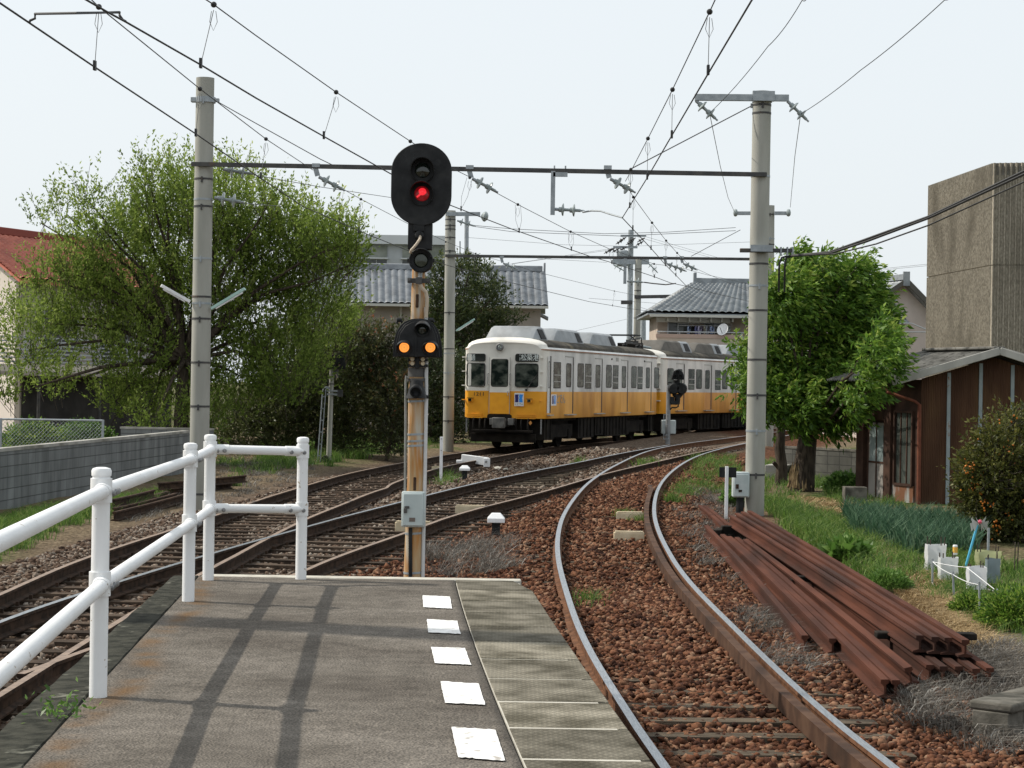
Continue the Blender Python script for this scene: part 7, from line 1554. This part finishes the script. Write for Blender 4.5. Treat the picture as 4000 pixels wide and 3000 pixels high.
tag(obj('timber', MB().bar(ug(2800, 2085, -.08), ug(2885, 2055, -.05), .14, .12), 'timber', bevel=.01), 'short black timber block lying on the weeds by the rail ends', 'timber')
for i, (a, b) in enumerate([((446,1999),(722,1929)), ((446,1984),(690,1925)), ((446,1967),(655,1918)), ((440,1950),(600,1912)), ((620,1886),(958,1856)), ((640,1896),(930,1868)), ((660,1906),(900,1880))]):
    stored('dark old rail by the left block wall, %s of its heap' % on[i], a, b, -.02 + (.12 if i in (3, 4) else 0), 'dark_rust', 'dark old rails along the block wall')

# ------------------------------------------------------------------ small lineside things
def gz(x, y, o=-.2): return ug(x, y, o)
p = gz(1722, 1886); t = un(1726, 1706, Y=p.y); sk = thing('marker_post', 'slim white marker post right of the signal post', 'marker post', p, 'white marker posts'); obj('post', MB().box(p.x - .035, p.x + .035, p.y - .025, p.y + .025, p.z - .2, t.z), 'white', sk, bevel=.004); m = MB()
for z in (.05, .32): m.lathe([(.012, 0), (.012, .012)], (p.x, p.y - .025, t.z - z), FW, 8)
obj('bolt', m, 'bolt', sk)
p = gz(2836, 2030); t = un(2840, 1822, Y=p.y); sk = thing('marker_post', 'white marker post with a black board by the right hand pole', 'marker post', p, 'white marker posts'); obj('post', MB().box(p.x - .028, p.x + .028, p.y - .03, p.y + .02, p.z - .2, t.z), 'white', sk, bevel=.004)
a, b = un(2811, 1825, Y=p.y), un(2877, 1866, Y=p.y); obj('board', MB().box(a.x, b.x, p.y + .02, p.y + .03, b.z, a.z), 'black', sk)
for i, (cx, cy0, cy1, cw, by, lab) in enumerate(((1815, 1818, 1838, 42, 1868, 'small white capped black stub beyond the middle track'), (1937, 2004, 2040, 68, 2088, 'white capped black stub on the rust red ballast'))):
    p = gz(cx, by, -.17); sc = FPX / p.y; w = cw / sc / 2; zt = un(cx, cy0, Y=p.y).z; zm = un(cx, (cy0 * .45 + cy1 * .55), Y=p.y).z; zb_ = un(cx, cy1, Y=p.y).z
    st = thing('capped_stub', lab, 'track marker', p, 'white capped stubs'); V = [Vector((p.x + a * w, p.y + b * w, z)) for z, k in ((zb_, 1), (zm, 1.0)) for a, b in ((-1, -1), (1, -1), (1, 1), (-1, 1))] + [Vector((p.x + a * w * .5, p.y + b * w * .5, zt)) for a, b in ((-1, -1), (1, -1), (1, 1), (-1, 1))]
    obj('cap', MB().add(V, [(3, 2, 1, 0), (0, 1, 5, 4), (1, 2, 6, 5), (2, 3, 7, 6), (3, 0, 4, 7), (4, 5, 9, 8), (5, 6, 10, 9), (6, 7, 11, 10), (7, 4, 8, 11), (8, 9, 10, 11)]), 'white', st, smooth=False, bevel=.006)
    obj('stub', MB().box(p.x - w * .48, p.x + w * .48, p.y - w * .48, p.y + w * .48, p.z - .15, zb_ + .01), 'black', st, bevel=.006)
# white stop timber across the siding
p = gz(1900, 1827); Yw = p.y; wt = thing('stop_timber', 'white painted stop timber across the rusty siding rail', 'stop timber', p)
a, b = un(1806, 1790, Y=Yw + .3), un(1905, 1803, Y=Yw); m = MB().bar(a, b, .16, .22); obj('beam', m, 'white', wt, bevel=.01)
l0, l1 = un(1889, 1790, Y=Yw - .12), un(1914, 1826, Y=Yw - .12); obj('upright', MB().box(l0.x, l1.x, Yw - .2, Yw - .08, p.z - .05, l0.z), 'white', wt, bevel=.008); obj('bolt', MB().lathe([(.03, 0), (.03, .03), (.015, .04)], un(1899, 1803, Y=Yw - .2), FW, 10), 'bolt', wt)
m = MB(); c = un(1800, 1797, Y=Yw + .35); m.box(c.x - .12, c.x + .08, Yw + .2, Yw + .5, c.z - .08, c.z); obj('block', m, 'white', wt, bevel=.01)
M['beige'] = pmat('beige_cover', (.50, .41, .27), (.60, .51, .36), 8, .7, bump=.002)
for x0, x1, y0, y1, lab in ((1778, 1900, 1972, 1988, 'beige cable cover inside the middle track'), (1543, 1684, 2038, 2052, 'beige cable cover half hidden behind the grey equipment box'), (2407, 2512, 1998, 2014, 'farther beige cable cover inside the platform track'), (2398, 2516, 2073, 2092, 'nearer beige cable cover inside the platform track'), (1686, 1722, 1822, 1832, 'short pale cover beside the siding rail')):
    a, b = ug(x0, y1, -.08), ug(x1, y1, -.08); b.y = a.y; h = .07; L = b.x - a.x; o = thing('cable_cover', lab, 'cable cover', a, 'beige cable covers in the tracks')
    obj('channel', MB().box(a.x, b.x, a.y - .005, a.y + .10, a.z - .12, a.z + h - .02), 'beige', o, bevel=.008); m = MB()
    for k in (0, .055): m.box(a.x + .02, b.x - .02, a.y + k, a.y + k + .04, a.z + h - .02, a.z + h)
    obj('lid', m, 'beige', o, bevel=.004)
# dwarf signal with ladder, left
p = gz(1283, 1812); Yd = p.y; ds = thing('dwarf_signal', 'old dwarf signal on a leaning post with a hooked ladder', 'railway signal', p); q = lambda x, y, d=0: un(1200 + x * .3014, 1350 + y * .3014, Y=Yd - d)
obj('post', MB().tube([p + Vector((0, 0, -.2)), q(320, 290)], [.075, .062], 16), 'pole_conc', ds)
m = MB(); cx = q(385, 300); u_ = Yd / FPX * .3014; poly = [(-125 * u_, 0), (-122 * u_, 60 * u_), (-95 * u_, 140 * u_), (-50 * u_, 185 * u_), (0, 197 * u_), (60 * u_, 185 * u_), (100 * u_, 140 * u_), (118 * u_, 60 * u_), (118 * u_, 0)]
m.prism(poly, cx + Vector((0, -.16, 0)), (1, 0, 0), (0, 0, 1), (0, .03, 0)); m.prism([(a * .85, b * .92) for a, b in poly], cx + Vector((0, -.13, 0)), (1, 0, 0), (0, 0, 1), (0, .22, 0)); hd_ = obj('head', m, 'black', ds, bevel=.01, ang=40)
for x, y in ((345, 160), (310, 248), (420, 252)): ring_ = MB(); ring(ring_, q(x, y, .16), FW, .05, .056, .09); obj('hood', ring_, 'black', hd_)
tag(obj('lens', MB().lathe([(.03, 0), (.001, .01)], q(418, 252, .165), FW, 12), pmat('pale_lens', (.55, .42, .30), None, rough=.2), hd_), 'pale amber lens')
m = MB(); m.tube([q(375, 300, .03), q(372, 420, .03)], .07, 12); m.box(q(390, 565).x, q(460, 650).x, Yd - .1, Yd + .06, q(0, 655).z, q(0, 565).z)
for y in (400, 495): a = q(313, y); m.tube([a - Vector((0, 0, .012)), a + Vector((0, 0, .012))], .085, 16)
obj('bracket', m, 'dark_steel', ds); obj('cable', MB().tube([q(350, 345, .08), q(375, 375, .12), q(388, 410, .1), q(375, 445, .08)], .012, 8), 'hose', ds)
lm = MB()
for dx in (0, 38): lm.tube([q(285, 540 + dx * .4, .05), q(250 + dx * .1, 538 + dx * .3, .08), q(215 + dx * .6, 550 + dx * .5, .1), q(200 + dx, 590 + dx * .5, .1), q(140 + dx * .9, 1420, .1), q(128 + dx, 1530, .1)], .017, 8)
for k in range(6): a, b = q(194 - k * 13.2, 660 + k * 153, .1), q(230 - k * 13.2, 662 + k * 153, .1); lm.bar(a, b, .02, .03)
lad = obj('ladder', lm, 'galv', ds); m = MB()
for y in (585, 630): a, b = q(255, y, .08), q(392, y + 2, .08); m.bar(a, b, .04, .05)
obj('clamp_band', m, 'galv', ds); c = q(235, 1470); obj('footing', MB().lathe([(.13, 0), (.14, .12), (.10, .24), (.03, .3)], Vector((c.x, Yd - .05, p.z - .05)), (0, 0, 1), 9), 'dark_conc', ds, ang=20)
# dwarf signal in front of the train
p = gz(2608, 1732); Yd2 = p.y; d2_ = thing('dwarf_signal', 'black dwarf signal with lamps bent to the side before the train', 'railway signal', p); q = lambda x, y, d=0: un(2550 + x * .2411, 1400 + y * .2411, Y=Yd2 - d)
obj('post', MB().tube([p + Vector((0, 0, -.2)), q(258, 430)], [.085, .075], 14), pmat('grey_post', (.17, .175, .18), (.24, .245, .25), 4, .6), d2_)
a, b = q(150, 1000), q(376, 1225); obj('equipment_box', MB().box(a.x, b.x, Yd2 + .08, Yd2 + .42, b.z, a.z), 'grey_box', d2_, bevel=.02)
m = MB(); u_ = Yd2 / FPX * .2411; c = q(400, 345); poly = [(-100 * u_, 0), (-98 * u_, 60 * u_), (-70 * u_, 140 * u_), (-20 * u_, 165 * u_), (30 * u_, 160 * u_), (80 * u_, 120 * u_), (100 * u_, 50 * u_), (98 * u_, 0)]; m.prism(poly, c + Vector((0, -.2, 0)), (1, 0, 0), (0, 0, 1), (0, .28, 0)); h2 = obj('head', m, 'black', d2_, bevel=.02, ang=40)
for x, y in ((352, 300), (445, 300), (395, 230)): rm = MB(); ring(rm, q(x, y, .2), FW, .075, .085, .1, 16); obj('hood', rm, 'black', h2)
m = MB(); m.tube([q(390, 350), q(390, 450)], .11, 12); m.lathe([(.16, 0), (.2, .08), (.2, .3), (.14, .36)], q(470, 490, .2), (0, 1, 0), 16); m.lathe([(.16, 0), (.2, .08), (.2, .3), (.14, .36)], q(345, 490, .2), (0, 1, 0), 16); m.bar(q(255, 480), q(345, 490), .2, .2)
obj('lamp_case', m, 'black', d2_); m = MB(); m.tube([q(345, 530), q(348, 590), q(375, 610), q(440, 605), q(460, 580), q(460, 540)], .075, 10); m.tube([q(400, 610), q(398, 690), q(390, 740)], .1, 10); m.box(q(285, 620).x, q(390, 745).x, Yd2 - .15, Yd2 + .12, q(0, 745).z, q(0, 690).z); m.box(q(275, 615).x, q(345, 745).x, Yd2 - .12, Yd2 + .1, q(0, 720).z, q(0, 615).z)
obj('cranked_pipe', m, 'black', d2_); obj('cable', MB().tube([q(410, 740, .05), q(412, 780, .05), q(370, 800, .05), q(310, 795, .05), q(280, 830, .05)], .025, 8), 'black', d2_); obj('cable', MB().tube([q(245, 395, .05), q(280, 385, .05), q(320, 410, .05), q(355, 405, .05)], .02, 8), 'black', d2_)
lm = MB()
for x in (180, 262): lm.tube([q(x, 900, .14), q(x - 5, 1310, .14)], .012, 6)
for y in (910, 990, 1070, 1240, 1305): lm.bar(q(178, y, .14), q(262, y, .14), .016, .02)
obj('ladder', lm, 'galv', d2_)
# concrete bits
p = gz(3340, 1962, -.16); obj_ = obj('concrete_block', MB().box(p.x - .2, p.x + .24, p.y, p.y + .35, p.z - .1, p.z + .30), 'old_conc', bevel=.012); tag(obj_, 'grey concrete block standing by the shed door', 'concrete block')
p = gz(3020, 1862, -.18); o = obj('kerb_stone', MB().prism([(-.2, -.05), (.2, -.05), (.35, .28), (-.2, .28)], p, (1, 0, 0), (0, 0, 1), (.5, 1.6, 0)), 'conc', bevel=.012); tag(o, 'sloping concrete kerb behind the right hand pole', 'kerb stone')
a, b = ug(3945, 2895, -.2), ug(4190, 2822, -.2); tr = thing('cable_trough', 'concrete cable trough with a lid at the lower right edge', 'cable trough', a); d = (b - a).normalized(); e = Vector((-d.y, d.x, 0))
obj('trough', MB().bar(a + e * .16 + Vector((0, 0, .06)), b + e * .16 + d * 2 + Vector((0, 0, .06)), .30, .28), 'old_conc', tr, bevel=.01)
for k in range(5): s = a + d * (k * .56 - .0) + e * .16 + Vector((0, 0, .235)); obj('lid', MB().bar(s, s + d * .55, .36, .07), 'old_conc', tr, bevel=.02)
# pole outside the frame on the left: its shadow crosses the platform
f = Vector((-8.9, 14.6, -.2)); pole('catenary_pole', 'concrete pole standing left of the platform railing', f, f + Vector((0, 0, 11.6)), .27, .25, PG, [1.5, 3.2, 5.0, 6.6])

# ------------------------------------------------------------------ vegetable patch
def bag(label, x0, x1, y0, y1, col, trans=.35, off=.12):
    yb_ = y1; p = ug((x0 + x1) / 2, yb_, -.14); sc = FPX / p.y; w = (x1 - x0) / sc / 2; h = (y1 - y0) / sc; m_, n, l, b = nt('bag_' + str(x0)); b.inputs["Base Color"].default_value = c4(col); b.inputs["Roughness"].default_value = .4
    tr_s = n.new("ShaderNodeBsdfTranslucent"); tr_s.inputs[0].default_value = c4(col); mx = n.new("ShaderNodeMixShader"); mx.inputs[0].default_value = trans; l.new(b.outputs[0], mx.inputs[1]); l.new(tr_s.outputs[0], mx.inputs[2]); l.new(mx.outputs[0], n["Material Output"].inputs[0])
    t = thing('plant_bag', label, 'plant cover', p, 'plastic bags round the young plants'); V = []; nn_ = 16; k = 7
    for j in range(k):
        f = j / (k - 1)
        for i in range(nn_):
            a = 2 * math.pi * i / nn_; sq = 1 / max(abs(math.cos(a)), abs(math.sin(a))); r = w * min(sq, 1.28) * (1 + .05 * math.sin(3 * a + j * 1.7) + random.uniform(-.02, .02)); V.append(p + Vector((r * math.cos(a), r * .8 * math.sin(a), h * f + (.008 * math.sin(2 * a + x0) if j == k - 1 else 0))))
    obj('sleeve', MB().add(V, [(j * nn_ + i, j * nn_ + (i + 1) % nn_, (j + 1) * nn_ + (i + 1) % nn_, (j + 1) * nn_ + i) for j in range(k - 1) for i in range(nn_)]), m_, t, ang=40)
    for i in range(4): a = .785 + 1.571 * i; s = p + Vector((w * .95 * math.cos(a), w * .76 * math.sin(a), 0)); obj('stake', MB().tube([s, s + Vector((random.uniform(-.02, .02), 0, h * random.uniform(1.1, 1.35)))], .008, 6), 'twig', t)
bag('tall white plastic bag nearest the leek bed', 3614, 3692, 2126, 2226, (.72, .73, .73)); bag('white plastic bag in front of the tall white one', 3665, 3739, 2176, 2264, (.70, .72, .72)); bag('white plastic bag nearest the rope', 3776, 3850, 2213, 2300, (.74, .75, .77))
bag('clear yellowish plastic bag behind the grey one', 3811, 3905, 2152, 2226, (.50, .52, .30), .6); bag('grey plastic bag beside the clear yellowish one', 3849, 3904, 2182, 2276, (.20, .25, .27), .2)
def stick(label, a, b, r, mat, name='stake', cat='stake', group='stakes in the vegetable patch', off=-.16):
    p = ug(*b, off); t = un(a[0], a[1], Y=p.y); return tag(obj(name, MB().tube([p - Vector((0, 0, .1)), t], r, 10), mat), label, cat, group)
M['blue'] = pmat('bright_blue_pole', (.08, .42, .62), None, rough=.35)
bp = stick('leaning bright blue garden pole among the plastic bags', (3818, 2050), (3758, 2236), .017, 'blue', 'garden_pole', 'garden pole', None)
stick('grey garden pole standing right of the blue one', (3862, 2062), (3858, 2200), .018, 'galv', 'garden_pole', 'garden pole', None)
p = ug(3758, 2236, -.16); c = un(3826, 2042, Y=p.y); m = MB(); 
for i in range(9):
    a = i * .7; m.add([c + Vector((.02 * math.cos(a), .02 * math.sin(a), 0)), c + Vector((.13 * math.cos(a), .05 * math.sin(a), .03 + .06 * math.sin(a * 2))), c + Vector((.11 * math.cos(a + .5), .05 * math.sin(a + .5), -.10 + .04 * math.cos(3 * a)))], [(0, 1, 2)])
tag(obj('plastic_sheet', m, pmat('crumpled_clear_plastic', (.40, .41, .38), None, rough=.3), smooth=False), 'crumpled clear plastic tied to the pole tops', 'plastic sheet'); tag(obj('ball', MB().lathe([(.004, -.028), (.02, -.02), (.028, 0), (.02, .02), (.004, .028)], un(3828, 2038, Y=p.y - .05), (0, 0, 1), 12), pmat('pink_ball', (.70, .10, .16), None, rough=.35)), 'small pink ball on the blue pole', 'ball')
p = ug(3730, 2225, -.16); a, b = un(3722, 2128, Y=p.y), un(3740, 2168, Y=p.y); cn = thing('drink_can', 'orange drink can upturned on a thin stake', 'can', p); cx = (a.x + b.x) / 2; m = MB(); m.lathe([(.028, 0), (.033, .01), (.033, .03)], (cx, p.y, b.z), (0, 0, 1), 18, 1); m.lathe([(.033, .03), (.033, .11)], (cx, p.y, b.z), (0, 0, 1), 18, 0, cap=False); m.lathe([(.033, .11), (.033, .13), (.027, .137)], (cx, p.y, b.z), (0, 0, 1), 18, 1); obj('can', m, [pmat('orange_can', (.78, .36, .04), (.74, .50, .12), 30, .3), 'white'], cn); obj('stake', MB().tube([p - Vector((0, 0, .1)), Vector((cx, p.y, b.z + .05))], .007, 6), 'twig', cn)
sl = [((3643,2182),(3642,2282)), ((3722,2232),(3728,2332)), ((3825,2272),(3830,2425)), ((3897,2300),(3902,2400)), ((3966,2118),(3962,2252)), ((3978,2120),(3974,2245))]
nm = ['behind the straw', 'third along the rope', 'nearest the camera', 'at the rope corner', 'thin left one by the right edge', 'thin right one by the right edge']
tops = []
for i, (a, b) in enumerate(sl): stick('grey garden stake, ' + nm[i], a, b, .013 if i < 4 else .008, 'galv' if i < 4 else 'twig'); q = ug(*b, -.16); tops.append(un(a[0], a[1] + 12, Y=q.y))
rp = MB()
def rope(a, b, s): rp.tube([a.lerp(b, t) - Vector((0, 0, s * 4 * t * (1 - t))) for t in np.linspace(0, 1, 9)], .0042, 6)
rope(tops[0], tops[1], .02); rope(tops[1], tops[2], .02); rope(tops[2], tops[3], .01); lowp = [t - Vector((0, 0, .26)) for t in tops]; rope(lowp[0], lowp[1], .10); rope(lowp[2], lowp[3], .03); rope(lowp[3], lowp[3] + Vector((.6, -.1, .05)), .02); rope(tops[3], tops[3] + Vector((.08, -.05, -.22)), 0)
rope(tops[0], un(3776, 2216, Y=tops[1].y), .01); rope(un(3776, 2216, Y=tops[1].y), tops[3], .0)
tag(obj('rope', rp, 'white'), 'white rope strung between the garden stakes', 'rope')
for i, (x, y, r) in enumerate(((1945, 1834, 14), (1975, 1838, 10), (1760, 1868, 9))): 
    p = gz(x, y, -.2); sc = FPX / p.y; tag(obj('stone', MB().add([p + Vector(v * r / sc * Vector((1.2, 1, .8)) if False else (v[0] * r / sc * 1.2, v[1] * r / sc, v[2] * r / sc * .8 + .02)) for v in ICO * RN.uniform(.8, 1.1, (12, 1))], ICF.tolist()), 'pale_conc'), ['larger pale stone by the white stop timber', 'smaller pale stone by the white stop timber', 'pale stone beside the slim white marker post'][i], 'stone')
b = un(235, 2800, ZP); t = thing('kerb_weed', 'small green weed growing on the mossy platform kerb', 'weed', b); k = 90
P = np.array(b) + np.stack([RN.normal(size=k) * .05, RN.normal(size=k) * .09, np.abs(RN.normal(size=k)) * .05], 1); leaves('foliage', P, unit(k) + np.array([0, 0, .5]), .035 * RN.uniform(.6, 1.4, k), .4, 'leaf_bright', t)
